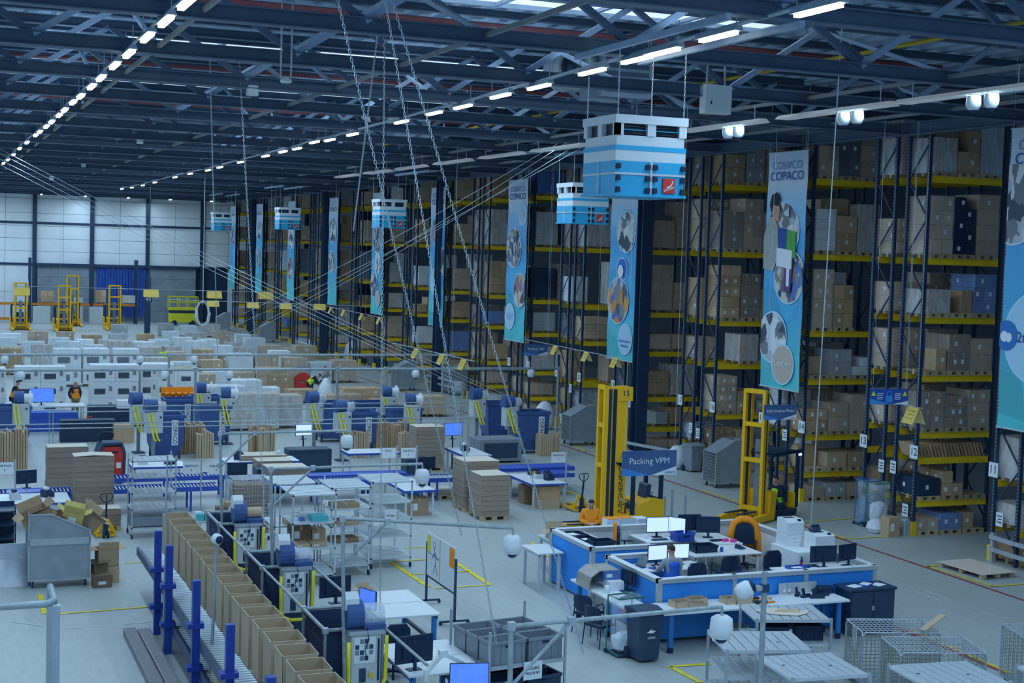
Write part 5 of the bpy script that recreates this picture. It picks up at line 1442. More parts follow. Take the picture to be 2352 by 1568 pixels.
# waste cartons inside and beside the trolley
box_open('large open brown carton sticking out of the grey trolley', (2.55, 36.5, 1.45), 0.62, 0.45, 0.42, KRAFT, 0, (0.3, 0.12, 0.62, 0.35), (0.15, -0.35, 0.2), sticker=False)
box_open('yellowish open carton with a white label on top of the grey trolley', (3.28, 36.35, 1.45), 0.5, 0.42, 0.36, mat('yellow_cardboard', (0.62, 0.50, 0.16), 0.85, noise=0.08), 0, (0.1, 0.25, 0.35, 0.3), (0.1, 0.25, -0.1))
box_open('pale open carton wedged behind the yellowish carton', (3.6, 36.7, 1.35), 0.5, 0.42, 0.4, KRAFT2, 0, (0.3, 0.1, 0.2, 0.4), (0.3, 0.7, 0.3), sticker=False)
box_open('small brown carton between the two waste cartons in the trolley', (2.92, 36.25, 1.42), 0.38, 0.3, 0.28, KRAFT, 0.1, (0.4, 0.2, 0.5, 0.5), sticker=False)
box_open('carton with raised pale flap on the heap beside the trolley', (4.15, 36.35, 0.42), 0.5, 0.42, 0.42, KRAFT, 0.1, (0.05, 0.55, 0.5, 0.48), sticker=False)
box_open('brown carton with a white label at the foot of the heap', (3.98, 35.85, 0), 0.46, 0.3, 0.22, KRAFT3, 0.05, (0.2, 0.3, None, None))
carton('tall brown carton at the back of the heap beside the trolley', (4.2, 36.35, 0), 0.5, 0.4, 0.41, KRAFT, -0.1)
box_open('tilted open carton leaning on the heap beside the trolley', (3.95, 36.15, 0.2), 0.34, 0.2, 0.32, KRAFT3, 0.3, (0.4, 0.2, 0.4, 0.3), sticker=False)
# dark shelf unit and steel ramp at the left edge
ds_ = thing('dark_shelf', 'dark empty shelf unit at the left edge behind the grey trolley', 'shelf', (1.35, 38.2, 0))
for z in (0.15, 0.5, 0.85, 1.2, 1.55): MB().box(-0.9, -0.4, z, 0.75, 0.4, z + 0.03).build('shelf_board', NAVY, ds_)
for x in (-0.9, 0.72):
    for y in (-0.4, 0.37): MB().box(x, y, 0, x + 0.03, y + 0.03, 1.7).build('upright', NAVY, ds_)
MB().box(-0.9, 0.39, 0.1, 0.75, 0.4, 1.7).build('back_sheet', NAVY, ds_)
rp = thing('loading_ramp', 'grey sloped sheet metal tray at the left of the grey trolley', 'tray', (1.75, 36.6, 0), 0.0)
MB().prism([(-0.3, 0.0), (-0.25, 0.0), (0.25, 0.55), (0.3, 0.95), (0.25, 0.95), (0.18, 0.58)], -0.55, 0.55, 'x').build('sheet', GALV, rp)
for s in (-1, 1): MB().prism([(-0.3, 0), (0.3, 0), (0.3, 0.95)], s * 0.55 - 0.01, s * 0.55 + 0.01, 'x').build('side_sheet', MIDGREY, rp)

# ---------------------------------------------------------------- shelf carts
def shelf_cart(label, loc, w, d, zs, rz=0, h=None, slat=True, m=None, wheels=True, perf=False, name='shelf_cart'):
    t = thing(name, label, 'shelf cart', loc, rz, 'metal shelf carts')
    m = m or GALV
    h = h or zs[-1] + 0.02
    a, b_ = w / 2, d / 2
    for sx in (-1, 1):
        for sy in (-1, 1):
            p = MB(); x0, y0 = sx * (a - 0.02), sy * (b_ - 0.02)
            p.prism([(x0 - .02, y0 - .02), (x0 + .02, y0 - .02), (x0 + .02, y0 + .02), (x0 - .02, y0 + .02)], 0.12 if wheels else 0, h, 'z')
            p.build('upright', m, t)
            if wheels:
                MB().cyl((x0 - 0.02, y0, 0.07), (x0 + 0.02, y0, 0.07), 0.07, 12).build('wheel', RUBBER, t)
    for z in zs:
        f = MB()
        f.box(-a, -b_, z - 0.035, a, -b_ + 0.02, z).box(-a, b_ - 0.02, z - 0.035, a, b_, z).box(-a, -b_, z - 0.035, -a + 0.02, b_, z).box(a - 0.02, -b_, z - 0.035, a, b_, z)
        f.build('shelf_frame', m, t)
        if slat:
            n = 8 if d > 0.9 else 6
            for q in range(n):
                y = -b_ + 0.03 + (d - 0.06) * q / n
                MB().box(-a + 0.02, y, z - 0.012, a - 0.02, y + (d - 0.06) / n * 0.68, z).build('shelf_slat', m, t)
        elif perf:
            n = 7
            for q in range(n):
                x = -a + 0.02 + (w - 0.04) * q / n
                MB().box(x + 0.006, -b_ + 0.02, z - 0.012, x + (w - 0.04) / n - 0.006, b_ - 0.02, z).build('shelf_plank', m, t)
        else:
            MB().box(-a + 0.02, -b_ + 0.02, z - 0.012, a - 0.02, b_ - 0.02, z).build('shelf_sheet', m, t)
    return t
SHW = mat('bright_zinc', (0.66, 0.72, 0.76), 0.35, metal=0.25, noise=0.06)
S4 = [0.28, 0.85, 1.3, 1.75, 2.3]
c1 = shelf_cart('slatted shelf cart holding the turquoise carton, nearest in the middle', (8.92, 35.25), 1.12, 1.45, [0.3, 0.95, 1.6, 2.3], 0, None, True, SHW)
c2 = shelf_cart('slatted shelf cart with long flat cartons between two others', (10.1, 36.1), 1.05, 1.4, S4, 0, None, True, SHW)
c3 = shelf_cart('empty slatted shelf cart with bright shelves, right one in the middle', (11.4, 36.75), 1.12, 1.45, S4, 0, None, True, SHW)
c0 = shelf_cart('slatted shelf cart behind the one with the turquoise carton', (8.85, 36.95), 1.1, 1.4, [0.3, 1.2, 2.3], 0, None, True, SHW)
c4 = shelf_cart('low slatted shelf cart behind the empty bright one', (11.3, 40.0), 1.1, 1.3, [0.3, 1.0, 1.55], 0, 1.75, True, SHW)
c5 = shelf_cart('five-tier perforated shelf cart behind the first tall carton', (6.0, 41.8), 1.25, 0.95, [0.32, 0.85, 1.3, 1.75, 2.22], 0, 2.35, False, GALV, perf=True)
MB().box(-0.6, -0.45, 0.35, 0.6, 0.45, 0.6).build('drawer_box', MIDGREY, c5)
TURQ = mat('turquoise_carton', (0.10, 0.55, 0.58), 0.6, noise=0.05)
carton('turquoise and white carton on the middle shelf of the nearest cart', (9.1, 34.85, 1.6), 0.42, 0.4, 0.14, TURQ, 0, sticker=False)
carton('white-topped carton behind the turquoise one', (8.95, 35.3, 1.6), 0.42, 0.36, 0.12, WHITEBOX, 0, sticker=False)
carton('small blue carton left of the turquoise carton', (8.68, 34.85, 1.6), 0.14, 0.14, 0.09, BLUEBOX, 0, sticker=False)
for k in range(2): carton('flat brown carton with white front on the lower shelf, %s one' % ('left', 'right')[k], (8.68 + 0.42 * k, 34.95, 0.95), 0.38, 0.5, 0.09, KRAFT2, 0.0)
carton('dark brown carton on the second shelf of the nearest cart', (8.75, 35.4, 0.95), 0.5, 0.45, 0.45, KRAFT3)
carton('brown carton with white label beside the dark one in the nearest cart', (9.2, 35.35, 0.95), 0.36, 0.4, 0.36, KRAFT)
for k in range(3): carton('long flat brown carton on the %s shelf of the middle cart' % ('lowest', 'second', 'third')[k], (10.0, 35.75, S4[k + 1]), 0.7, 0.5, 0.11, KRAFT if k else KRAFT3, 0.03, sticker=False)
carton('small pile of papers carton on the cart behind the turquoise one', (8.9, 36.6, 1.2), 0.5, 0.4, 0.14, KRAFT2, 0.1, sticker=False)
sg = tag(MB().box(-0.16, -0.006, -0.16, 0.16, 0.006, 0.16).build('paper_sign', PAPER, None, (11.35, 36.0, 1.38)), 'white paper sign hung on the empty bright shelf cart', 'sign')
text('lettering', 'TEVREL', 0.07, INK, sg, (0, -0.01, 0.02))
# cart with small cartons and caged carton stack
desk('low steel bench with small cartons beside the first tall carton', 6.7, 39.3, 8.6, 40.3, 0.8, GALV, GALV, 0.05, 'steel_bench')
k = 0
for (x, y, m_, s) in ((7.0, 39.6, TURQ, .2), (7.22, 39.6, TURQ, .2), (7.44, 39.6, TURQ, .2), (7.66, 39.6, TURQ, .2), (7.0, 39.9, WHITEBOX, .2), (8.1, 39.6, ORANGE, .26), (7.3, 39.9, KRAFT2, .22)):
    carton('small carton on the steel bench, %s from the shelf cart' % ORD[k], (x, y, 0.8), s * 0.95, s, s * 0.9, m_, 0, None, 'small cartons on the steel bench', False); k += 1
carton('brown carton with a label stacked at the end of the steel bench', (8.0, 40.0, 0.8), 0.5, 0.35, 0.42, KRAFT, 0)
carton('smaller brown carton in front of the steel bench stack', (7.65, 39.95, 0.8), 0.3, 0.3, 0.3, KRAFT3, 0)
wc = thing('wire_cage', 'wire cage packed with flat brown cartons near the steel bench', 'cage', (8.59, 40.75))
for q in range(7): MB().box(-0.5, -0.4, 0.2 + 0.2 * q, 0.5, 0.4, 0.385 + 0.2 * q).build('card_bundle', SHEETS, wc)
g = MB()
for q in range(15):
    x = -0.55 + 1.1 * q / 14
    g.bar((x, -0.45, 0.15), (x, -0.45, 1.75), 0.008); g.bar((x, -0.45, 1.75), (x, 0.45, 1.75), 0.008)
for q in range(15): g.bar((-0.55, -0.45, 0.15 + 1.6 * q / 14), (0.55, -0.45, 0.15 + 1.6 * q / 14), 0.008); g.bar((-0.55, -0.45 + 0.9 * q / 14, 1.75), (0.55, -0.45 + 0.9 * q / 14, 1.75), 0.008)
for q in range(12):
    for s in (-1, 1): g.bar((s * 0.55, -0.45 + 0.9 * q / 11, 0.15), (s * 0.55, -0.45 + 0.9 * q / 11, 1.75), 0.008)
for q in range(15):
    for s in (-1, 1): g.bar((s * 0.55, -0.45, 0.15 + 1.6 * q / 14), (s * 0.55, 0.45, 0.15 + 1.6 * q / 14), 0.008)
g.build('wire_mesh', SHW, wc)
for sx in (-1, 1):
    for sy in (-1, 1): MB().cyl((sx * 0.5 - .02, sy * 0.4, 0.06), (sx * 0.5 + .02, sy * 0.4, 0.06), 0.06, 10).build('wheel', RUBBER, wc)

# ---------------------------------------------------------------- roller conveyors
def conveyor(label, x0, x1, y0, y1, h=0.75, nroll=None, plates=(), legs=True):
    t = thing('roller_conveyor', label, 'conveyor', (x0, y0, 0))
    w, d = x1 - x0, y1 - y0
    MB().box(0, 0, h - 0.12, w, 0.06, h + 0.02).build('side_rail', BLUESTEEL, t)
    MB().box(0, d - 0.06, h - 0.12, w, d, h + 0.02).build('side_rail', BLUESTEEL, t)
    n = nroll or int(w / 0.11)
    rm = cached(('roller', round(d, 2)), lambda: MB().cyl((0, 0.06, 0), (0, d - 0.06, 0), 0.027, 8).mesh('roller', SHW, True))
    for k in range(n):
        x = w * (k + 0.5) / n
        if any(a < x < b_ for a, b_ in plates): continue
        put('roller', rm, t, (x, 0, h - 0.02))
    MB().box(0.02, 0.06, h - 0.10, w - 0.02, d - 0.06, h - 0.08).build('bed_sheet', DKGREY, t)
    for a, b_ in plates: MB().box(a, 0.06, h - 0.02, b_, d - 0.06, h + 0.012).build('cover_plate', CONVTOP, t)
    k = 0.3
    while k < w and legs:
        for y in (0.03, d - 0.03): MB().box(k - 0.03, y - 0.03, 0, k + 0.03, y + 0.03, h - 0.12).build('leg', BLUESTEEL, t)
        k += 1.8
    return t
conveyor('long blue roller conveyor passing behind the tall card stacks at the left', 2.0, 8.6, 45.2, 46.0, 0.75, None, ((0.3, 1.3),))
conveyor('second blue roller conveyor behind the five-tier shelf cart', 5.2, 9.6, 47.3, 48.1, 0.75, 36)
conveyor('blue roller conveyor with wide blue plate behind the shelf carts', 9.7, 15.4, 45.4, 46.2, 0.75, None, ((0.1, 1.0), (3.6, 4.4)))
conveyor('blue belt table behind the blue roller conveyor in the middle', 9.9, 15.2, 46.35, 47.1, 0.78, 4, ((0.0, 5.3),))
conveyor('blue roller conveyor under the dark monitor, right of the shelf carts', 15.6, 17.2, 45.3, 46.2, 0.75, None)
conveyor('blue roller conveyor behind the jack stacks at the right', 17.3, 21.0, 45.4, 46.3, 0.75, None, ((2.4, 3.6),))
conveyor('blue plate conveyor at the far end of the right packing line', 17.9, 21.5, 46.5, 47.4, 0.80, 5, ((0, 3.6),))

# packing benches: white top, blue edge
def pack_bench(label, x0, y0, x1, y1, h=0.85):
    t = desk(label, x0, y0, x1, y1, h, WHITETOP, LTGREY, 0.06, 'packing_bench', 0.03)
    a, b_ = (x1 - x0) / 2, (y1 - y0) / 2
    for s in (-1, 1):
        MB().box(-a - 0.01, s * b_ - 0.015, h - 0.07, a + 0.01, s * b_ + 0.015, h - 0.004).build('blue_edge', BLUESTEEL, t)
        MB().box(s * a - 0.015, -b_, h - 0.07, s * a + 0.015, b_, h - 0.004).build('blue_edge', BLUESTEEL, t)
    return t
pack_bench('white packing bench with blue edge at the right, before the mast', 18.4, 43.05, 19.65, 45.2)
pack_bench('white packing bench with blue edge behind the right card stacks', 18.42, 49.5, 19.5, 51.7)
pack_bench('white packing bench with blue edge beside the empty shelf cart', 13.9, 42.7, 14.95, 45.1)
pack_bench('white packing bench under the left machine column', 6.4, 49.0, 8.2, 50.2)
pack_bench('white packing bench with rolled paper behind the small signs', 13.7, 48.5, 15.6, 49.6, 1.2)
pack_bench('white packing bench at the left edge with the tape machine', 1.9, 42.9, 3.9, 44.6)
pack_bench('white bench left of the stacked cartons behind the conveyor', 9.6, 49.5, 12.2, 50.7)
carton('brown carton standing under the right packing bench', (18.8, 44.3, 0), 0.55, 0.5, 0.62, KRAFT3, 0, sticker=False)
carton('pale long carton under the right packing bench', (19.05, 43.35, 0), 0.8, 0.4, 0.3, KRAFT2, 0, sticker=False)
carton('brown carton stacked on the long one under the right packing bench', (19.1, 43.4, 0.3), 0.75, 0.4, 0.42, KRAFT, 0, sticker=False)
carton('brown carton under the bench beside the empty shelf cart', (14.5, 43.2, 0), 0.6, 0.5, 0.55, KRAFT, 0)
carton('blue plastic box under the bench beside the empty shelf cart', (14.6, 44.2, 0.4), 0.5, 0.45, 0.4, BLUEBOX, 0, sticker=False)
bx = carton('small black tool box with a yellow label on the right packing bench', (19.2, 44.9, 0.85), 0.34, 0.22, 0.2, BLACKP, 0, sticker=False); MB().box(-0.08, -0.12, 0.06, 0.08, -0.115, 0.14).build('yellow_label', WARN, bx)
for k, (x, y) in enumerate(((19.05, 44.1), (19.3, 43.75), (19.45, 44.3))):
    o = thing('tape_machine', 'dark label printer on the right packing bench, %s from the chain' % ORD[k], 'device', (x, y, 0.85), 0.3 * k); MB().bbox(-0.16, -0.12, 0, 0.16, 0.12, 0.16, 0.03).build('body', BLACKP if k else LTGREY, o); MB().cyl((-0.08, 0, 0.18), (0.08, 0, 0.18), 0.07, 10).build('roll', DKGREY, o)
# monitors along the packing lines
monitor('lit screen with blue picture on a stand beyond the middle card stack', (*(18.78, 51.89, 1.15),), 0.2, 0.8, 0.5, SCREENB)
tag(MB().cyl((0, 0, 0), (0, 0, 1.15), 0.03, 8).build('screen_post', BLACKP, None, (21.72, 60, 0) if False else (*(18.78, 51.89, 1.15)[:2], 0)), 'black post carrying the blue-picture screen', 'post')
monitor('pale lit screen on the packing bench behind the brown cartons', (*(13.23, 53.15, 1.1),), 0.3, 0.7, 0.45, SCREEN)
tag(MB().cyl((0, 0, 0), (0, 0, 1.1), 0.03, 8).build('screen_post', BLACKP, None, (*(13.23, 53.15, 1.1)[:2], 0)), 'black post carrying the pale lit screen', 'post')
for k, (px, nm) in enumerate((((9.11, 45.05, 1), 'between the signs and the caged cartons'), ((15.45, 45.14, 1), 'beside the sign post right of the shelf carts'), ((2.76, 44.69, 1), 'at the far left conveyor'))):
    monitor('dark monitor back on a bent arm %s' % nm, px, PI + (-.2, .15, .3)[k], 0.62, 0.4)
    tag(MB().cyl((0, 0, 0), (0, 0, px[2]), 0.03, 8).build('monitor_post', GALV, None, (px[0], px[1], 0)), 'grey post under the dark monitor %s' % nm, 'post')
# white station signs on posts
for k, (px, ln) in enumerate((((7.28, 42.76, 1.75), ('SHB-PACK', '4')), ((7.99, 42.62, 1.75), ('SHB-PACK', '5')), ((13.98, 44.76, 1.75), ('PACK', '')), ((14.63, 44.64, 1.75), ('SHB-PACK', '2')), ((19.2, 42.83, 1.75), ('SHB-PACK', '1')), ((2.1, 43.75, 1.75), ('SHB-PACK', '6')))):
    t = thing('station_sign', 'white paper station sign on a grey post, %s' % ('beside the five-tier cart', 'right of the five-tier cart', 'with only the word pack', 'in the middle by the monitor back', 'at the right packing bench', 'at the left picture edge')[k], 'sign', px)
    MB().box(-0.25, -0.006, -0.17, 0.25, 0.006, 0.17).build('sign_sheet', PAPER, t)
    text('lettering', ln[0], 0.085, INK, t, (0, -0.01, 0.07)); 
    if ln[1]: text('lettering', ln[1], 0.085, INK, t, (0, -0.01, -0.05))
    MB().box(0.27, -0.02, -px[2], 0.31, 0.02, 0.25).build('sign_post', GALV, t)
# brown cartons behind the signs (filing rack of flat cartons)
for k, (px, w, d, h, m_) in enumerate((((9.58, 57.78), 1.5, .8, 1.25, KRAFT), ((17.39, 56.4), 1.9, .6, 1.35, KRAFT), ((16.09, 55.4), .8, .5, 1.1, KRAFT2), ((17.99, 55.05), .7, .5, 1.15, KRAFT2), ((12.53, 56.28), 0.6, .6, 1.3, KRAFT), ((12.31, 57.05), 0.6, .6, 1.2, KRAFT), ((2.79, 55.06), 1.3, .8, 1.5, KRAFT), ((23.98, 54.6), .9, .6, 1.0, KRAFT2), ((10.12, 56.48), .7, .5, 1.1, KRAFT2))):
    t = thing('card_file', 'upright rack of flat brown cartons, %s' % ('left of the sloped camera pole', 'widest, before the middle blue bins', 'with pale dividers at the middle', 'pale, under the middle camera dome', 'with yellow sticker by the camera pole', 'beside the yellow sticker rack', 'at the left edge under the machine', 'on the right bench by the grey trolley', 'pale, beside the left camera pole')[k], 'carton rack', px)
    n = max(3, int(w / 0.09))
    rr = random.Random(k)
    for q in range(n):
        hh = h * rr.uniform(0.82, 1.0)
        MB().box(-w / 2 + w * q / n, -d / 2 + rr.uniform(0, .06), 0.0, -w / 2 + w * (q + 0.8) / n, d / 2, hh).build('flat_carton', m_, t)

for k, (x, y, z, nm) in enumerate(((6.8, 49.6, .85, 'under the left machine column, left end'), (7.7, 49.5, .85, 'under the left machine column, right end'), (10.2, 50.1, .85, 'behind the middle conveyor, left end'), (11.6, 50.0, .85, 'behind the middle conveyor, right end'), (14.2, 44.6, .85, 'beside the empty shelf cart'), (18.9, 50.8, .85, 'behind the right card stacks'), (2.4, 43.6, .85, 'at the left edge, left one'), (3.3, 43.9, .85, 'at the left edge, right one'))):
    o = thing('label_printer', 'dark label printer on the bench ' + nm, 'printer', (x, y, z), 0.3 * k, 'label printers on packing benches')
    MB().prism([(-.14, 0), (.14, 0), (.14, .2), (-.02, .24), (-.14, .12)], -.15, .15, 'x').build('body', BLACKP if k % 3 else LTGREY, o); MB().cyl((-.1, .04, .25), (.1, .04, .25), .06, 10).build('paper_roll', PAPER if k % 2 else DKGREY, o)
for k, (x, y, w, d, h, m_, nm) in enumerate(((10.9, 48.2, 1.1, .7, .85, NAVY, 'left of the pale screen'), (13.0, 51.5, 1.6, .8, 1.0, NAVY, 'under the middle bins'), (21.2, 53.5, 1.8, 1.2, .95, MIDGREY, 'under the right pair of machines'), (5.0, 51.5, 1.2, .8, .8, MIDGREY, 'behind the red tug'), (16.6, 49.8, .9, .7, .8, NAVY, 'beside the middle tall card stack'))):
    o = thing('machine_base', 'dark steel machine base on the floor ' + nm, 'machine', (x, y, 0))
    MB().bbox(-w / 2, -d / 2, .08, w / 2, d / 2, h, .02).build('base_cabinet', m_, o); MB().box(-w * .4, -d / 2 - .01, .2, w * .4, -d / 2, h - .15).build('base_door', DKGREY, o)
    for sx in (-1, 1):
        for sy in (-1, 1): MB().box(sx * w * .45 - .03, sy * d * .42 - .03, 0, sx * w * .45 + .03, sy * d * .42 + .03, .08).build('foot', BLACKP, o)

# ---------------------------------------------------------------- blue waste bins with lettered strips
def blue_bin(label, loc, rz, w=1.05, d=1.0, h=1.55):
    w, d = w * 1.15, d * 1.15
    t = thing('waste_container', label, 'bin', loc, rz, 'blue waste containers')
    a, b_ = w / 2, d / 2
    vs = []
    for z, s in ((0.15, 0.72), (0.55, 0.92), (h, 1.0)):
        vs += [(-a * s, -b_ * s, z), (a * s, -b_ * s, z), (a * s, b_ * s, z), (-a * s, b_ * s, z)]
    for z, s in ((h, 0.94), (0.5, 0.84)):
        vs += [(-a * s, -b_ * s, z), (a * s, -b_ * s, z), (a * s, b_ * s, z), (-a * s, b_ * s, z)]
    fs = [(3, 2, 1, 0), (16, 17, 18, 19)]
    for r in (0, 4, 8, 12):
        for i in range(4): fs.append((r + i, r + (i + 1) % 4, r + 4 + (i + 1) % 4, r + 4 + i))
    MB().add(vs, fs).build('bin_body', BINBLUE, t)
    rm = MB()
    for s in (-1, 1):
        rm.box(-a - 0.04, s * b_ - 0.04, h - 0.1, a + 0.04, s * b_ + 0.04, h + 0.02); rm.box(s * a - 0.04, -b_, h - 0.1, s * a + 0.04, b_, h + 0.02)
    rm.build('rim', BINBLUE, t)
    st = MB().box(a * 0.25, -b_ * 1.0 - 0.03, 0.55, a * 0.62, -b_ * 0.95 - 0.02, h - 0.18).build('lettered_strip', PAPER, t)
    text('lettering', 'COPACO', 0.23, INK, t, (a * 0.435, -b_ - 0.035, 0.55 + (h - 0.73) / 2), (PI / 2, PI / 2, 0), sx=0.92)
    for sx in (-1, 1):
        for sy in (-1, 1):
            MB().box(sx * a * 0.75 - 0.04, sy * b_ * 0.75 - 0.04, 0, sx * a * 0.75 + 0.04, sy * b_ * 0.75 + 0.04, 0.4).build('leg', NAVY, t)
    return t
for k, (px, hh) in enumerate(((((8.62, 56.75)), 1.7), ((11.13, 60.33), 1.6), ((10.33, 64.15), 1.5), ((11.63, 65.03), 1.5), ((3.25, 61.12), 1.6), ((16.2, 60.33), 1.7), ((16.27, 56.34), 1.75), ((18.1, 61.02), 1.6), ((18.99, 58.75), 1.6), ((23.57, 59.41), 1.7), ((23.54, 55.57), 1.75))):
    blue_bin('tall blue waste container with a lettered white strip, %s' % ('below the left hose machine', 'right of the left hose machine', 'behind the left pair', 'behind the orange crate', 'at the left picture edge', 'below the middle drum machine', 'front one of the middle group', 'rear one of the middle group', 'right one of the middle group', 'left one by the right bench', 'right one by the right bench')[k], px, 0.0, 1.15, 1.0, hh)

# ---------------------------------------------------------------- air-cushion machines over the bins
def cushion_machine(label, loc, rz, flip=False):
    # pedestal with drum head on top and two yellow tubes slanting down the front
    t = thing('cushion_machine', label, 'machine', loc, rz, 'film cushion machines')
    MB().bbox(-0.22, -0.2, 0.0, 0.22, 0.25, 0.06, 0.01).build('foot', DKGREY, t)
    MB().box(-0.06, 0.0, 0.06, 0.06, 0.12, 1.2).build('pedestal', MIDGREY, t)
    MB().bbox(-0.32, -0.2, 1.15, 0.3, 0.25, 1.95, 0.02).build('cabinet', LTGREY, t)
    s = -1 if flip else 1
    MB().at(0, 0, 2.18).cyl((-0.28, 0, 0), (0.1, 0, 0), 0.24, 16).build('film_drum', BINBLUE, t)
    MB().at(0, 0, 2.14).cyl((0.1, 0, 0), (0.42, 0, 0), 0.19, 14).build('film_roll', FILMW if not flip else WHITE, t)
    MB().prism([(-0.24, 1.95), (0.3, 1.95), (0.3, 2.1), (0.1, 2.42), (-0.1, 2.42), (-0.24, 2.2)], -0.36 if s > 0 else 0.28, -0.28 if s > 0 else 0.36, 'x').build('side_plate', WHITE if flip else BINBLUE, t)
    for k in (0, 1):
        x = -0.28 + 0.14 * k
        MB().tube([(x, -0.24, 1.9), (x + 0.08, -0.42, 1.4), (x + 0.16, -0.55, 1.0), (x + 0.22, -0.55, 0.9), (x + 0.24, -0.5, 0.92)], 0.035, 6).build('yellow_tube', YELHOSE, t)
    MB().cyl((0.2, -0.22, 1.75), (0.2, -0.23, 1.75), 0.04, 8).build('dial', INK, t)
    return t
for k, (px, f) in enumerate((((7.8, 58.09), 0), ((8.01, 55.48), 0), ((11.05, 62.15), 1), ((11.68, 59.97), 1), ((3.43, 58.86), 1), ((14.87, 57.86), 0), ((15.16, 54.62), 0), ((18.67, 59.92), 1), ((18.74, 56.8), 1), ((22.29, 58.48), 0), ((22.62, 55.48), 0))):
    cushion_machine('film cushion machine with drum head, %s' % ('at the left beside the red tractor', 'with long yellow tubes above the left bin', 'white-headed, behind the orange crate', 'white-headed, left of the wrapped pallets', 'white-headed, at the left edge', 'with crumpled film, left of the middle bins', 'with crumpled film, nearest of the middle bins', 'white-headed, behind the middle bins', 'white-headed, right of the middle bins', 'left of the pair by the right bench', 'right of the pair by the right bench')[k], px, 0.1 if not f else -0.1, bool(f))

# ---------------------------------------------------------------- tall open cartons on the blue post conveyor
DKRAIL = mat('grey_blue_rail', (0.085, 0.12, 0.19), 0.45, noise=0.1)
POSTB = mat('royal_blue_post', (0.02, 0.06, 0.36), 0.4, noise=0.08)
tcv = thing('carton_conveyor', 'two-level roller conveyor on blue posts carrying the tall open cartons', 'conveyor', (0, 0, 0))
CY0, CY1 = 19.5, 35.0
for (x, ys) in ((4.62, (31.15, 29.6, 26.4, 23.2, 20.2)), (5.98, (34.6, 31.2, 27.2, 23.0, 19.6))):
    for y in ys:
        MB().box(x - 0.07, y - 0.07, 0, x + 0.07, y + 0.07, 2.25 if x < 5 else 1.1).build('post', POSTB, tcv)
        if x < 5:
            for z in (0.62, 1.42):
                MB().cbox(x - 0.02, y - 0.03, z, 0.3, 0.22, 0.09).build('bracket', POSTB, tcv)
for z, (a, b_) in ((1.08, (4.72, 5.95)), (0.55, (4.72, 5.95))):
    y1 = CY1 if z > 1 else 31.6
    for x in (a, b_): MB().box(x - 0.03, CY0, z - 0.16, x + 0.03, y1, z + 0.03).build('side_rail', DKRAIL, tcv)
    rm = cached(('txroll', z), lambda: MB().cyl((4.75, 0, 0), (5.92, 0, 0), 0.03, 8).mesh('roller', SHW, True))
    n = int((y1 - CY0) / 0.14)
    for k in range(n): put('roller', rm, tcv, (0, CY0 + 0.1 + k * 0.14, z - 0.03))
    MB().box(4.76, CY0, z - 0.15, 5.9, y1, z - 0.13).build('bed_sheet', DKGREY, tcv)
    for x in (5.05, 5.6) if z < 1 else (): MB().cyl((x, CY0, z + 0.02), (x, y1, z + 0.02), 0.02, 6).build('guide_rod', DKRAIL, tcv)
TALL = mat('tall_carton_board', (0.56, 0.42, 0.27), 0.85, noise=0.07, scale=3, var=0.06)
def tall_mesh():
    b = MB(); w, d, h, k = 0.58, 0.66, 0.92, 0.008
    b.box(-w / 2, -d / 2, 0, w / 2, d / 2, k)
    b.box(-w / 2, -d / 2, 0, w / 2, -d / 2 + k, h).box(-w / 2, d / 2 - k, 0, w / 2, d / 2, h)
    b.box(-w / 2, -d / 2, 0, -w / 2 + k, d / 2, h + 0.0).box(w / 2 - k, -d / 2, 0, w / 2, d / 2, h)
    return b.mesh('carton_body', TALL)
def tall_edge():
    b = MB(); w, d, h, k = 0.585, 0.665, 0.92, 0.009
    b.box(-w / 2, -d / 2, h, w / 2, -d / 2 + k, h + .004).box(-w / 2, d / 2 - k, h, w / 2, d / 2, h + .004)
    b.box(-w / 2, -d / 2, h, -w / 2 + k, d / 2, h + .004).box(w / 2 - k, -d / 2, h, w / 2, d / 2, h + .004)
    return b.mesh('cut_edge', SHEETTOP)
tm, te = tall_mesh(), tall_edge()
NT = 17
for k in range(NT):
    y = 34.1 - 0.845 * k
    t = thing('tall_carton', 'tall open brown carton on the post conveyor, %s from the far end' % ORD[k], 'box', (5.5 + RND.uniform(-.015, .015), y, 1.09), RND.uniform(-.03, .03), 'tall open cartons in a row')
    put('carton_body', tm, t); put('cut_edge', te, t)
for k in range(5):
    carton('white-topped carton on the lower roller level, %s from the camera' % ORD[k], (5.05, 23.0 + 0.62 * k, 0.56), 0.5, 0.55, 0.42, KRAFT2, 0, None, 'cartons on the lower roller level', False)
carton('brown carton deep on the lower roller level behind the second post', (5.2, 28.6, 0.56), 0.4, 0.5, 0.35, KRAFT, 0, sticker=False)
# steel guard planks on the floor in front
for k, x in enumerate((4.05, 4.33)):
    o = MB().prism([(-0.13, 0), (0.13, 0), (0.13, 0.16), (0.10, 0.17), (-0.10, 0.17), (-0.13, 0.16)], 24.0, 31.2 - 0.15 * k, 'y').build('guard_plank', mat('brown_grey_steel', (0.26, 0.25, 0.26), 0.5, noise=0.12), None, (x, 0, 0))
    tag(o, 'long brown-grey steel guard plank on the floor, %s one' % ('outer', 'inner')[k], 'guard rail')

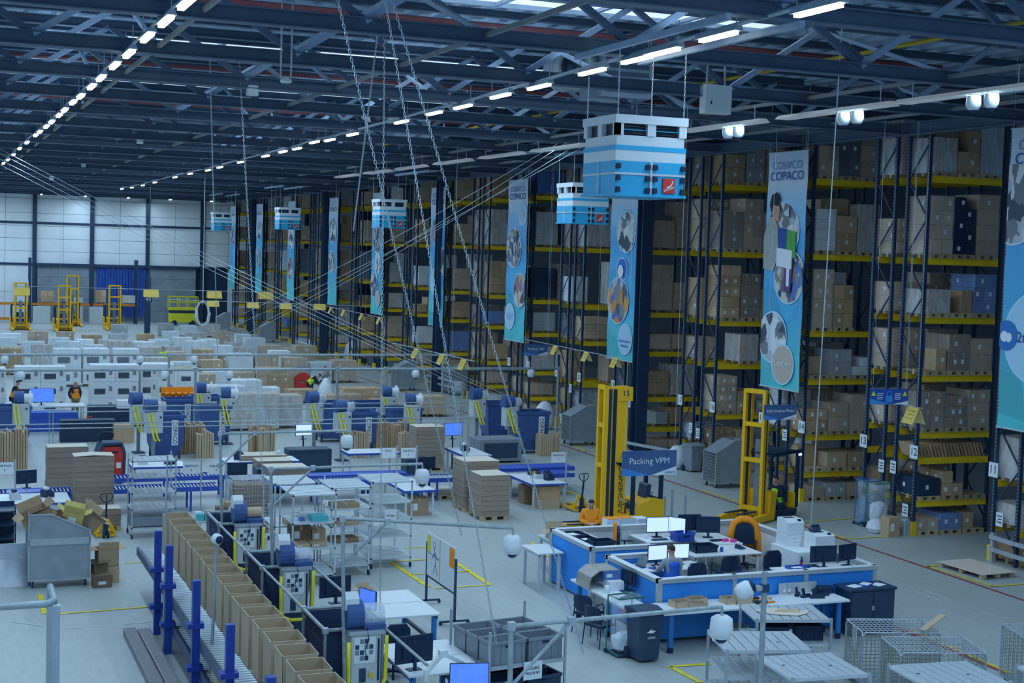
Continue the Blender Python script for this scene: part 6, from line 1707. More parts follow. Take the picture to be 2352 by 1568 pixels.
# ---------------------------------------------------------------- film cushion stations
def station(label, y, n):
    t = thing('hopper', 'navy cloth hopper on a pipe frame, ' + label, 'hopper', (6.57, y, 0), 0, 'navy hoppers beside the tall cartons')
    W, D, Z = 1.06, 1.6, 1.66
    for (p0, p1) in (((0, 0, Z), (0, D, Z)), ((W, 0, Z), (W, D, Z)), ((0, 0, Z), (W, 0, Z)), ((0, D, Z), (W, D, Z))):
        MB().cyl(p0, p1, 0.035, 8).build('frame_pipe', PIPE, t)
    for x in (0, W):
        for yy in (0, D):
            MB().cyl((x, yy, 0), (x, yy, Z), 0.03, 8).build('leg_pipe', PIPE, t)
            MB().cbox(x, yy, Z, 0.1, 0.1, 0.1).build('pipe_joint', GALV, t)
    b = MB()
    vs = []
    for z, s in ((Z - 0.03, 1.0), (1.1, 1.0), (0.75, 0.92), (0.45, 0.35)):
        cx, cy = W / 2, D / 2
        vs += [(cx + sx * (W / 2 - 0.03) * s, cy + sy * (D / 2 - 0.03) * s, z) for sx, sy in ((-1, -1), (1, -1), (1, 1), (-1, 1))]
    fs = []
    for r in range(3):
        for i in range(4): fs.append((4 * r + i, 4 * r + (i + 1) % 4, 4 * r + 4 + (i + 1) % 4, 4 * r + 4 + i))
    b.add(vs, fs).build('cloth_bag', HOPPER, t)
    # machine in front of the hopper
    m = thing('air_cushion_machine', 'blue film cushion machine with yellow hose loop, ' + label, 'machine', (7.18, y - 0.32, 0), 0, 'hose machines beside the tall cartons')
    MB().bbox(-0.3, -0.25, 0, 0.3, 0.25, 0.08, 0.01).build('foot', DKGREY, m)
    MB().box(-0.28, -0.16, 0.08, 0.28, 0.2, 0.78).build('stand', NAVY, m)
    MB().bbox(-0.27, -0.18, 0.78, 0.27, 0.2, 1.68, 0.01).build('cabinet', LTGREY, m)
    MB().box(-0.32, -0.22, 1.68, 0.32, 0.24, 1.75).build('top_plate', GALV, m)
    for a in range(4):
        for c in range(4): MB().box(-0.2 + 0.085 * a, -0.192, 1.22 + 0.1 * c, -0.13 + 0.085 * a, -0.18, 1.30 + 0.1 * c).build('picture_card', (PAPER, MIDGREY, DKGREY)[(a + c) % 3], m)
    MB().box(-0.22, -0.188, 1.17, 0.17, -0.181, 1.64).build('card_sheet', PAPER, m)
    MB().box(-0.12, -0.19, 0.83, 0.0, -0.18, 1.08).build('slot', DKGREY, m)
    MB().cyl((0.1, -0.18, 0.95), (0.1, -0.22, 0.95), 0.05, 10).build('stop_switch', WARN, m)
    MB().box(0.21, -0.2, 0.85, 0.24, -0.18, 1.6).build('black_rod', INK, m)
    pts = [(-0.34, -0.26, 1.58), (-0.34, -0.27, 1.2), (-0.34, -0.28, 0.86), (-0.28, -0.29, 0.72), (-0.12, -0.3, 0.66), (0.1, -0.3, 0.66), (0.26, -0.29, 0.74), (0.33, -0.28, 0.9), (0.34, -0.27, 1.25), (0.35, -0.26, 1.66)]
    MB().tube(pts, 0.035, 8).build('yellow_hose', YELHOSE, m, smooth=True)
    MB().at(0, 0.05, 2.0).cyl((-0.34, 0, 0), (-0.04, 0, 0), 0.26, 18).build('drum_cover', BINBLUE, m)
    MB().at(0, 0.02, 1.98).cyl((-0.04, 0, 0), (0.34, 0, 0), 0.13 if n != 2 else 0.2, 14).build('film_roll', (KRAFT2, FILMW, FILMW)[n], m)
    MB().bbox(-0.04, -0.18, 1.75, 0.36, 0.18, 1.86, 0.02).build('feed_base', BINBLUE, m)
    MB().prism([(-0.1, 2.1), (0.25, 2.1), (0.2, 2.35), (0.0, 2.42), (-0.1, 2.3)], -0.36, -0.12, 'x').build('white_hood', WHITE, m)
    MB().tube([(0.0, -0.2, 1.8), (0.03, -0.24, 1.6), (-0.04, -0.24, 1.4), (0.02, -0.22, 1.25)], 0.008, 4).build('cable', INK, m)
for n, (y, nm) in enumerate(((34.55, 'farthest of the three'), (29.7, 'middle of the three'), (24.5, 'nearest of the three'))):
    station(nm, y, n)
# camera arms standing by the stations: post, arm, brace, dome
def camera_arm(label, x, y, z, L, ddir=(1, 0), lean=(0.0, 0.0), zb=None):
    t = thing('camera_gantry', 'grey pipe camera arm with post and brace, ' + label, 'pipe frame', (x, y, 0), 0, 'pipe arms carrying dome cameras')
    ex, ey = L * ddir[0], L * ddir[1]
    MB().cyl((lean[0], lean[1], 0), (0, 0, z), 0.035, 10).build('post_pipe', PIPE, t)
    MB().cyl((0, 0, z), (ex, ey, z + 0.02), 0.03, 10).build('arm_pipe', PIPE, t)
    MB().cyl((lean[0] * .25, lean[1] * .25, z - 0.8), (ex * 0.27, ey * 0.27, z), 0.025, 8).build('brace_pipe', PIPE, t)
    for p in ((0, 0, z), (0, 0, z - 0.8), (ex * 0.27, ey * 0.27, z)): MB().cbox(p[0], p[1], p[2], 0.09, 0.09, 0.11).build('pipe_clamp', GALV, t)
    c = thing('dome_camera', 'white dome camera hanging from the pipe arm, ' + label, 'camera', (x + ex, y + ey, z - 0.02), 0, 'dome cameras on pipe arms')
    MB().cyl((0, 0, 0.02), (0, 0, -0.1), 0.02, 6).build('stem', PIPE, c)
    dome(c, (0, 0, -0.1), 1.0)
    MB().tube([(-0.15, 0, -0.25), (-0.13, 0, -0.42), (0, 0, -0.5), (0.13, 0, -0.42), (0.15, 0, -0.25)], 0.012, 5).build('guard_loop', WHITE, c)
camera_arm('over the far hopper station', 6.75, 35.6, 3.72, 3.25, (1, 0), (0.1, -0.2))
camera_arm('over the middle hopper station', 6.8, 30.1, 3.68, 3.4, (1, 0), (0.1, -0.15))
camera_arm('over the near hopper station', 6.78, 24.3, 3.7, 3.05, (0.845, -0.53), (0.05, -0.3))
camera_arm('nearest, running across the grey crates', 7.05, 17.05, 3.62, 3.2, (1, 0.03), (0.0, -0.1))
for k, (p0, p1) in enumerate((((7.63, 22.0, 1.66), (7.63, 36.5, 1.66)), ((6.57, 31.3, 1.66), (6.57, 34.55, 1.66)), ((6.57, 26.1, 1.66), (6.57, 29.7, 1.66)))):
    tag(MB().cyl(p0, p1, 0.028, 8).build('link_pipe', PIPE), 'grey pipe linking the hopper frames, %s' % ('long one on the table side', 'between far and middle hoppers', 'between middle and near hoppers')[k], 'pipe')
# slim pipe pole and ball camera in front of the tall cartons
pp = thing('camera_pole', 'slim grey pole with a small round camera among the tall cartons', 'pole', (4.86, 26.2, 0))
MB().cyl((0, 0, 0), (0.08, 0, 3.0), 0.03, 8).build('pole_pipe', PIPE, pp)
MB().at(0.08, -0.05, 3.05, 0.3, PI / 2).lathe([(0, -0.1), (0.06, -0.1), (0.1, -0.05), (0.1, 0.05), (0.08, 0.08), (0, 0.1)], 14).build('camera_ball', WHITE, pp, smooth=True)
MB().at(0.08, -0.06, 3.05, 0.3, PI / 2).lathe([(0.0, 0.105), (0.07, 0.09), (0.075, 0.08)], 12).build('lens', BLACKP, pp)
tag(MB().cyl((0, 0, 0), (0.03, 0, 4.1), 0.02, 6).build('slim_pole', PIPE, None, (*(4.53, 29.64), 0)), 'slim grey pole beside the second blue post', 'pole')
pl = (13.69, 21.5, 2.98)
cp = thing('camera_pole', 'grey pole with a white ball camera on a side arm before the front table', 'pole', (pl[0], pl[1], 0))
MB().cyl((0, 0, 0), (0, 0, pl[2]), 0.05, 10).build('pole_pipe', PIPE, cp)
MB().box(-0.3, -0.05, pl[2] - 0.33, 0.06, 0.05, pl[2] - 0.25).build('side_arm', GALV, cp)
MB().cbox(0, 0, pl[2] - 0.29, 0.13, 0.13, 0.14).build('clamp', DKGREY, cp)
MB().at(-0.42, -0.05, pl[2] - 0.29, 1.1, PI / 2 - 0.5).lathe([(0, -0.18), (0.1, -0.17), (0.15, -0.08), (0.155, 0.06), (0.12, 0.12)], 16).build('camera_ball', WHITE, cp, smooth=True)
MB().at(-0.42, -0.05, pl[2] - 0.29, 1.1, PI / 2 - 0.5).lathe([(0.12, 0.12), (0.1, 0.17), (0.0, 0.2)], 14).build('lens', BLACKP, cp, smooth=True)

# ---------------------------------------------------------------- white tables, monitors, whiteboard
def legged_table(label, x0, y0, x1, y1, h=0.9):
    t = desk(label, x0, y0, x1, y1, h, WHITETOP, BLUELEG, 0.09, 'packing_table', 0.04, 0.06)
    a, b_ = (x1 - x0) / 2, (y1 - y0) / 2
    MB().box(-a + 0.02, -0.006, h - 0.005, a - 0.02, 0.006, h + 0.002).build('top_joint', MIDGREY, t)
    for s in (-1, 1): MB().box(s * (a - 0.1) - 0.03, -b_ + 0.1, 0.25, s * (a - 0.1) + 0.03, b_ - 0.1, 0.32).build('foot_rail', DKGREY, t)
    return t
legged_table('white table on blue legs beside the whiteboard', 8.6, 27.87, 9.93, 30.07)
legged_table('white table on blue legs beside the grey crates, nearest', 7.95, 23.9, 9.4, 26.0)
monitor('dark monitor back on the table behind the nearest hose machine', (8.05, 29.3, 0.9), PI + 0.1, 0.7, 0.45)
monitor('lit blue screen on the white table beside the nearest hose machine', (8.45, 28.2, 0.9), -1.2, 0.55, 0.4, SCREENB)
monitor('dark monitor back on the nearest table at the bottom edge', (8.15, 24.25, 0.9), PI + 0.15, 0.75, 0.5)
monitor('lit blue screen leaning at the bottom edge before the grey crates', (8.9, 23.4, 0.62), -0.2, 0.7, 0.45, SCREENB)
tag(MB().box(-0.4, -0.3, 0, 0.4, 0.3, 0.62).build('low_stand', MIDGREY, None, (8.9, 23.4, 0)), 'grey low stand under the leaning lit screen', 'stand')
cl_ = thing('cleaning_cloth', 'red cloth hanging over the left corner of the white table', 'cloth', (8.62, 28.75, 0.9), 0.4)
MB().prism([(-0.12, 0.0), (0.1, 0.0), (0.16, 0.1), (0.05, 0.3), (-0.05, 0.28), (-0.1, 0.12)], -0.06, 0.06, 'y').build('cloth_body', RED, cl_)
box_open('small open pale carton behind the dark monitor on the white table', (8.85, 29.85, 0.9), 0.3, 0.22, 0.14, KRAFT2, 0, (0.3, 0.1, 0.5, 0.5), sticker=False)
arm = thing('robot_arm', 'white jointed monitor arm at the bottom edge beside the nearest table', 'arm', (8.35, 23.55, 0.9))
MB().cyl((-0.2, 0, 0), (-0.2, 0, 0.2), 0.05, 8).build('arm_base', WHITE, arm); MB().bar((-0.2, 0, 0.15), (0.12, 0.05, 0.45), 0.07).build('arm_link', WHITE, arm); MB().bar((0.12, 0.05, 0.45), (0.5, 0.0, 0.25), 0.07).build('arm_link', WHITE, arm); MB().cbox(0.12, 0.05, 0.45, 0.15, 0.12, 0.12).build('arm_joint', WHITE, arm)
ch = office_chair('dark chair tucked between the two white tables', (8.6, 26.85), PI)
wbd = thing('whiteboard', 'whiteboard on a wheeled stand with drawn figure and orange note', 'whiteboard', (11.08, 31.17, 0))
MB().box(-0.012, -0.98, 0.72, 0.012, 0.98, 1.74).build('board', WHITETOP, wbd)
for s in (-1, 1):
    MB().box(-0.025, s * 1.0 - 0.025, 0.08, 0.025, s * 1.0 + 0.025, 1.5).build('upright', DKGREY, wbd)
    MB().box(-0.35, s * 1.0 - 0.025, 0.06, 0.35, s * 1.0 + 0.025, 0.1).build('foot', DKGREY, wbd)
    for x in (-0.33, 0.33): MB().cyl((x, s - .015, 0.04), (x, s + .015, 0.04), 0.04, 10).build('caster', RUBBER, wbd)
MB().box(-0.02, -1.0, 0.68, 0.02, 1.0, 0.72).build('lower_rail', DKGREY, wbd)
MB().box(-0.018, 0.03, 0.75, -0.0125, 0.07, 1.72).build('yellow_strip', WARN, wbd)
MB().box(-0.02, 0.72, 1.3, -0.0125, 0.94, 1.68).build('yellow_note', YELHOSE, wbd)
MB().box(-0.02, -0.93, 1.25, -0.0125, -0.62, 1.70).build('orange_note', ORANGE, wbd)
fg = MB()
for a, b_ in (((.45, 1.45), (.35, 1.1)), ((.35, 1.1), (.5, .85)), ((.35, 1.1), (.2, .85)), ((.42, 1.35), (.62, 1.15)), ((.42, 1.35), (.2, 1.2)), ((.9, 1.28), (.1, 1.24))): fg.bar((-0.0135, a[0], a[1]), (-0.0135, b_[0], b_[1]), 0.012, 0.012)
fg.tube([(-0.014, 0.45 + 0.08 * math.cos(q * .6), 1.52 + 0.08 * math.sin(q * .6)) for q in range(11)], 0.006, 4)
fg.build('drawn_figure', BLUEINK, wbd)

# ---------------------------------------------------------------- cart of grey crates
ang = 0.145
gc = thing('crate_cart', 'steel upright cart carrying two levels of grey crates, bottom middle', 'shelf cart', (10.25, 24.95, 0), ang)
for sx in (-1, 1):
    for sy in (-1, 1): MB().prism([(sx * .82 - .02, sy * .76 - .02), (sx * .82 + .02, sy * .76 - .02), (sx * .82 + .02, sy * .76 + .02), (sx * .82 - .02, sy * .76 + .02)], 0.05, 1.52 if sy < 0 else 1.6, 'z').build('upright', GALV, gc)
for z in (0.22, 0.86):
    MB().box(-0.8, -0.74, z - 0.03, 0.8, 0.74, z).build('shelf_sheet', GALV, gc)
    for s in (-1, 1): MB().box(-0.82, s * 0.76 - 0.02, z - 0.06, 0.82, s * 0.76 + 0.02, z + 0.01).build('shelf_rail', GALV, gc)
for lv, (z, m_) in enumerate(((0.86, MIDGREY), (0.22, DKGREY))):
    n = 0
    for i in range(2):
        for j in range(3):
            lx, ly = -0.4 + 0.8 * i, -0.49 + 0.49 * j
            wx = 10.25 + lx * math.cos(ang) - ly * math.sin(ang); wy = 24.95 + lx * math.sin(ang) + ly * math.cos(ang)
            lab = '%s crate on the %s level of the crate cart, %s %s one' % ('grey' if lv == 0 else 'dark grey', 'upper' if lv == 0 else 'lower', ('front', 'middle', 'rear')[j], ('left', 'right')[i])
            tray(lab, (wx, wy, z), 0.74, 0.45, 0.44 if lv == 0 else 0.34, m_, ang, 'euro_crate', 'crate', 'crates on the crate cart')
            n += 1
sg = tag(MB().box(-0.2, -0.005, -0.17, 0.2, 0.005, 0.17).build('paper_sign', PAPER, None, (10.45, 24.16, 0.72), ang), 'white paper sign on the front rail of the crate cart', 'sign')
text('lettering', 'YOURS', 0.085, INK, sg, (0, -0.01, 0.04)); text('lettering', 'MULTI NV', 0.07, INK, sg, (0, -0.01, -0.05))

# ---------------------------------------------------------------- bottom right: slatted carts and roll cages
def slat_cart(label, cx, cy, rz, w=1.6, d=1.25, h=1.2):
    t = thing('slat_top_cart', label, 'shelf cart', (cx, cy, 0), rz, 'carts with slatted metal tops')
    a, b_ = w / 2, d / 2
    for z in (0.25, 0.7, h):
        for q in range(8):
            x = -a + w * q / 8
            MB().prism([(x + .012, z - .02), (x + w / 8 - .012, z - .02), (x + w / 8 - .012, z - .004), (x + w / 8 - .03, z), (x + .03, z), (x + .012, z - .004)], -b_ + 0.02, b_ - 0.02, 'y').build('top_slat', SHW, t)
        for s in (-1, 1):
            MB().box(-a - 0.015, s * b_ - 0.02, z - 0.06, a + 0.015, s * b_ + 0.02, z + 0.004).build('edge_rail', SHW, t)
            MB().box(s * a - 0.02, -b_ + 0.02, z - 0.06, s * a + 0.02, b_ - 0.02, z - 0.021).build('edge_rail', SHW, t)
    for sx in (-1, 1):
        for sy in (-1, 1):
            MB().box(sx * a - 0.025, sy * b_ - 0.025 + sy * 0.03, 0.1, sx * a + 0.025, sy * b_ + 0.025 + sy * 0.03, h + 0.03).build('upright', GALV, t)
            MB().cyl((sx * a - 0.02, sy * b_, 0.06), (sx * a + 0.02, sy * b_, 0.06), 0.06, 10).build('wheel', RUBBER, t)
    for x, y in ((-0.35 * w, 0.1), (0.2 * w, -0.1)): MB().cbox(x, y, h + 0.001, 0.07, 0.04, 0.004).build('hand_slot', INK, t)
    return t
slat_cart('slatted metal cart with torn card on top beside the front table', *(16.45, 25.0), -0.27, 1.55, 1.15)
slat_cart('slatted metal cart behind the ball camera pole, left one', 14.75, 23.25, -0.27, 1.65, 1.3)
slat_cart('slatted metal cart at the bottom edge, middle one', 14.8, 21.55, -0.1, 1.5, 1.35)
slat_cart('slatted metal cart at the bottom edge before the roll cages', 16.9, 20.4, -0.1, 1.6, 1.3)
slat_cart('slatted metal cart in the bottom right corner', 19.2, 19.7, -0.1, 1.6, 1.3)
tc2 = thing('torn_card', 'torn piece of beige card lying on the slatted cart', 'card', (16.4, 25.0, 1.21), -0.27)
MB().prism([(-0.6, 0.1), (-0.3, -0.2), (0.2, -0.32), (0.45, -0.15), (0.6, 0.12), (0.3, 0.1), (0.1, 0.28), (-0.3, 0.3)], 0, 0.012, 'z').build('card_piece', SHEETTOP, tc2)
MB().prism([(-0.2, 0.0), (0.3, -0.1), (0.4, 0.1), (0.0, 0.2)], 0.012, 0.022, 'z').build('card_piece', KRAFT2, tc2)
for k, (x, y) in enumerate(((16.95, 24.75), (16.25, 24.85), (17.0, 25.15))):
    tray('black crate on the lower shelf of the cart with torn card, %s one' % ORD[k], (x - .15, y, 0.7), 0.6, 0.4, 0.3, BLACKP, -0.27, 'euro_crate', 'crate', 'black crates on the slatted cart')
CAGEW = mat('cage_wire', (0.30, 0.34, 0.30), 0.45, metal=0.3, noise=0.1)
def roll_cage(label, cx, cy, rz, w=1.5, d=1.05, h=1.2):
    t = thing('roll_cage', label, 'roll cage', (cx, cy, 0), rz, 'zinc roll cages')
    a, b_ = w / 2, d / 2
    def panel(p, q, z0, z1, nm, nu, nv):
        (x0, y0), (x1, y1) = p, q
        fr = MB(); r = 0.06
        dx, dy = x1 - x0, y1 - y0; L = math.hypot(dx, dy); ux, uy = dx / L, dy / L
        pts = [(x0, y0, z0), (x0, y0, z1 - r), (x0 + ux * r, y0 + uy * r, z1), (x1 - ux * r, y1 - uy * r, z1), (x1, y1, z1 - r), (x1, y1, z0)]
        fr.tube(pts, 0.017, 6).build(nm + '_frame', GALV, t)
        g = MB()
        for k in range(1, nu): g.bar((x0 + dx * k / nu, y0 + dy * k / nu, z0), (x0 + dx * k / nu, y0 + dy * k / nu, z1), 0.0075)
        for k in range(0, nv): g.bar((x0, y0, z0 + (z1 - z0) * k / nv), (x1, y1, z0 + (z1 - z0) * k / nv), 0.0075)
        g.build(nm + '_wires', CAGEW, t)
    panel((-a, -b_), (0, -b_), 0.18, h, 'side', 9, 14); panel((0.005, -b_), (a, -b_), 0.18, h, 'side', 9, 14)
    panel((-a, b_), (a, b_), 0.18, h, 'side', 18, 14)
    panel((-a, -b_ + .01), (-a, b_ - .01), 0.18, h, 'end', 12, 14); panel((a, -b_ + .01), (a, b_ - .01), 0.18, h, 'end', 12, 14)
    g = MB()
    for k in range(19): g.bar((-a + w * k / 18, -b_, h), (-a + w * k / 18, b_, h), 0.009)
    for k in range(8): g.bar((-a, -b_ + d * k / 7, h + 0.008), (a, -b_ + d * k / 7, h + 0.008), 0.009)
    g.build('lid_wires', SHW, t)
    MB().box(-a, -b_, 0.15, a, b_, 0.18).build('base_plate', GALV, t)
    for sx in (-1, 1):
        for sy in (-1, 1): MB().cyl((sx * (a - .1) - .02, sy * (b_ - .1), 0.075), (sx * (a - .1) + .02, sy * (b_ - .1), 0.075), 0.075, 12).build('wheel', RUBBER, t)
    return t
rc1 = roll_cage('zinc roll cage with a paper sheet hanging inside, behind the other', 17.98, 23.45, -0.3, 1.58, 1.05)
roll_cage('zinc roll cage at the bottom right with a cardboard strip behind it', 17.85, 22.05, -0.3, 1.65, 1.1)
roll_cage('zinc roll cage at the right edge standing alone', 20.9, 22.2, -0.3, 1.6, 1.1)
pt = tag(MB().box(-0.14, -0.004, -0.2, 0.14, 0.004, 0.2).build('paper_sheet', PAPER, None, (17.28, 23.75, 0.95), 1.25), 'white paper sheet hanging on the left end of a roll cage', 'paper')
st = tag(MB().bar((-0.4, 0, -0.06), (0.4, 0, 0.12), 0.14, 0.02).build('card_strip', KRAFT2, None, (18.55, 22.95, 1.33), 0.4), 'cardboard strip lying across the roll cage lid', 'card')

# ---------------------------------------------------------------- walkway railing at the lower left
rl = thing('walkway', 'grey tubular railing and grating of the raised walkway, lower left corner', 'walkway', (0, 0, 0))
GRATE = mat('grating_bar', (0.20, 0.25, 0.30), 0.5)
for k in range(24): MB().box(-1.2, 14.2 + 0.1 * k, 3.34, 0.95, 14.215 + 0.1 * k, 3.4).build('grating_bar', GRATE, rl)
for k in range(18): MB().box(-1.2 + 0.12 * k, 14.2, 3.34, -1.19 + 0.12 * k, 16.6, 3.4).build('grating_bar', GRATE, rl)
MB().box(0.95, 14.0, 3.2, 1.02, 16.7, 3.5).build('kick_board', mat('pale_kick_board', (0.42, 0.40, 0.37), 0.6), rl)
MB().tube([(-1.5, 16.2, 4.5), (1.22, 16.2, 4.5), (1.31, 16.3, 4.5), (1.32, 17.0, 4.5)], 0.04, 10).build('hand_rail', PIPE, rl, smooth=True)
MB().box(1.28, 16.15, 2.4, 1.36, 16.25, 4.48).build('rail_post', GALV, rl); MB().box(1.28, 16.9, 2.4, 1.36, 17.0, 4.48).build('rail_post', GALV, rl)
MB().box(1.30, 16.25, 2.4, 1.34, 16.9, 2.6).build('stringer', GALV, rl)
MB().box(-1.3, 14.0, 0, -1.1, 14.2, 3.34).build('support_leg', GALV, rl); MB().box(1.28, 16.2, 0, 1.36, 16.3, 2.4).build('support_leg', GALV, rl)
al = thing('profile_frame', 'aluminium profile frame with a blue motor at the left edge', 'machine frame', (0.75, 26.2, 0))
for (x, y) in ((0, 0), (0, 1.4), (0.35, 0), (0.35, 1.4)): MB().box(x - .03, y - .03, 0, x + .03, y + .03, 1.75).build('profile_post', ALU, al)
for z in (0.5, 1.1, 1.7): MB().box(-0.03, -0.03, z - .03, 0.38, 0.03, z + .03).build('profile_rail', ALU, al); MB().box(0.32, 0, z - .03, 0.38, 1.4, z + .03).build('profile_rail', ALU, al)
MB().cyl((0.35, -0.15, 0.35), (0.6, -0.15, 0.35), 0.09, 12).build('motor', BLUESTEEL, al); MB().cyl((0.45, -0.1, 0.6), (0.52, -0.1, 0.6), 0.05, 10).build('stop_button', RED, al)

# ---------------------------------------------------------------- reach trucks
def reach_truck(label, loc, rz, num=None, text_on=False, beacon=False, lift=4.4, low=False):
    mw = 0.20 if text_on else 0.36
    # mast at the local -X end, cab and battery towards +X
    t = thing('reach_truck', label, 'reach truck', loc, rz)
    H = lift
    for sy in (-1, 1):
        MB().box(-0.42, sy * mw - 0.05, 0.12, -0.28, sy * mw + 0.05, H).build('mast_channel', TRUCKY, t)
        MB().box(-0.27, sy * (mw - .03) - 0.05, 0.12, -0.16, sy * (mw - .03) + 0.05, H - 0.1).build('mast_channel', NAVY, t)
        MB().box(-0.15, sy * (mw - .06) - 0.05, 0.12, -0.05, sy * (mw - .06) + 0.05, H - 0.05).build('mast_channel', TRUCKY, t)
        MB().prism([(-1.5, 0.06), (0.1, 0.06), (0.1, 0.3), (-1.3, 0.22), (-1.5, 0.14)], sy * 0.52 - 0.07, sy * 0.52 + 0.07, 'y').build('outrigger', TRUCKY, t)
        MB().cyl((-1.3, sy * 0.52 - .05, 0.1), (-1.3, sy * 0.52 + .05, 0.1), 0.1, 12).build('wheel', RUBBER, t)
        MB().prism([(-1.5, 0.34), (-0.45, 0.30), (-0.45, 0.36), (-1.5, 0.37)], sy * 0.22 - 0.05, sy * 0.22 + 0.05, 'y').build('fork', NAVY, t)
    for z in (0.35, H * 0.45, H * 0.72, H - 0.12):
        MB().box(-0.42, -mw + .04, z, -0.34, mw - .04, z + 0.14).build('mast_crossbar', TRUCKY, t)
    MB().box(-0.1, -0.1, 0.3, -0.02, 0.1, H * 0.62).build('lift_cylinder', MIDGREY, t)
    if text_on:
        MB().box(-0.26, -0.12, 0.2, -0.06, 0.12, H - 0.2).build('mast_inner', BLACKP, t)
        MB().box(-0.02, -0.30, 0.12, 0.34, -0.10, H).build('mast_side', TRUCKY, t)
        MB().box(0.0, -0.33, H - 0.45, 0.48, -0.28, H - 0.02).build('number_board', TRUCKY, t)
        MB().box(-0.1, -0.28, 0.2, -0.02, -0.1, H - 0.1).build('hose_gap', INK, t)
        text('lettering', 'JUNGHEINRICH', 0.22, INK, t, (0.19, -0.31, 1.42), (PI / 2, -PI / 2, 0), shear=0.15)
        text('lettering', num, 0.24, INK, t, (0.24, -0.34, H - 0.22))
        for z in (1.05, 2.35): MB().cyl((0.2, -0.30, z), (0.2, -0.315, z), 0.045, 10).build('bolt', GALV, t)
    # chassis
    if low:
        MB().bbox(-0.05, -0.5, 0.08, 0.36, 0.5, 0.95, 0.04).build('chassis', TRUCKY, t)
        MB().box(0.36, -0.58, 0.08, 1.5, 0.58, 0.28).build('cab_floor', BLACKP, t)
        MB().bbox(0.9, -0.28, 0.28, 1.36, 0.28, 0.42, 0.04).build('seat', DKGREY, t)
        MB().box(1.36, -0.25, 0.42, 1.46, 0.25, 0.98).build('seat_back', DKGREY, t)
        MB().bbox(1.5, -0.5, 0.08, 1.66, -0.1, 0.8, 0.03).build('chassis', TRUCKY, t)
        for y in (-0.5, 0.5): MB().box(1.52, y - .05, 0.3, 1.62, y + .05, 2.15).build('guard_post', BLACKP, t)
        for k in range(8): MB().box(-0.1 + 0.2 * k, -0.58, 2.15, -0.02 + 0.2 * k, 0.58, 2.22).build('roof_bar', BLACKP, t)
        for y in (-0.6, 0.54): MB().box(-0.1, y, 2.12, 1.68, y + 0.06, 2.22).build('roof_bar', BLACKP, t)
        MB().cbox(1.6, -0.52, 2.05, 0.14, 0.14, 0.06).build('blue_spot_lamp', mat('blue_spot', (0.2, 0.4, 1.0), 0.3, emit=6), t)
        return t
    MB().prism([(0.05, 0.08), (1.55, 0.08), (1.55, 1.05), (1.2, 1.12), (0.75, 0.95), (0.6, 0.62), (0.05, 0.62)], -0.58, 0.58, 'y').build('chassis', TRUCKY, t)
    MB().prism([(0.6, 0.64), (1.2, 1.14), (1.5, 1.07), (1.5, 1.0), (1.2, 1.05), (0.7, 0.6)], -0.5, 0.5, 'y').build('hood', BLACKP, t)
    MB().bbox(0.62, -0.26, 0.7, 1.12, 0.26, 0.92, 0.05).build('seat', DKGREY, t)
    MB().prism([(1.02, 0.9), (1.18, 0.92), (1.26, 1.45), (1.18, 1.5), (1.1, 1.45)], -0.25, 0.25, 'y').build('seat_back', DKGREY, t)
    MB().cyl((0.42, -0.2, 0.62), (0.36, -0.2, 0.95), 0.03, 8).build('steering_column', BLACKP, t)
    MB().at(0.36, -0.2, 0.96, 0, 0, -0.4).tube([(0.16 * math.cos(q * PI / 6), 0.16 * math.sin(q * PI / 6), 0) for q in range(12)], 0.015, 5, True).build('steering_wheel', BLACKP, t)
    for (x, y) in ((0.5, -0.5), (0.5, 0.5), (1.45, -0.5), (1.45, 0.5)):
        MB().box(x - 0.06, y - 0.04, 0.6 if x < 1 else 1.0, x + 0.06, y + 0.04, 2.15).build('guard_post', BLACKP, t)
    for k in range(8): MB().box(0.0 + 0.2 * k, -0.55, 2.15, 0.06 + 0.2 * k, 0.55, 2.2).build('roof_bar', BLACKP, t)
    for y in (-0.55, 0.5): MB().box(0.0, y, 2.12, 1.55, y + 0.06, 2.2).build('roof_bar', BLACKP, t)
    for y in (-0.45, 0.45): MB().cyl((1.25, y - .08, 0.16), (1.25, y + .08, 0.16), 0.16, 14).build('wheel', RUBBER, t)
    if beacon: MB().cbox(1.5, -0.5, 2.08, 0.12, 0.12, 0.05).build('blue_spot_lamp', mat('blue_spot', (0.2, 0.4, 1.0), 0.3, emit=6), t)
    return t
rt1 = reach_truck('yellow reach truck numbered fifteen with tall closed mast behind the office', (19.25, 39.0), 0.0, '15', True, False, 4.5)
rt2 = reach_truck('yellow reach truck with a seated driver, right of the office', (25.0, 39.9), 0.45, None, False, True, 4.25, True)
for k, (px, hh) in enumerate(((((7.77, 138.97)), 4.3), ((11.38, 137.48), 4.2), ((12.77, 142.28), 4.9), ((16.03, 140), 4.2))):
    q = reach_truck('far yellow reach truck with raised mast, %s from the left picture edge' % ORD[k], (px[0], min(px[1], 143.5) - 3 * (k != 2), 0), PI / 2, None, False, k in (1, 3), hh * 0.98)
    q['group'] = 'reach trucks parked at the far wall'; q.scale = (1.3, 1.4, 1)
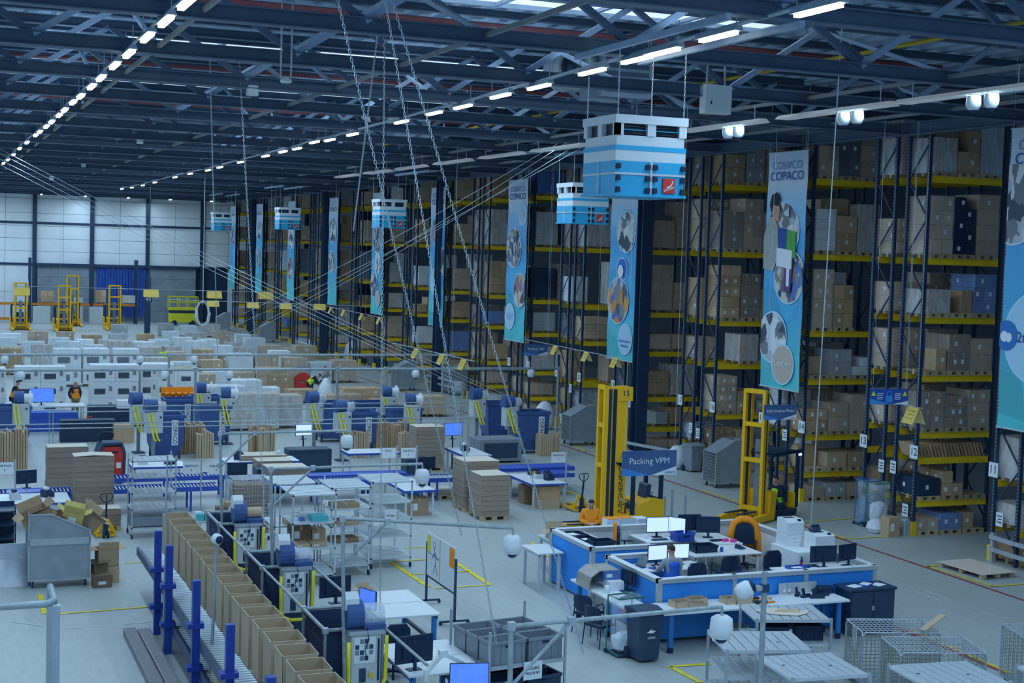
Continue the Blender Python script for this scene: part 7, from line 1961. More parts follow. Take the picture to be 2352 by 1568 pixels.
# red electric tug
tg = thing('electric_tug', 'red and black electric tug behind the tall card stacks', 'tug', (5.91, 51.17), 0.1)
vs = MB(); vs.prism([(-0.38, 0.15), (0.38, 0.15), (0.4, 1.05), (0.3, 1.3), (-0.3, 1.3), (-0.4, 1.05)], -0.35, 0.35, 'y').build('body', RED, tg)
MB().prism([(-0.44, 0.1), (-0.36, 0.1), (-0.38, 1.1), (-0.28, 1.36), (0.28, 1.36), (0.38, 1.1), (0.36, 0.1), (0.44, 0.1), (0.46, 1.1), (0.34, 1.44), (-0.34, 1.44), (-0.46, 1.1)], -0.4, 0.4, 'y').build('black_shell', DKGREY, tg)
MB().box(-0.22, -0.36, 1.08, 0.2, -0.35, 1.14).build('vent', INK, tg); MB().box(-0.2, -0.365, 0.82, -0.02, -0.35, 0.96).build('plate', PAPER, tg); MB().box(0.14, -0.365, 0.55, 0.3, -0.35, 0.75).build('plate', PAPER, tg)
MB().tube([(-0.3, 0.1, 1.4), (-0.38, 0.05, 1.65), (-0.2, 0.0, 1.78), (0.05, 0.0, 1.75), (0.1, 0.05, 1.6)], 0.05, 6).build('control_arm', BLACKP, tg)
for s in (-1, 1): MB().cyl((s * 0.3 - .05, -0.2, 0.12), (s * 0.3 + .05, -0.2, 0.12), 0.12, 12).build('wheel', RUBBER, tg)

# ---------------------------------------------------------------- hanging signs and cards
NAVYSIGN = mat('navy_sign_print', (0.07, 0.15, 0.33), 0.5, noise=0.3, scale=1.2)
SKYSIGN = mat('sky_sign_print', (0.06, 0.30, 0.75), 0.5, noise=0)
def hang_sign(label, p, w, h, s, size, rz=0, sub='COPACO'):
    t = thing('hanging_sign', label, 'sign', p, rz)
    MB().box(-w / 2, -0.012, -h / 2, w / 2, 0.012, h / 2).build('sign_board', NAVYSIGN, t)
    MB().prism([(-w / 2, -h / 2), (w * 0.05, -h / 2), (-w / 2, -h * 0.18)], -0.016, -0.0125, 'y').build('blue_wedge', SKYSIGN, t)
    MB().prism([(w * 0.02, -h / 2), (w / 2, -h / 2), (w / 2, -h * 0.15)], -0.016, -0.0125, 'y').build('white_wedge', PAPER, t)
    text('lettering', s, size, PAPER, t, (0, -0.02, h * 0.08))
    text('lettering', sub, size * 0.32, BLUEINK, t, (w * 0.38, -0.02, -h * 0.4))
    for sx in (-1, 1): MB().cyl((sx * w * 0.46, 0, h / 2), (sx * w * 0.46, 0, CH - 0.15 - p[2]), 0.006, 4).build('hanging_wire', GALV, t)
    return t
hang_sign('blue hanging sign reading Packing VPM above the office', (18.22, 34.6, 2.82), 1.66, 0.68, 'Packing VPM', 0.24)
hang_sign('blue hanging sign reading Information Point by the truck with driver', (24.18, 37.5, 3.79), 1.16, 0.46, 'Information Point', 0.14)
hang_sign('small far blue hanging sign before the racks reading Packing', (25.61, 60, 3.99), 1.15, 0.5, 'Packing 1200', 0.15)
ls = thing('lock_sign', 'dark blue hanging sign with a glowing padlock and yellow triangles', 'sign', (25.24, 33.6, 4.67), -0.18)
MB().box(-0.58, -0.012, -0.22, 0.58, 0.012, 0.22).build('sign_board', BLUEINK, ls)
MB().prism([(-0.58, -0.22), (0.1, -0.22), (-0.58, -0.06)], -0.016, -0.0125, 'y').build('blue_wedge', SKYSIGN, ls); MB().prism([(0.1, -0.22), (0.58, -0.22), (0.58, -0.12)], -0.016, -0.0125, 'y').build('white_wedge', PAPER, ls)
for sx in (-1, 1): MB().prism([(sx * .48 - .07, 0.02), (sx * .48 + .07, 0.02), (sx * .48, 0.16)], -0.018, -0.0125, 'y').build('warning_triangle', YELHOSE, ls)
MB().prism([(-0.1, -0.17), (0.1, -0.17), (0.1, 0.03), (-0.1, 0.03)], -0.018, -0.0125, 'y').build('padlock_body', SKYSIGN, ls); MB().tube([(-0.06, -0.016, 0.03), (-0.06, -0.016, 0.1), (0, -0.016, 0.16), (0.06, -0.016, 0.1), (0.06, -0.016, 0.03)], 0.015, 5).build('padlock_shackle', SKYSIGN, ls)
for sx in (-0.27, 0.27):
    for k in range(4): MB().box(sx - 0.1, -0.017, 0.07 - 0.05 * k, sx + 0.1 - 0.03 * (k % 2), -0.0125, 0.09 - 0.05 * k).build('printed_line', PAPER, ls)
for sx in (-1, 1): MB().cyl((sx * .5, 0, .22), (sx * .5, 0, CH - 0.15 - (25.24, 33.6, 4.67)[2]), 0.006, 4).build('hanging_wire', GALV, ls)
def yellow_card(label, p, s=0.4, rz=0.0, hr=0.8):
    t = thing('yellow_card', label, 'card', p, rz, 'folded yellow cards on rods')
    MB().sheet((-s / 2, 0, 0), (s / 2, 0, 0), (s / 2, -s * 0.35, -s * hr), (-s / 2, -s * 0.35, -s * hr), 0.008).build('front_leaf', WARN, t)
    MB().sheet((-s / 2, 0, 0), (s / 2, 0, 0), (s / 2, s * 0.35, -s * hr), (-s / 2, s * 0.35, -s * hr), 0.008).build('back_leaf', mat('pale_yellow_card', (0.85, 0.72, 0.36), 0.6), t)
    for k in range(3): MB().at(0, 0, 0).bar((-s * .3, -s * (0.08 + .07 * k) - .01, -s * (.2 + .17 * k)), (s * .3, -s * (0.08 + .07 * k) - .01, -s * (.2 + .17 * k)), 0.03, 0.004).build('printed_line', INK, t)
    return t
def rod(label, p0, p1, r=0.015, drops=2):
    t = thing('hanging_rod', label, 'rod', (0, 0, 0))
    MB().cyl(p0, p1, r, 6).build('rod', PIPE, t)
    a, b_ = Vector(p0), Vector(p1)
    for k in range(drops):
        q = a.lerp(b_, (k + 0.5) / drops)
        MB().cyl(tuple(q), (q.x, q.y, CH - 0.1), 0.005, 4).build('hanging_wire', GALV, t)
    return t
def rod_with_cards(nm, p0, p1, fr, s):
    rod('thin grey rod holding folded yellow cards, ' + nm, p0, p1, 0.018, 2)
    a, b_ = Vector(p0), Vector(p1)
    d = b_ - a; rz = math.atan2(d.y, d.x)
    for k, f in enumerate(fr):
        q = a.lerp(b_, f)
        yellow_card('folded yellow card on the rod %s, %s along it' % (nm, ORD[k]), tuple(q), s, rz)
rod_with_cards('before the blue display by post eighteen', (26.05, 62.16, 4.3), (25.57, 50.95, 4.3), (0.33, 0.65, 0.92), 0.5)
rod_with_cards('before the third banner foot', (18.7, 59.77, 4.3), (18.91, 50.01, 4.3), (0.33, 0.64, 0.88), 0.5)
rod_with_cards('at the padlock sign', (26.02, 34.09, 4.4), (25.88, 32.89, 4.4), (0.6,), 0.6)
def far_cards(nm, p0, p1, px, s):
    rod('thin rod near the far wall, ' + nm, p0, p1, 0.02, 3)
    for k, q in enumerate(px): yellow_card('yellow board hung on the far rod %s, %s from the left' % (nm, ORD[k]), q, s * 1.15, 0.0, 0.5)
far_cards('upper', (5.51, 104, 4.97), (23.56, 104, 4.85), ((6.02, 104, 4.89), (14.68, 104, 4.89), (19.13, 104, 4.87), (22.85, 104, 4.87)), 0.9)
far_cards('lower', (12.87, 84, 5.03), (24.53, 84, 4.81), ((15.38, 84, 5.01), (17.72, 84, 4.95), (19.66, 84, 4.92), (21.72, 84, 4.9)), 0.6)
rod_with_cards('left of the fifth banner foot', (25.01, 96.6, 4.3), (24.57, 80.31, 4.3), (0.2, 0.42, 0.7, 0.95), 0.5)

# ---------------------------------------------------------------- pipe gantries over the packing lines
def gantry(label, y, z, xa, xb, posts, cams):
    t = thing('pipe_gantry', label, 'pipe frame', (0, y, 0))
    MB().cyl((xa, 0, z), (xb, 0, z), 0.06, 10).build('top_pipe', PIPE, t)
    for x in posts: MB().cyl((x, 0, 0), (x, 0, z), 0.055, 10).build('post_pipe', PIPE, t); MB().cbox(x, 0, z, 0.16, 0.16, 0.18).build('pipe_joint', GALV, t)
    for k, x in enumerate(cams):
        c = thing('dome_camera', 'small dome camera under the %s long pipe, %s from the left' % (label.split()[0], ORD[k]), 'camera', (x, y, z - 0.06), 0, 'dome cameras under the long pipes')
        dome(c, (0, 0, 0), 1.1)
gantry('far long grey pipe gantry crossing the carton field', 68.9, 3.05, 0.5, (24.93, 68.9, 3.05)[0], ((10.6, 68.9, 2.94)[0], (24.29, 68.9, 2.72)[0]), ((3.28, 68.9, 2.94)[0], (9.27, 68.9, 2.94)[0], (11.78, 68.9, 2.94)[0]))
gantry('near long grey pipe gantry in front of the carton field', 61.0, 3.05, 0.5, (27.27, 61, 3.03)[0], ((10.49, 61, 3.02)[0], (16.74, 61, 3)[0] - 0.1, (18.86, 61, 3)[0], (27.19, 61, 2.97)[0]), ((3.51, 61, 3.05)[0], (9.21, 61, 3.03)[0], (11.92, 61, 3.02)[0], (20.24, 61, 2.99)[0], (25.83, 61, 2.97)[0]))
for k, (y, z, x0, x1) in enumerate(((55.2, 2.2, 4.0, 20.5), (53.6, 2.2, 4.0, 20.0), (50.2, 2.2, 1.5, 19.0), (49.0, 2.2, 1.5, 18.5))):
    t = thing('thin_rail', 'thin grey rail above the packing machines, %s from the back' % ORD[k], 'rail', (0, y, 0))
    MB().cyl((x0, 0, z), (x1, 0, z), 0.022, 6).build('rail_pipe', PIPE, t)
    for x in (x0 + 0.2, (x0 + x1) / 2, x1 - 0.2): MB().cyl((x, 0, 0), (x, 0, z), 0.02, 6).build('post_pipe', PIPE, t)

# ---------------------------------------------------------------- cables and chains
WIRE = mat('steel_cable', (0.62, 0.70, 0.74), 0.4, metal=0.3, noise=0)
def cable(label, p0, p1, r=0.010):
    a, b_ = Vector(p0), Vector(p1)
    pts = [tuple(a.lerp(b_, q / 12) - Vector((0, 0, 0.25 * math.sin(PI * q / 12)))) for q in range(13)]
    return tag(MB().tube(pts, r, 5).build('steel_cable', WIRE), label, 'cable', 'slanting steel cables')
for k, (d0, d1) in enumerate(((0, 0), (14, 9), (26, 17), (-10, -8))):
    P0 = ((3.06, 70, 12.15), (3.06, 70, 11.88), (3.06, 70, 11.64), (3.06, 70, 12.35))[k]; P1 = ((25.71, 62, 1.27), (25.71, 62, 1.08), (25.72, 62, 0.92), (25.7, 62, 1.43))[k]
    cable('steel cable slanting down from the upper left over the carton field, %s of four' % ORD[k], P0, P1)
for k in range(4):
    P0 = ((21.57, 47, 12.17), (21.34, 47, 12.25), (20.97, 47, 12.32), (20.63, 47, 12.27))[k]; P1 = ((14.44, 75, 3.88), (15.37, 75, 3.59), (16.28, 75, 4.23), (15.35, 75, 4.73))[k]
    cable('steel cable slanting down left from beside the big air unit, %s of four' % ORD[k], P0, P1, 0.010)
def chain_obj(label, p0, p1, s=0.06, nm='hanging_chain'):
    o = chain_part(p0, p1, nm, None, s)
    return tag(o, label, 'chain', 'long hanging chains')
chain_obj('long slanting chain from the roof to the near pipe arm, left one', (9.65, 26, 2.92), (5.54, 20.9, 12.23), 0.046)
chain_obj('long slanting chain from the roof down past the office, right one', (11.4, 24, 1.01), (6.36, 20.9, 12.31), 0.046)
chain_obj('second strand of the right slanting chain above the grey crates', (8.44, 21, 2.22), (6.27, 20.9, 12.3), 0.042)
chain_obj('upright chain hanging in the middle of the hall', (8.81, 28.5, 0.61), (7.92, 26.3, 13.33), 0.046)
chain_obj('short slanting chain going down left from the roof middle', (10.44, 37, 8.86), (7.89, 26.3, 13.28), 0.046)
chain_obj('upright chain left of the packing lines', (12.33, 66, 3.35), (6.65, 37.3, 13.14), 0.045)
chain_obj('upright chain right of the other thin one, ending at the camera pole', (8, 36, 1.51), (7.4, 37.3, 13.11), 0.046)
chain_obj('hoist chain loop under the roof near the upper left, left strand', (7.28, 32, 12.14), (5.98, 26.3, 12.98), 0.046)
chain_obj('hoist chain loop under the roof near the upper left, right strand', (7.51, 32, 12.15), (6.18, 26.3, 13), 0.046)
hk = thing('hoist_hook', 'white hoist block at the end of the chain loop under the roof', 'hoist', (7.4, 32, 12.09)); MB().lathe([(0, -0.05), (0.12, -0.04), (0.14, 0), (0.1, 0.05), (0, 0.07)], 12).build('block', WHITE, hk, smooth=True)
for k, px in enumerate(((7.75, 37.3, 12.41), (8.57, 64.8, 12.75), (8.34, 86.8, 12.62), (7.83, 103.3, 12.42))):
    a = thing('access_point', 'white wireless box hung under a roof chord, %s from the camera' % ORD[k], 'device', px); MB().bbox(-0.14, -0.14, -0.16, 0.14, 0.14, 0.1, 0.03).build('housing', WHITE, a); MB().cyl((0, 0, 0.1), (0, 0, CH - px[2]), 0.012, 5).build('stem', GALV, a)
bc = thing('cable_bundle', 'brown cable bundle sagging between two far roof chords', 'cable', (0, 0, 0)); MB().tube([(7.6, 82, 13.04), (8.76, 80, 12.72), (9.87, 78, 12.66), (10.77, 75, 12.81), (11.49, 72, 12.91)], 0.06, 6).build('bundle', mat('brown_cable', (0.28, 0.20, 0.14), 0.7), bc)
pd = thing('pendant_cable', 'coiled pale cable hanging on a long line near the far wall corner', 'cable', (17.63, 100, 4.04)); MB().cyl((0, 0, 0), (0, 0, CH - (17.63, 100, 4.04)[2]), 0.03, 6).build('line', WIRE, pd)
MB().tube([(0.45 * math.cos(q * .7) * (1 + .15 * math.sin(q)), 0.1 * math.sin(q * 2.1), -0.6 + 0.85 * math.sin(q * .7)) for q in range(28)], 0.06, 5).build('coil', LTGREY, pd)
tag(MB().cyl((21.05, 31, 1.6), (18.59, 27, 14.26), 0.014, 5).build('drop_cable', WIRE), 'thin pale cable falling from the roof to the printers', 'cable')

# ---------------------------------------------------------------- guard rails and floor things by the racks
def guard_rail(label, x0, y0, x1, y1, h=0.62):
    t = thing('guard_rail', label, 'guard rail', (x0, y0, 0), math.atan2(y1 - y0, x1 - x0))
    L = math.hypot(x1 - x0, y1 - y0)
    for z in (h - 0.35, h): MB().prism([(-0.03, z - .12), (0.03, z - .12), (0.06, z - .06), (0.03, z), (-0.03, z)], 0, L, 'x').build('rail', GALV, t)
    for x in (0.05, L - 0.05): MB().box(x - .06, 0.03, 0, x + .06, 0.15, h + .05).build('post', GALV, t)
    return t
guard_rail('double steel guard rail at the foot of rack eleven', *(28.16, 32.56), 27.9, 27.2, 0.8)
guard_rail('steel guard rail beside the wheelie bin at post seventeen', *(26.92, 53.44), 27.7, 50.5, 0.7)
guard_rail('steel guard rail in the aisle before the third banner', *(27.79, 81.61), *(28.04, 76.21), 0.9)
guard_rail('steel guard rail under the fourth banner', *(28.48, 90.35), 27.6, 84.2, 0.8)
guard_rail('far steel guard rail by the white bags', 27.2, 108, 27.2, 112, 0.8)
dp = thing('display_stand', 'tall light blue display panel standing before rack eighteen', 'display', (31.28, 68.81)); MB().bbox(-0.28, -0.1, 0, 0.28, 0.1, 2.1, 0.02).build('panel', SKYSIGN, dp); MB().box(-0.1, -0.12, 1.3, 0.14, -0.1, 1.7).build('white_print', PAPER, dp); MB().box(-0.2, -0.115, 0.4, -0.1, -0.1, 1.2).build('white_print', RIM, dp)
for k, (px, w, h) in enumerate((((27.32, 62.7), 1.0, 1.3), ((29.15, 102.11), 1.6, 1.5), ((27.73, 50.29), 0.9, .9), ((28.26, 50.54), 0.9, .9), ((28.62, 78.52), 1.2, 1.0), ((24.33, 97.78), 1.2, .6), ((29.07, 114.07), 1.0, 1.0))):
    t = thing('plastic_bag', 'big clear bag of white plastic waste, %s' % ('beside the blue display', 'by the far grey trolley', 'before post sixteen, left one', 'before post sixteen, right one', 'on the guard rail in the aisle', 'lying near the third column', 'near the far rack ends')[k], 'bag', px)
    rr = random.Random(k); b = MB(); vs_ = []; N = 14
    for z, s in ((0, .7), (.1, .95), (.45, 1), (.75, .85), (.95, .5), (1.0, .15)):
        for i in range(N):
            q = 2 * PI * i / N; j = 1 + rr.uniform(-.12, .1)
            vs_.append((math.cos(q) * w * .5 * s * j, math.sin(q) * w * .45 * s * j, z * h + rr.uniform(0, .04)))
    fs_ = [tuple(reversed(range(N))), tuple(range(5 * N, 6 * N))]
    for r in range(5):
        for i in range(N): fs_.append((N * r + i, N * r + (i + 1) % N, N * r + N + (i + 1) % N, N * r + N + i))
    b.add(vs_, fs_).build('bag_body', FOAMW if k % 2 == 0 else FILMW, t, smooth=True)
    MB().lathe([(0, 0), (w * .3, .05), (w * .34, h * .5), (w * .15, h * .8), (0, h * .85)], 10).build('bag_contents', WHITE, t)
rl2 = thing('hose_reel', 'red cable reel on a stand beside the brown cartons', 'reel', (19.58, 79.37)); MB().at(0, -0.2, 0.75, 0, PI / 2).lathe([(0.12, -0.12), (0.5, -0.12), (0.5, -0.09), (0.15, -0.09), (0.15, 0.09), (0.5, 0.09), (0.5, 0.12), (0.12, 0.12)], 20).build('reel_drum', RED, rl2); MB().box(-0.35, -0.1, 0, 0.35, 0.3, 0.25).build('stand', DKGREY, rl2); MB().box(-0.25, 0.15, 0.2, 0.25, 0.2, 1.5).build('blue_board', BLUESTEEL, rl2)
tag(MB().bbox(-.5, -.4, 0, .5, .4, .9, .03).build('dark_container', DKGREY, None, (*(29.11, 95.89), 0)), 'dark lidded container standing in the aisle before the third column', 'bin')
for k in range(3):
    o = tag(MB().box(-1, -0.05, 0, 1, 0.05, 0.12).build('timber_beam', PALLETW, None, (27.0 - 0.2 * k, 103 + 1.2 * k, 0.0), 0.2), 'timber beam lying on the floor before the third column, %s one' % ORD[k], 'timber')

# ---------------------------------------------------------------- the carton field
PRINT = mat('dark_picture_print', (0.07, 0.09, 0.13), 0.5, noise=0.5, scale=14)
def field(label, px, w, d, h, kind, nx, nz, film=0, ny=1, rz=0, pics=False, ragged=0):
    t = load(label, (px[0], px[1], 0), w, d, h, kind, nx, nz, film, 'wrapped pallets in the carton field', 0 if pics else 0.4, ny, rz, ragged, PAL)
    if pics:
        for k in range(nz):
            for i in range(nx):
                x = -w / 2 + (i + .5) * w / nx; z = .145 + (k + .5) * h / nz
                MB().box(x - w / nx * .36, -d / 2 - .012, z - h / nz * .3, x + w / nx * .1, -d / 2 - .004, z + h / nz * .05).build('printed_picture', PRINT, t)
                MB().box(x + w / nx * .25, -d / 2 - .012, z - h / nz * .1, x + w / nx * .38, -d / 2 - .004, z + h / nz * .2).build('printed_picture', MIDGREY, t)
    return t
R8 = random.Random(21)
# front wall of white printed cartons
for k, (x, y, w, h, nx, nz) in enumerate(((2.6, 71.6, 1.7, 2.1, 2, 3), (5.0, 71.8, 2.3, 2.15, 2, 3), (8.3, 70.9, 2.2, 2.3, 2, 3), (10.35, 71.4, 1.6, 2.3, 2, 3), (12.0, 72.3, 1.0, 1.9, 1, 3))):
    field('block of white cartons with printed pictures, %s from the left in the front row' % ORD[k], (x, y), w, 1.3, h, 'white', nx, nz, 0, 1, 0, True)
for k, (x, y) in enumerate(((7.35, 85.0), (8.95, 85.2), (10.6, 85.0))):
    field('tall white wrapped carton stack with picture, %s in the second row' % ORD[k], (x, y), 1.45, 1.2, 2.0, 'white', 1, 2, 1, 1, 0, True)
rows = [(128, 15.5, 24.5, 1.0, ('white', 'grey', 'white', 'kraft'), 1.9), (117, 4.0, 25.0, 1.05, ('white', 'kraft', 'grey'), 2.0), (107, 3.5, 24.0, 1.2, ('white', 'kraft', 'white', 'pale'), 1.75),
        (99, 3.5, 24.5, 1.4, ('pale', 'white', 'kraft', 'white'), 1.7), (92, 3.0, 24.0, 1.55, ('kraft', 'pale', 'white', 'kraft'), 1.65), (86, 12.4, 24.0, 1.5, ('kraft', 'pale', 'kraft', 'white'), 1.65),
        (79.5, 13.0, 20.5, 1.35, ('kraft', 'white', 'pale', 'kraft'), 1.6), (74.5, 13.4, 17.5, 0.9, ('kraft', 'white', 'pale'), 1.55)]
for ri, (y, x0, x1, h, kinds, step) in enumerate(rows):
    x = x0; n = 0
    while x < x1 and n < 20:
        if not (ri == 4 and 6.2 < x < 12) and not (abs(x - post43.location.x) < 1.3 and abs(y - post43.location.y) < 1.5):
            kd = R8.choice(kinds); hh = h * R8.uniform(0.65, 1.1)
            fm = R8.choices((0, 1, 2), (2, 3, 4))[0]
            field('%s %s pallet, %s field row from the back, %s from the left' % ({0: 'bare', 1: 'wrapped', 2: 'milky wrapped'}[fm], KN[kd], ORD[ri], ORD[n]), (x + R8.uniform(-.1, .1), y + R8.uniform(-.5, .5)), R8.choice((1.2, 1.3, 1.45)), 1.1, hh, kd, R8.choice((1, 2, 2, 3)), max(1, round(hh / .5)), fm, 1, R8.uniform(-.05, .05))
        x += step; n += 1
# big wrapped pallets near the middle
for k, (px, w, h, kd, fm) in enumerate((((13.7, 64.72), 2.2, 1.5, 'pale', 2), ((15.08, 65.31), 1.9, 1.35, 'kraft', 2), ((13.04, 67.24), 1.5, 1.6, 'white', 2), ((19.27, 70.89), 2.4, .75, 'kraft', 1), ((21.32, 73.65), 2.1, .8, 'kraft', 0), ((15.3, 74.33), 1.6, 1.2, 'white', 1), ((18.32, 79.48), 1.4, 1.0, 'kraft', 0), ((17.6, 80.73), 1.3, .9, 'pale', 0), ((23.25, 68.5), 1.9, .9, 'pale', 0), ((20.9, 67.9), 1.2, .8, 'kraft', 0), ((13.1, 74.58), 1.3, 1.5, 'kraft', 1), ((18.47, 75.01), 1.5, .6, 'kraft', 0), ((12.95, 77.74), 1.3, 1.5, 'kraft', 0))):
    field('%s big pallet %s' % (('milky wrapped', 'milky wrapped', 'milky wrapped', 'wrapped low', 'low bare', 'wrapped white', 'brown bare', 'pale bare', 'pale low', 'small brown', 'wrapped brown', 'low brown', 'brown unwrapped')[k], ('left of the middle drum machines', 'right behind the pale lit screen', 'behind the white-headed machine', 'before the bag holder', 'with white top by the floor line', 'behind the wrapped group', 'with holes in its cartons', 'left of the one with holes', 'in the open floor right of the bins', 'behind the white-headed machine on the right', 'behind the orange crate', 'below the two bending workers', 'beside the white blocks')[k]), px, w, 1.2, h, kd, 2, max(1, round(h / .45)), fm, 1)

# desk with screen for the man in the orange vest, black cartons, orange crate
desk('white packing desk at the far left with a lit blue-picture screen', 3.2, 66.6, 6.6, 67.8, 0.95, WHITETOP, LTGREY, 0.06, 'packing_desk')
monitor('large lit screen with blue picture on the far left desk', (4.75, 67.0, 0.95), 0.05, 1.05, 0.62, SCREENB)
for k in range(3): carton('%s carton under the far left desk' % ('black', 'white', 'brown')[k], (4.4 + 0.75 * k, 67.0, 0), 0.6, 0.5, 0.55, (BLACKBOX, WHITEBOX, KRAFT)[k])
bcab = thing('blue_cabinet', 'low blue steel cabinet in front of the far left desk', 'cabinet', (5.0, 64.9, 0)); MB().box(-1.1, -0.4, 0.08, 1.1, 0.4, 0.9).build('body', BLUESTEEL, bcab)
for s in (-0.55, 0.55): MB().box(s - 0.5, -0.42, 0.14, s + 0.5, -0.4, 0.86).build('door', BLUESTEEL, bcab)
MB().box(-1.12, -0.42, 0, 1.12, 0.42, 0.08).build('plinth', GALV, bcab)
carton('long black carton with small print lying behind the red tug', (*(8.01, 66.65), 0), 2.6, 0.7, 0.95, BLACKBOX, 0.02, sticker=False)
carton('second long black carton in front of the other', (*(6.22, 61.95), 0), 2.2, 0.7, 0.9, BLACKBOX, 0.0, sticker=False)
carton('white drum carton beside the long black carton', (*(8.29, 65.52), 0.95), 0.9, 0.5, 0.35, WHITEBOX, 0, sticker=False)
carton('brown carton right of the long black cartons', (*(7.61, 61.32), 0), 0.8, 0.6, 0.75, KRAFT, 0, sticker=False)
oc = thing('orange_rack', 'orange slotted plastic rack behind the left blue bins', 'rack', (10.96, 68.36))
for z in (0.3, 0.9, 1.25): MB().box(-0.75, -0.3, z, 0.75, 0.3, z + 0.06).build('shelf_board', ORANGE, oc)
for k in range(6): MB().box(-0.75 + 0.29 * k, -0.3, 0, -0.68 + 0.29 * k, -0.25, 1.55).build('slat', ORANGE, oc)
MB().box(-0.75, 0.25, 0.0, 0.75, 0.3, 1.55).build('back_board', ORANGE, oc)
for k, px in enumerate(((5.96, 65.87), (6.61, 65.02))):
    o = thing('red_canister', 'red plastic canister standing by the man in the orange vest, %s one' % ('left', 'right')[k], 'canister', (px[0], px[1], 0)); MB().bbox(-0.3, -0.2, 0, 0.3, 0.2, 0.55, 0.05).build('body', RED, o); MB().box(-0.2, -0.21, 0.2, 0.1, -0.2, 0.35).build('sticker', PAPER, o); MB().tube([(-0.12, 0, 0.54), (-0.1, 0, 0.64), (0.1, 0, 0.64), (0.12, 0, 0.54)], 0.025, 5).build('handle', RED, o)

# ---------------------------------------------------------------- far wall furniture
ork = thing('orange_beam_rack', 'low far rack with orange beams along the white end wall', 'rack', (0, 146.5, 0))
for x in (3.5, 9.2, 14.9, 19.2):
    for yy in (-0.5, 0.5): MB().box(x - .12, yy - .06, 0, x + .12, yy + .06, 6.3 if x > 4 else 5.0).build('upright', NAVY, ork)
for x0, x1, z in ((3.5, 9.2, 1.95), (9.2, 14.9, 1.95), (14.9, 19.2, 1.95), (3.5, 9.2, 0.5)):
    for yy in (-0.5, 0.5): MB().box(x0, yy - .04, z - .2, x1, yy + .04, z).build('beam', mat('orange_beam_paint', (0.75, 0.25, 0.02), 0.5), ork)
for k, (x, w, h, kd) in enumerate(((4.3, 1.3, 1.9, 'kraft'), (8.3, 1.5, 2.0, 'white'), (10.8, 1.2, 1.0, 'kraft'), (13.3, 1.6, .4, 'grey'), (15.8, 1.0, 1.2, 'kraft'), (18.5, 1.2, .7, 'pale'))):
    load('pallet on the far orange beam rack, %s from the left' % ORD[k], (x, 146.5, 1.95), w, 1.0, h, kd, 2, max(1, round(h / .5)), 0 if kd == 'kraft' else 2, 'pallets on the orange beam rack')
for k, (x, w) in enumerate(((10.2, 1.6), (13.2, 1.6), (15.4, 1.6))):
    t = thing('steel_cupboard', 'pale steel cupboard under the orange beam rack, %s from the left' % ORD[k], 'cupboard', (x, 145.0, 0)); MB().box(-w / 2, -.3, 0, w / 2, .3, 1.7).build('body', LTGREY, t)
    for s in (-1, 1): MB().box(s * w / 4 - w / 4 + .03, -.32, .05, s * w / 4 + w / 4 - .03, -.3, 1.65).build('door', LTGREY, t)
sl = thing('scissor_lift', 'yellow scissor lift with railings parked at the far wall', 'lift', (23.6, 145.0, 0))
LIFTY = mat('lift_yellow', (0.85, 0.75, 0.03), 0.45, noise=0.05)
MB().bbox(-1.35, -.6, .3, 1.35, .6, 1.2, .05).build('chassis', LIFTY, sl); MB().box(-1.3, -.55, 1.2, 1.3, .55, 1.5).build('scissor_pack', NAVY, sl); MB().box(-1.4, -.65, 1.5, 1.4, .65, 1.75).build('platform', LIFTY, sl)
for x in (-1.38, -.45, .45, 1.38):
    for y in (-.62, .62): MB().box(x - .04, y - .04, 1.75, x + .04, y + .04, 2.85).build('rail_post', LIFTY, sl)
for z in (2.3, 2.82):
    for y in (-.62, .62): MB().box(-1.4, y - .04, z - .04, 1.4, y + .04, z + .04).build('rail_bar', LIFTY, sl)
    for x in (-1.38, 1.38): MB().box(x - .04, -.62, z - .04, x + .04, .62, z + .04).build('rail_bar', LIFTY, sl)
for x in (-.9, .9):
    for y in (-.55, .55): MB().cyl((x, y - .1, .25), (x, y + .1, .25), .25, 12).build('wheel', RUBBER, sl)
npl = thing('number_plate', 'white number plate reading forty-three on the lone far post', 'sign', (post43.location.x + .02, post43.location.y - .24, (17.83, 127.5, 3.2)[2])); MB().box(-.3, -.02, -.25, .3, 0, .25).build('plate', NAVY, npl); text('lettering', '43', .45, PAPER, npl, (0, -.03, 0))

# ---------------------------------------------------------------- people
SKINM = mat('skin', (0.62, 0.36, 0.25), 0.6)
EYE = mat('eye_dark', (0.02, 0.02, 0.03), 0.3, noise=0)
def skin_obj(name, vs, es, m, parent, root=0, sub=2):
    K = 1.16 if name in ('jacket', 'trousers', 'hi_vis_vest') else 1.08
    me = bpy.data.meshes.new(name)
    me.from_pydata([v[0] for v in vs], es, [])
    me.materials.append(m)
    o = put(name, me, parent)
    md = o.modifiers.new('skin', 'SKIN'); md.use_smooth_shade = True
    me.skin_vertices[0] if me.skin_vertices else None
    lay = me.skin_vertices[0].data
    for i, v in enumerate(vs):
        r = v[1]
        lay[i].radius = (r[0] * K, r[1] * K) if isinstance(r, tuple) else (r * K, r * K)
        lay[i].use_root = (i == root)
    s = o.modifiers.new('subsurf', 'SUBSURF'); s.levels = sub; s.render_levels = sub
    return o
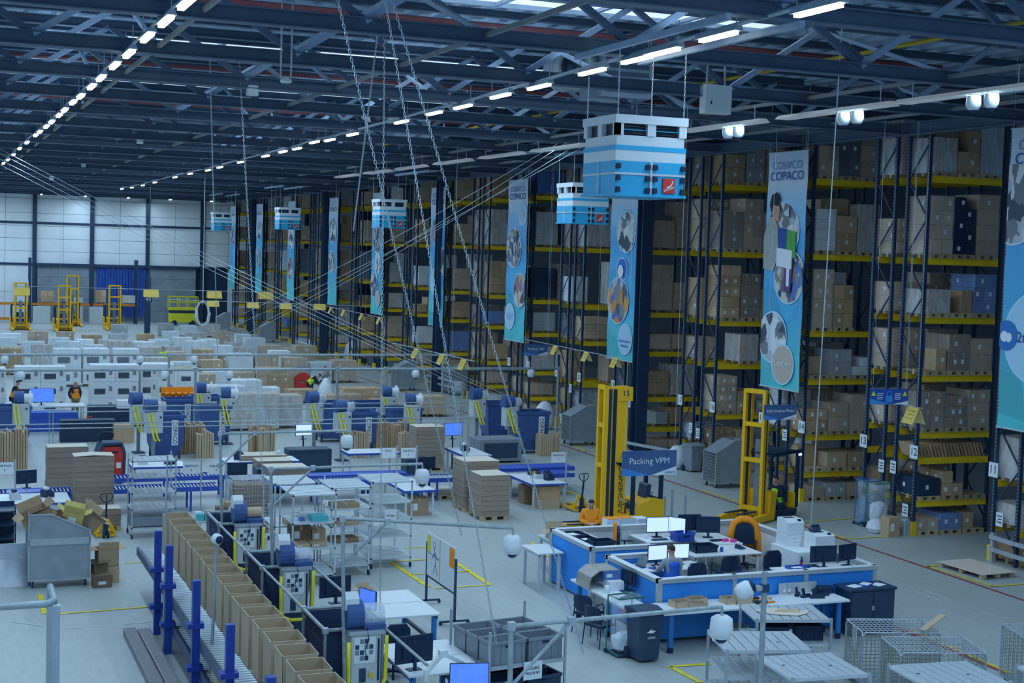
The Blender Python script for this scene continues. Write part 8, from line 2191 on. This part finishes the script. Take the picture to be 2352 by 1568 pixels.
def person(label, loc, rz, J, top, legs, hair, shoe=None, vest=None, hands=True, bald=False, beard=None):
    # J: joints in local coordinates, facing -Y
    t = thing('person', label, 'person', loc, rz)
    V = Vector
    g = {k: V(v) for k, v in J.items()}
    hd = (g['head'] - g['neck']).normalized()
    fwd = V(J.get('look', (0, -1, 0))).normalized()
    side = hd.cross(fwd).normalized(); fwd = side.cross(hd).normalized()
    H = g['head']
    vs = [(tuple(g['pelvis']), .11), (tuple(g['chest']), .12), (tuple(g['neck']), .055), (tuple(H - hd * .085), .06), (tuple(H), (.085, .10)), (tuple(H + hd * .07), .075), (tuple(H + hd * .105), .03)]
    es = [(0, 1), (1, 2), (2, 3), (3, 4), (4, 5), (5, 6)]
    for s in 'LR':
        i = len(vs)
        vs += [(tuple(g['sh' + s]), .05), (tuple(g['el' + s]), .038), (tuple(g['wr' + s]), .027)]
        es += [(1, i), (i, i + 1), (i + 1, i + 2)]
        d = (g['wr' + s] - g['el' + s]).normalized()
        d = (d + V(J.get('hd' + s, (0, 0, 0)))).normalized()
        a = d.cross(V((0, 0, 1)))
        a = a.normalized() if a.length > .1 else V((1, 0, 0))
        n = a.cross(d)
        p = g['wr' + s] + d * .075
        vs.append((tuple(p), (.03, .018))); pi_ = len(vs) - 1; es.append((i + 2, pi_))
        if hands:
            for q in range(4):
                off = (q - 1.5) * .02
                b0 = p + d * .03 + a * off; b1 = b0 + d * (.035 + .006 * (q in (1, 2))) - n * .008; b2 = b1 + d * .022 - n * .02
                k = len(vs); vs += [(tuple(b0), .010), (tuple(b1), .009), (tuple(b2), .007)]; es += [(pi_, k), (k, k + 1), (k + 1, k + 2)]
            b0 = g['wr' + s] + d * .04 + a * .035; b1 = b0 + d * .03 + a * .015
            k = len(vs); vs += [(tuple(b0), .011), (tuple(b1), .009)]; es += [(pi_, k), (k, k + 1)]
        i = len(vs)
        vs += [(tuple(g['hip' + s]), .08), (tuple(g['kn' + s]), .05), (tuple(g['an' + s]), .035), (tuple(g['to' + s]), .03)]
        es += [(0, i), (i, i + 1), (i + 1, i + 2), (i + 2, i + 3)]
    body = skin_obj('body', vs, es, SKINM, t)
    f = MB()
    for s in (-1, 1): f.add([tuple(H + fwd * .093 + side * (s * .032 + x) + hd * (.005 + z)) for x, z in ((-.011, -.006), (.011, -.006), (.011, .006), (-.011, .006))], [(0, 1, 2, 3)])
    f.build('eyes', EYE, body)
    MB().cyl(tuple(H + fwd * .085 + hd * .0), tuple(H + fwd * .115 - hd * .032), .008, 6, .016).build('nose', SKINM, body)
    MB().bar(tuple(H + fwd * .09 - hd * .06 - side * .025), tuple(H + fwd * .09 - hd * .06 + side * .025), .008, .01).build('mouth', RED if not beard else EYE, body)
    for s in (-1, 1): MB().cyl(tuple(H + side * s * .08 - hd * .01), tuple(H + side * s * .1 - hd * .01), .028, 8, .02).build('ear', SKINM, body)
    if not bald:
        cb = MB(); c0 = H + hd * .022 - fwd * .008; N, M = 14, 8
        def hp(i, j):
            th = PI * j / M; ph = 2 * PI * i / N
            return c0 + hd * (.112 * math.cos(th)) + (side * math.cos(ph) * .098 + fwd * math.sin(ph) * .112) * math.sin(th)
        for j in range(M):
            for i in range(N):
                c = (hp(i, j) + hp(i + 1, j + 1)) / 2 - c0
                if c.dot(hd) > .03 + 0.75 * c.dot(fwd): cb.add([tuple(hp(i, j)), tuple(hp(i + 1, j)), tuple(hp(i + 1, j + 1)), tuple(hp(i, j + 1))], [(0, 1, 2, 3)])
        cb.build('hair', hair, t, smooth=True)
    if beard: skin_obj('beard', [(tuple(H - hd * .075 + fwd * .05), .045), (tuple(H - hd * .09 + fwd * .06), .03), (tuple(H - hd * .05 + fwd * .03 + side * .05), .03), (tuple(H - hd * .05 + fwd * .03 - side * .05), .03)], [(0, 1), (0, 2), (0, 3)], beard, t, 0, 1)
    # clothes
    w = g['pelvis'].lerp(g['chest'], .45)
    vs = [(tuple(g['pelvis'] + (g['chest'] - g['pelvis']) * .05), (.165, .125)), (tuple(w), (.165, .125)), (tuple(g['chest']), (.19, .135)), (tuple(g['chest'].lerp(g['neck'], .6)), (.11, .09)), (tuple(g['neck']), .066)]
    es = [(0, 1), (1, 2), (2, 3), (3, 4)]
    for s in 'LR':
        i = len(vs)
        vs += [(tuple(g['sh' + s]), .075), (tuple(g['el' + s]), .058), (tuple(g['el' + s].lerp(g['wr' + s], .92)), .043)]
        es += [(2, i), (i, i + 1), (i + 1, i + 2)]
    skin_obj('jacket', vs, es, top, t, 2)
    vs = [(tuple(g['pelvis']), (.16, .125))]; es = []
    for s in 'LR':
        i = len(vs)
        vs += [(tuple(g['hip' + s]), .10), (tuple(g['kn' + s]), .072), (tuple(g['an' + s].lerp(g['kn' + s], .08)), .058)]
        es += [(0, i), (i, i + 1), (i + 1, i + 2)]
    skin_obj('trousers', vs, es, legs, t)
    for s in 'LR':
        a_, t_ = g['an' + s], g['to' + s]
        d = (t_ - a_); d.z = 0; d = d.normalized() if d.length > .01 else V((0, -1, 0))
        b0 = V((a_.x, a_.y, t_.z)) - d * .06
        skin_obj('shoe', [(tuple(b0 + V((0, 0, .01))), (.045, .04)), (tuple(b0 + d * .12 + V((0, 0, .005))), (.05, .035)), (tuple(b0 + d * .22), (.042, .028))], [(0, 1), (1, 2)], shoe or RUBBER, t, 0, 1)
    if vest:
        up_ = (g['chest'] - g['pelvis']).normalized()
        vs = [(tuple(g['pelvis'] + up_ * .03), (.178, .140)), (tuple(w), (.178, .140)), (tuple(g['chest']), (.20, .150)), (tuple(g['chest'].lerp(g['neck'], .55)), (.13, .11))]
        skin_obj('hi_vis_vest', vs, [(0, 1), (1, 2), (2, 3)], vest, t, 1)
        lo = g['pelvis'].lerp(g['chest'], .25)
    return t
STAND = dict(pelvis=(0, 0, .96), chest=(0, .01, 1.33), neck=(0, 0, 1.5), head=(0, -.02, 1.645), shL=(.19, .01, 1.42), shR=(-.19, .01, 1.42), elL=(.25, .04, 1.14), elR=(-.25, .04, 1.14),
             wrL=(.24, -.06, .9), wrR=(-.24, -.06, .9), hipL=(.09, 0, .9), hipR=(-.09, 0, .9), knL=(.1, -.02, .5), knR=(-.1, -.02, .5), anL=(.11, .03, .1), anR=(-.11, .03, .1), toL=(.12, -.12, .045), toR=(-.12, -.12, .045))
def pose(**k):
    d = dict(STAND); d.update(k); return d
DKCLOTH = mat('dark_cloth', (0.02, 0.03, 0.055), 0.9, noise=0.1)
OLIVE = mat('olive_trousers', (0.20, 0.20, 0.11), 0.9, noise=0.1)
JEANS = mat('blue_jeans', (0.05, 0.12, 0.30), 0.9, noise=0.12)
BLUEV = mat('blue_vest_cloth', (0.03, 0.16, 0.72), 0.85, noise=0.08)
GREYJ = mat('grey_sweater', (0.35, 0.38, 0.42), 0.9, noise=0.08)
HAIRB = mat('brown_hair', (0.06, 0.04, 0.03), 0.8)
# man in orange reading what he holds, behind the bench
p = (16.89, 35.4, 1.74)
person('man in an orange jacket looking down at what he holds, behind the office', (p[0], p[1], 0), -0.35, pose(head=(0, -.08, 1.62), look=(0, -.8, -.55), elL=(.27, -.02, 1.15), elR=(-.27, -.02, 1.15), wrL=(.08, -.26, 1.12), wrR=(-.08, -.26, 1.12), hdL=(-.6, -.2, 0), hdR=(.6, -.2, 0)), ORANGE, DKCLOTH, HAIRD, beard=HAIRD)
# seated man at the two screens, back to the camera
SIT = dict(pelvis=(0, 0.02, .56), chest=(0, 0.0, .95), neck=(0, -.03, 1.13), head=(0, -.07, 1.27), shL=(.19, .0, 1.03), shR=(-.19, .0, 1.03), elL=(.27, -.12, .80), elR=(-.27, -.12, .80), wrL=(.2, -.36, .82), wrR=(-.2, -.36, .82),
           hipL=(.09, -.02, .54), hipR=(-.09, -.02, .54), knL=(.12, -.42, .52), knR=(-.12, -.42, .52), anL=(.12, -.40, .12), anR=(-.12, -.40, .12), toL=(.12, -.55, .06), toR=(-.12, -.55, .06))
person('man in a blue vest seated with his back to the camera at two screens', (15.95, 28.98, PL), PI, SIT, GREYJ, JEANS, HAIRB, vest=BLUEV)
# truck driver
DRV = dict(SIT)
c_, s_ = math.cos(0.45), math.sin(0.45)
person('truck driver in a yellow vest seated on the reach truck', (25.0 + 1.16 * c_, 39.9 + 1.16 * s_, -0.10), 0.45 - PI / 2, DRV, DKCLOTH, JEANS, HAIRD, vest=HIVIS)
# standing man in an orange vest with hands in pockets
person('bald man in an open orange vest standing among white cartons', (*(6.45, 69.82), 0), 0.35, pose(elL=(.29, .06, 1.16), elR=(-.29, .06, 1.16), wrL=(.2, -.04, .93), wrR=(-.22, -.05, .9), look=(-.3, -1, 0)), DKCLOTH, OLIVE, HAIRB, bald=True, vest=ORANGE)
p = (3.77, 70.53, 1.75)
person('dark-haired man in an orange vest bending over the far left desk', (p[0], p[1], 0), 1.35, pose(chest=(0, -.06, 1.32), neck=(0, -.12, 1.47), head=(0, -.18, 1.60), shL=(.19, -.06, 1.40), shR=(-.19, -.06, 1.40), elL=(.25, -.22, 1.15), elR=(-.25, -.22, 1.15), wrL=(.15, -.45, 1.06), wrR=(-.15, -.45, 1.06), look=(0, -1, -.3)), DKCLOTH, DKCLOTH, HAIRD, vest=ORANGE)
bend = pose(pelvis=(0, .15, .93), chest=(0, -.12, 1.18), neck=(0, -.26, 1.27), head=(0, -.38, 1.33), shL=(.18, -.16, 1.24), shR=(-.18, -.16, 1.24), elL=(.22, -.25, .97), elR=(-.22, -.25, .97), wrL=(.14, -.42, .85), wrR=(-.14, -.42, .85), hipL=(.09, .12, .9), hipR=(-.09, .12, .9), look=(0, -.8, -.7))
person('worker in a yellow vest bending down beside the white bag', (*(19.44, 76.42), 0), 1.2, bend, DKCLOTH, DKCLOTH, HAIRB, vest=HIVIS)
person('worker in grey holding up a large white plastic bag', (*(20.35, 77.22), 0), 0.2, pose(elL=(.24, -.15, 1.2), elR=(-.24, -.15, 1.2), wrL=(.1, -.3, 1.42), wrR=(-.1, -.3, 1.42), look=(-.2, -1, -.2)), GREYJ, DKCLOTH, HAIRD)
wbg = thing('white_bag', 'large white plastic bag held up by the worker in grey', 'bag', (*((20.17, 76.79)), 0.15)); MB().lathe([(0, 0), (.5, .02), (.52, .35), (.36, .8), (.14, 1.18), (.05, 1.24)], 14).build('bag_body', FOAMW, wbg, smooth=True); wbg.location = ((20.17, 76.79)[0] - 0.05, (20.17, 76.79)[1] - .75, 0.0)
person('far worker in yellow trousers standing between wrapped pallets', (*(13.66, 91.12), 0), 0.0, pose(), HIVIS, TRUCKY, HAIRD)

# ---------------------------------------------------------------- lettering becomes plain mesh
dg = bpy.context.evaluated_depsgraph_get()
dg.update()
for o in TEXTS:
    me = bpy.data.meshes.new_from_object(o.evaluated_get(dg))
    me.name = 'lettering'
    n = put('lettering', me, o.parent, o.location)
    n.rotation_euler = o.rotation_euler
    n.scale = o.scale
    cv = o.data
    bpy.data.objects.remove(o)
    bpy.data.curves.remove(cv)
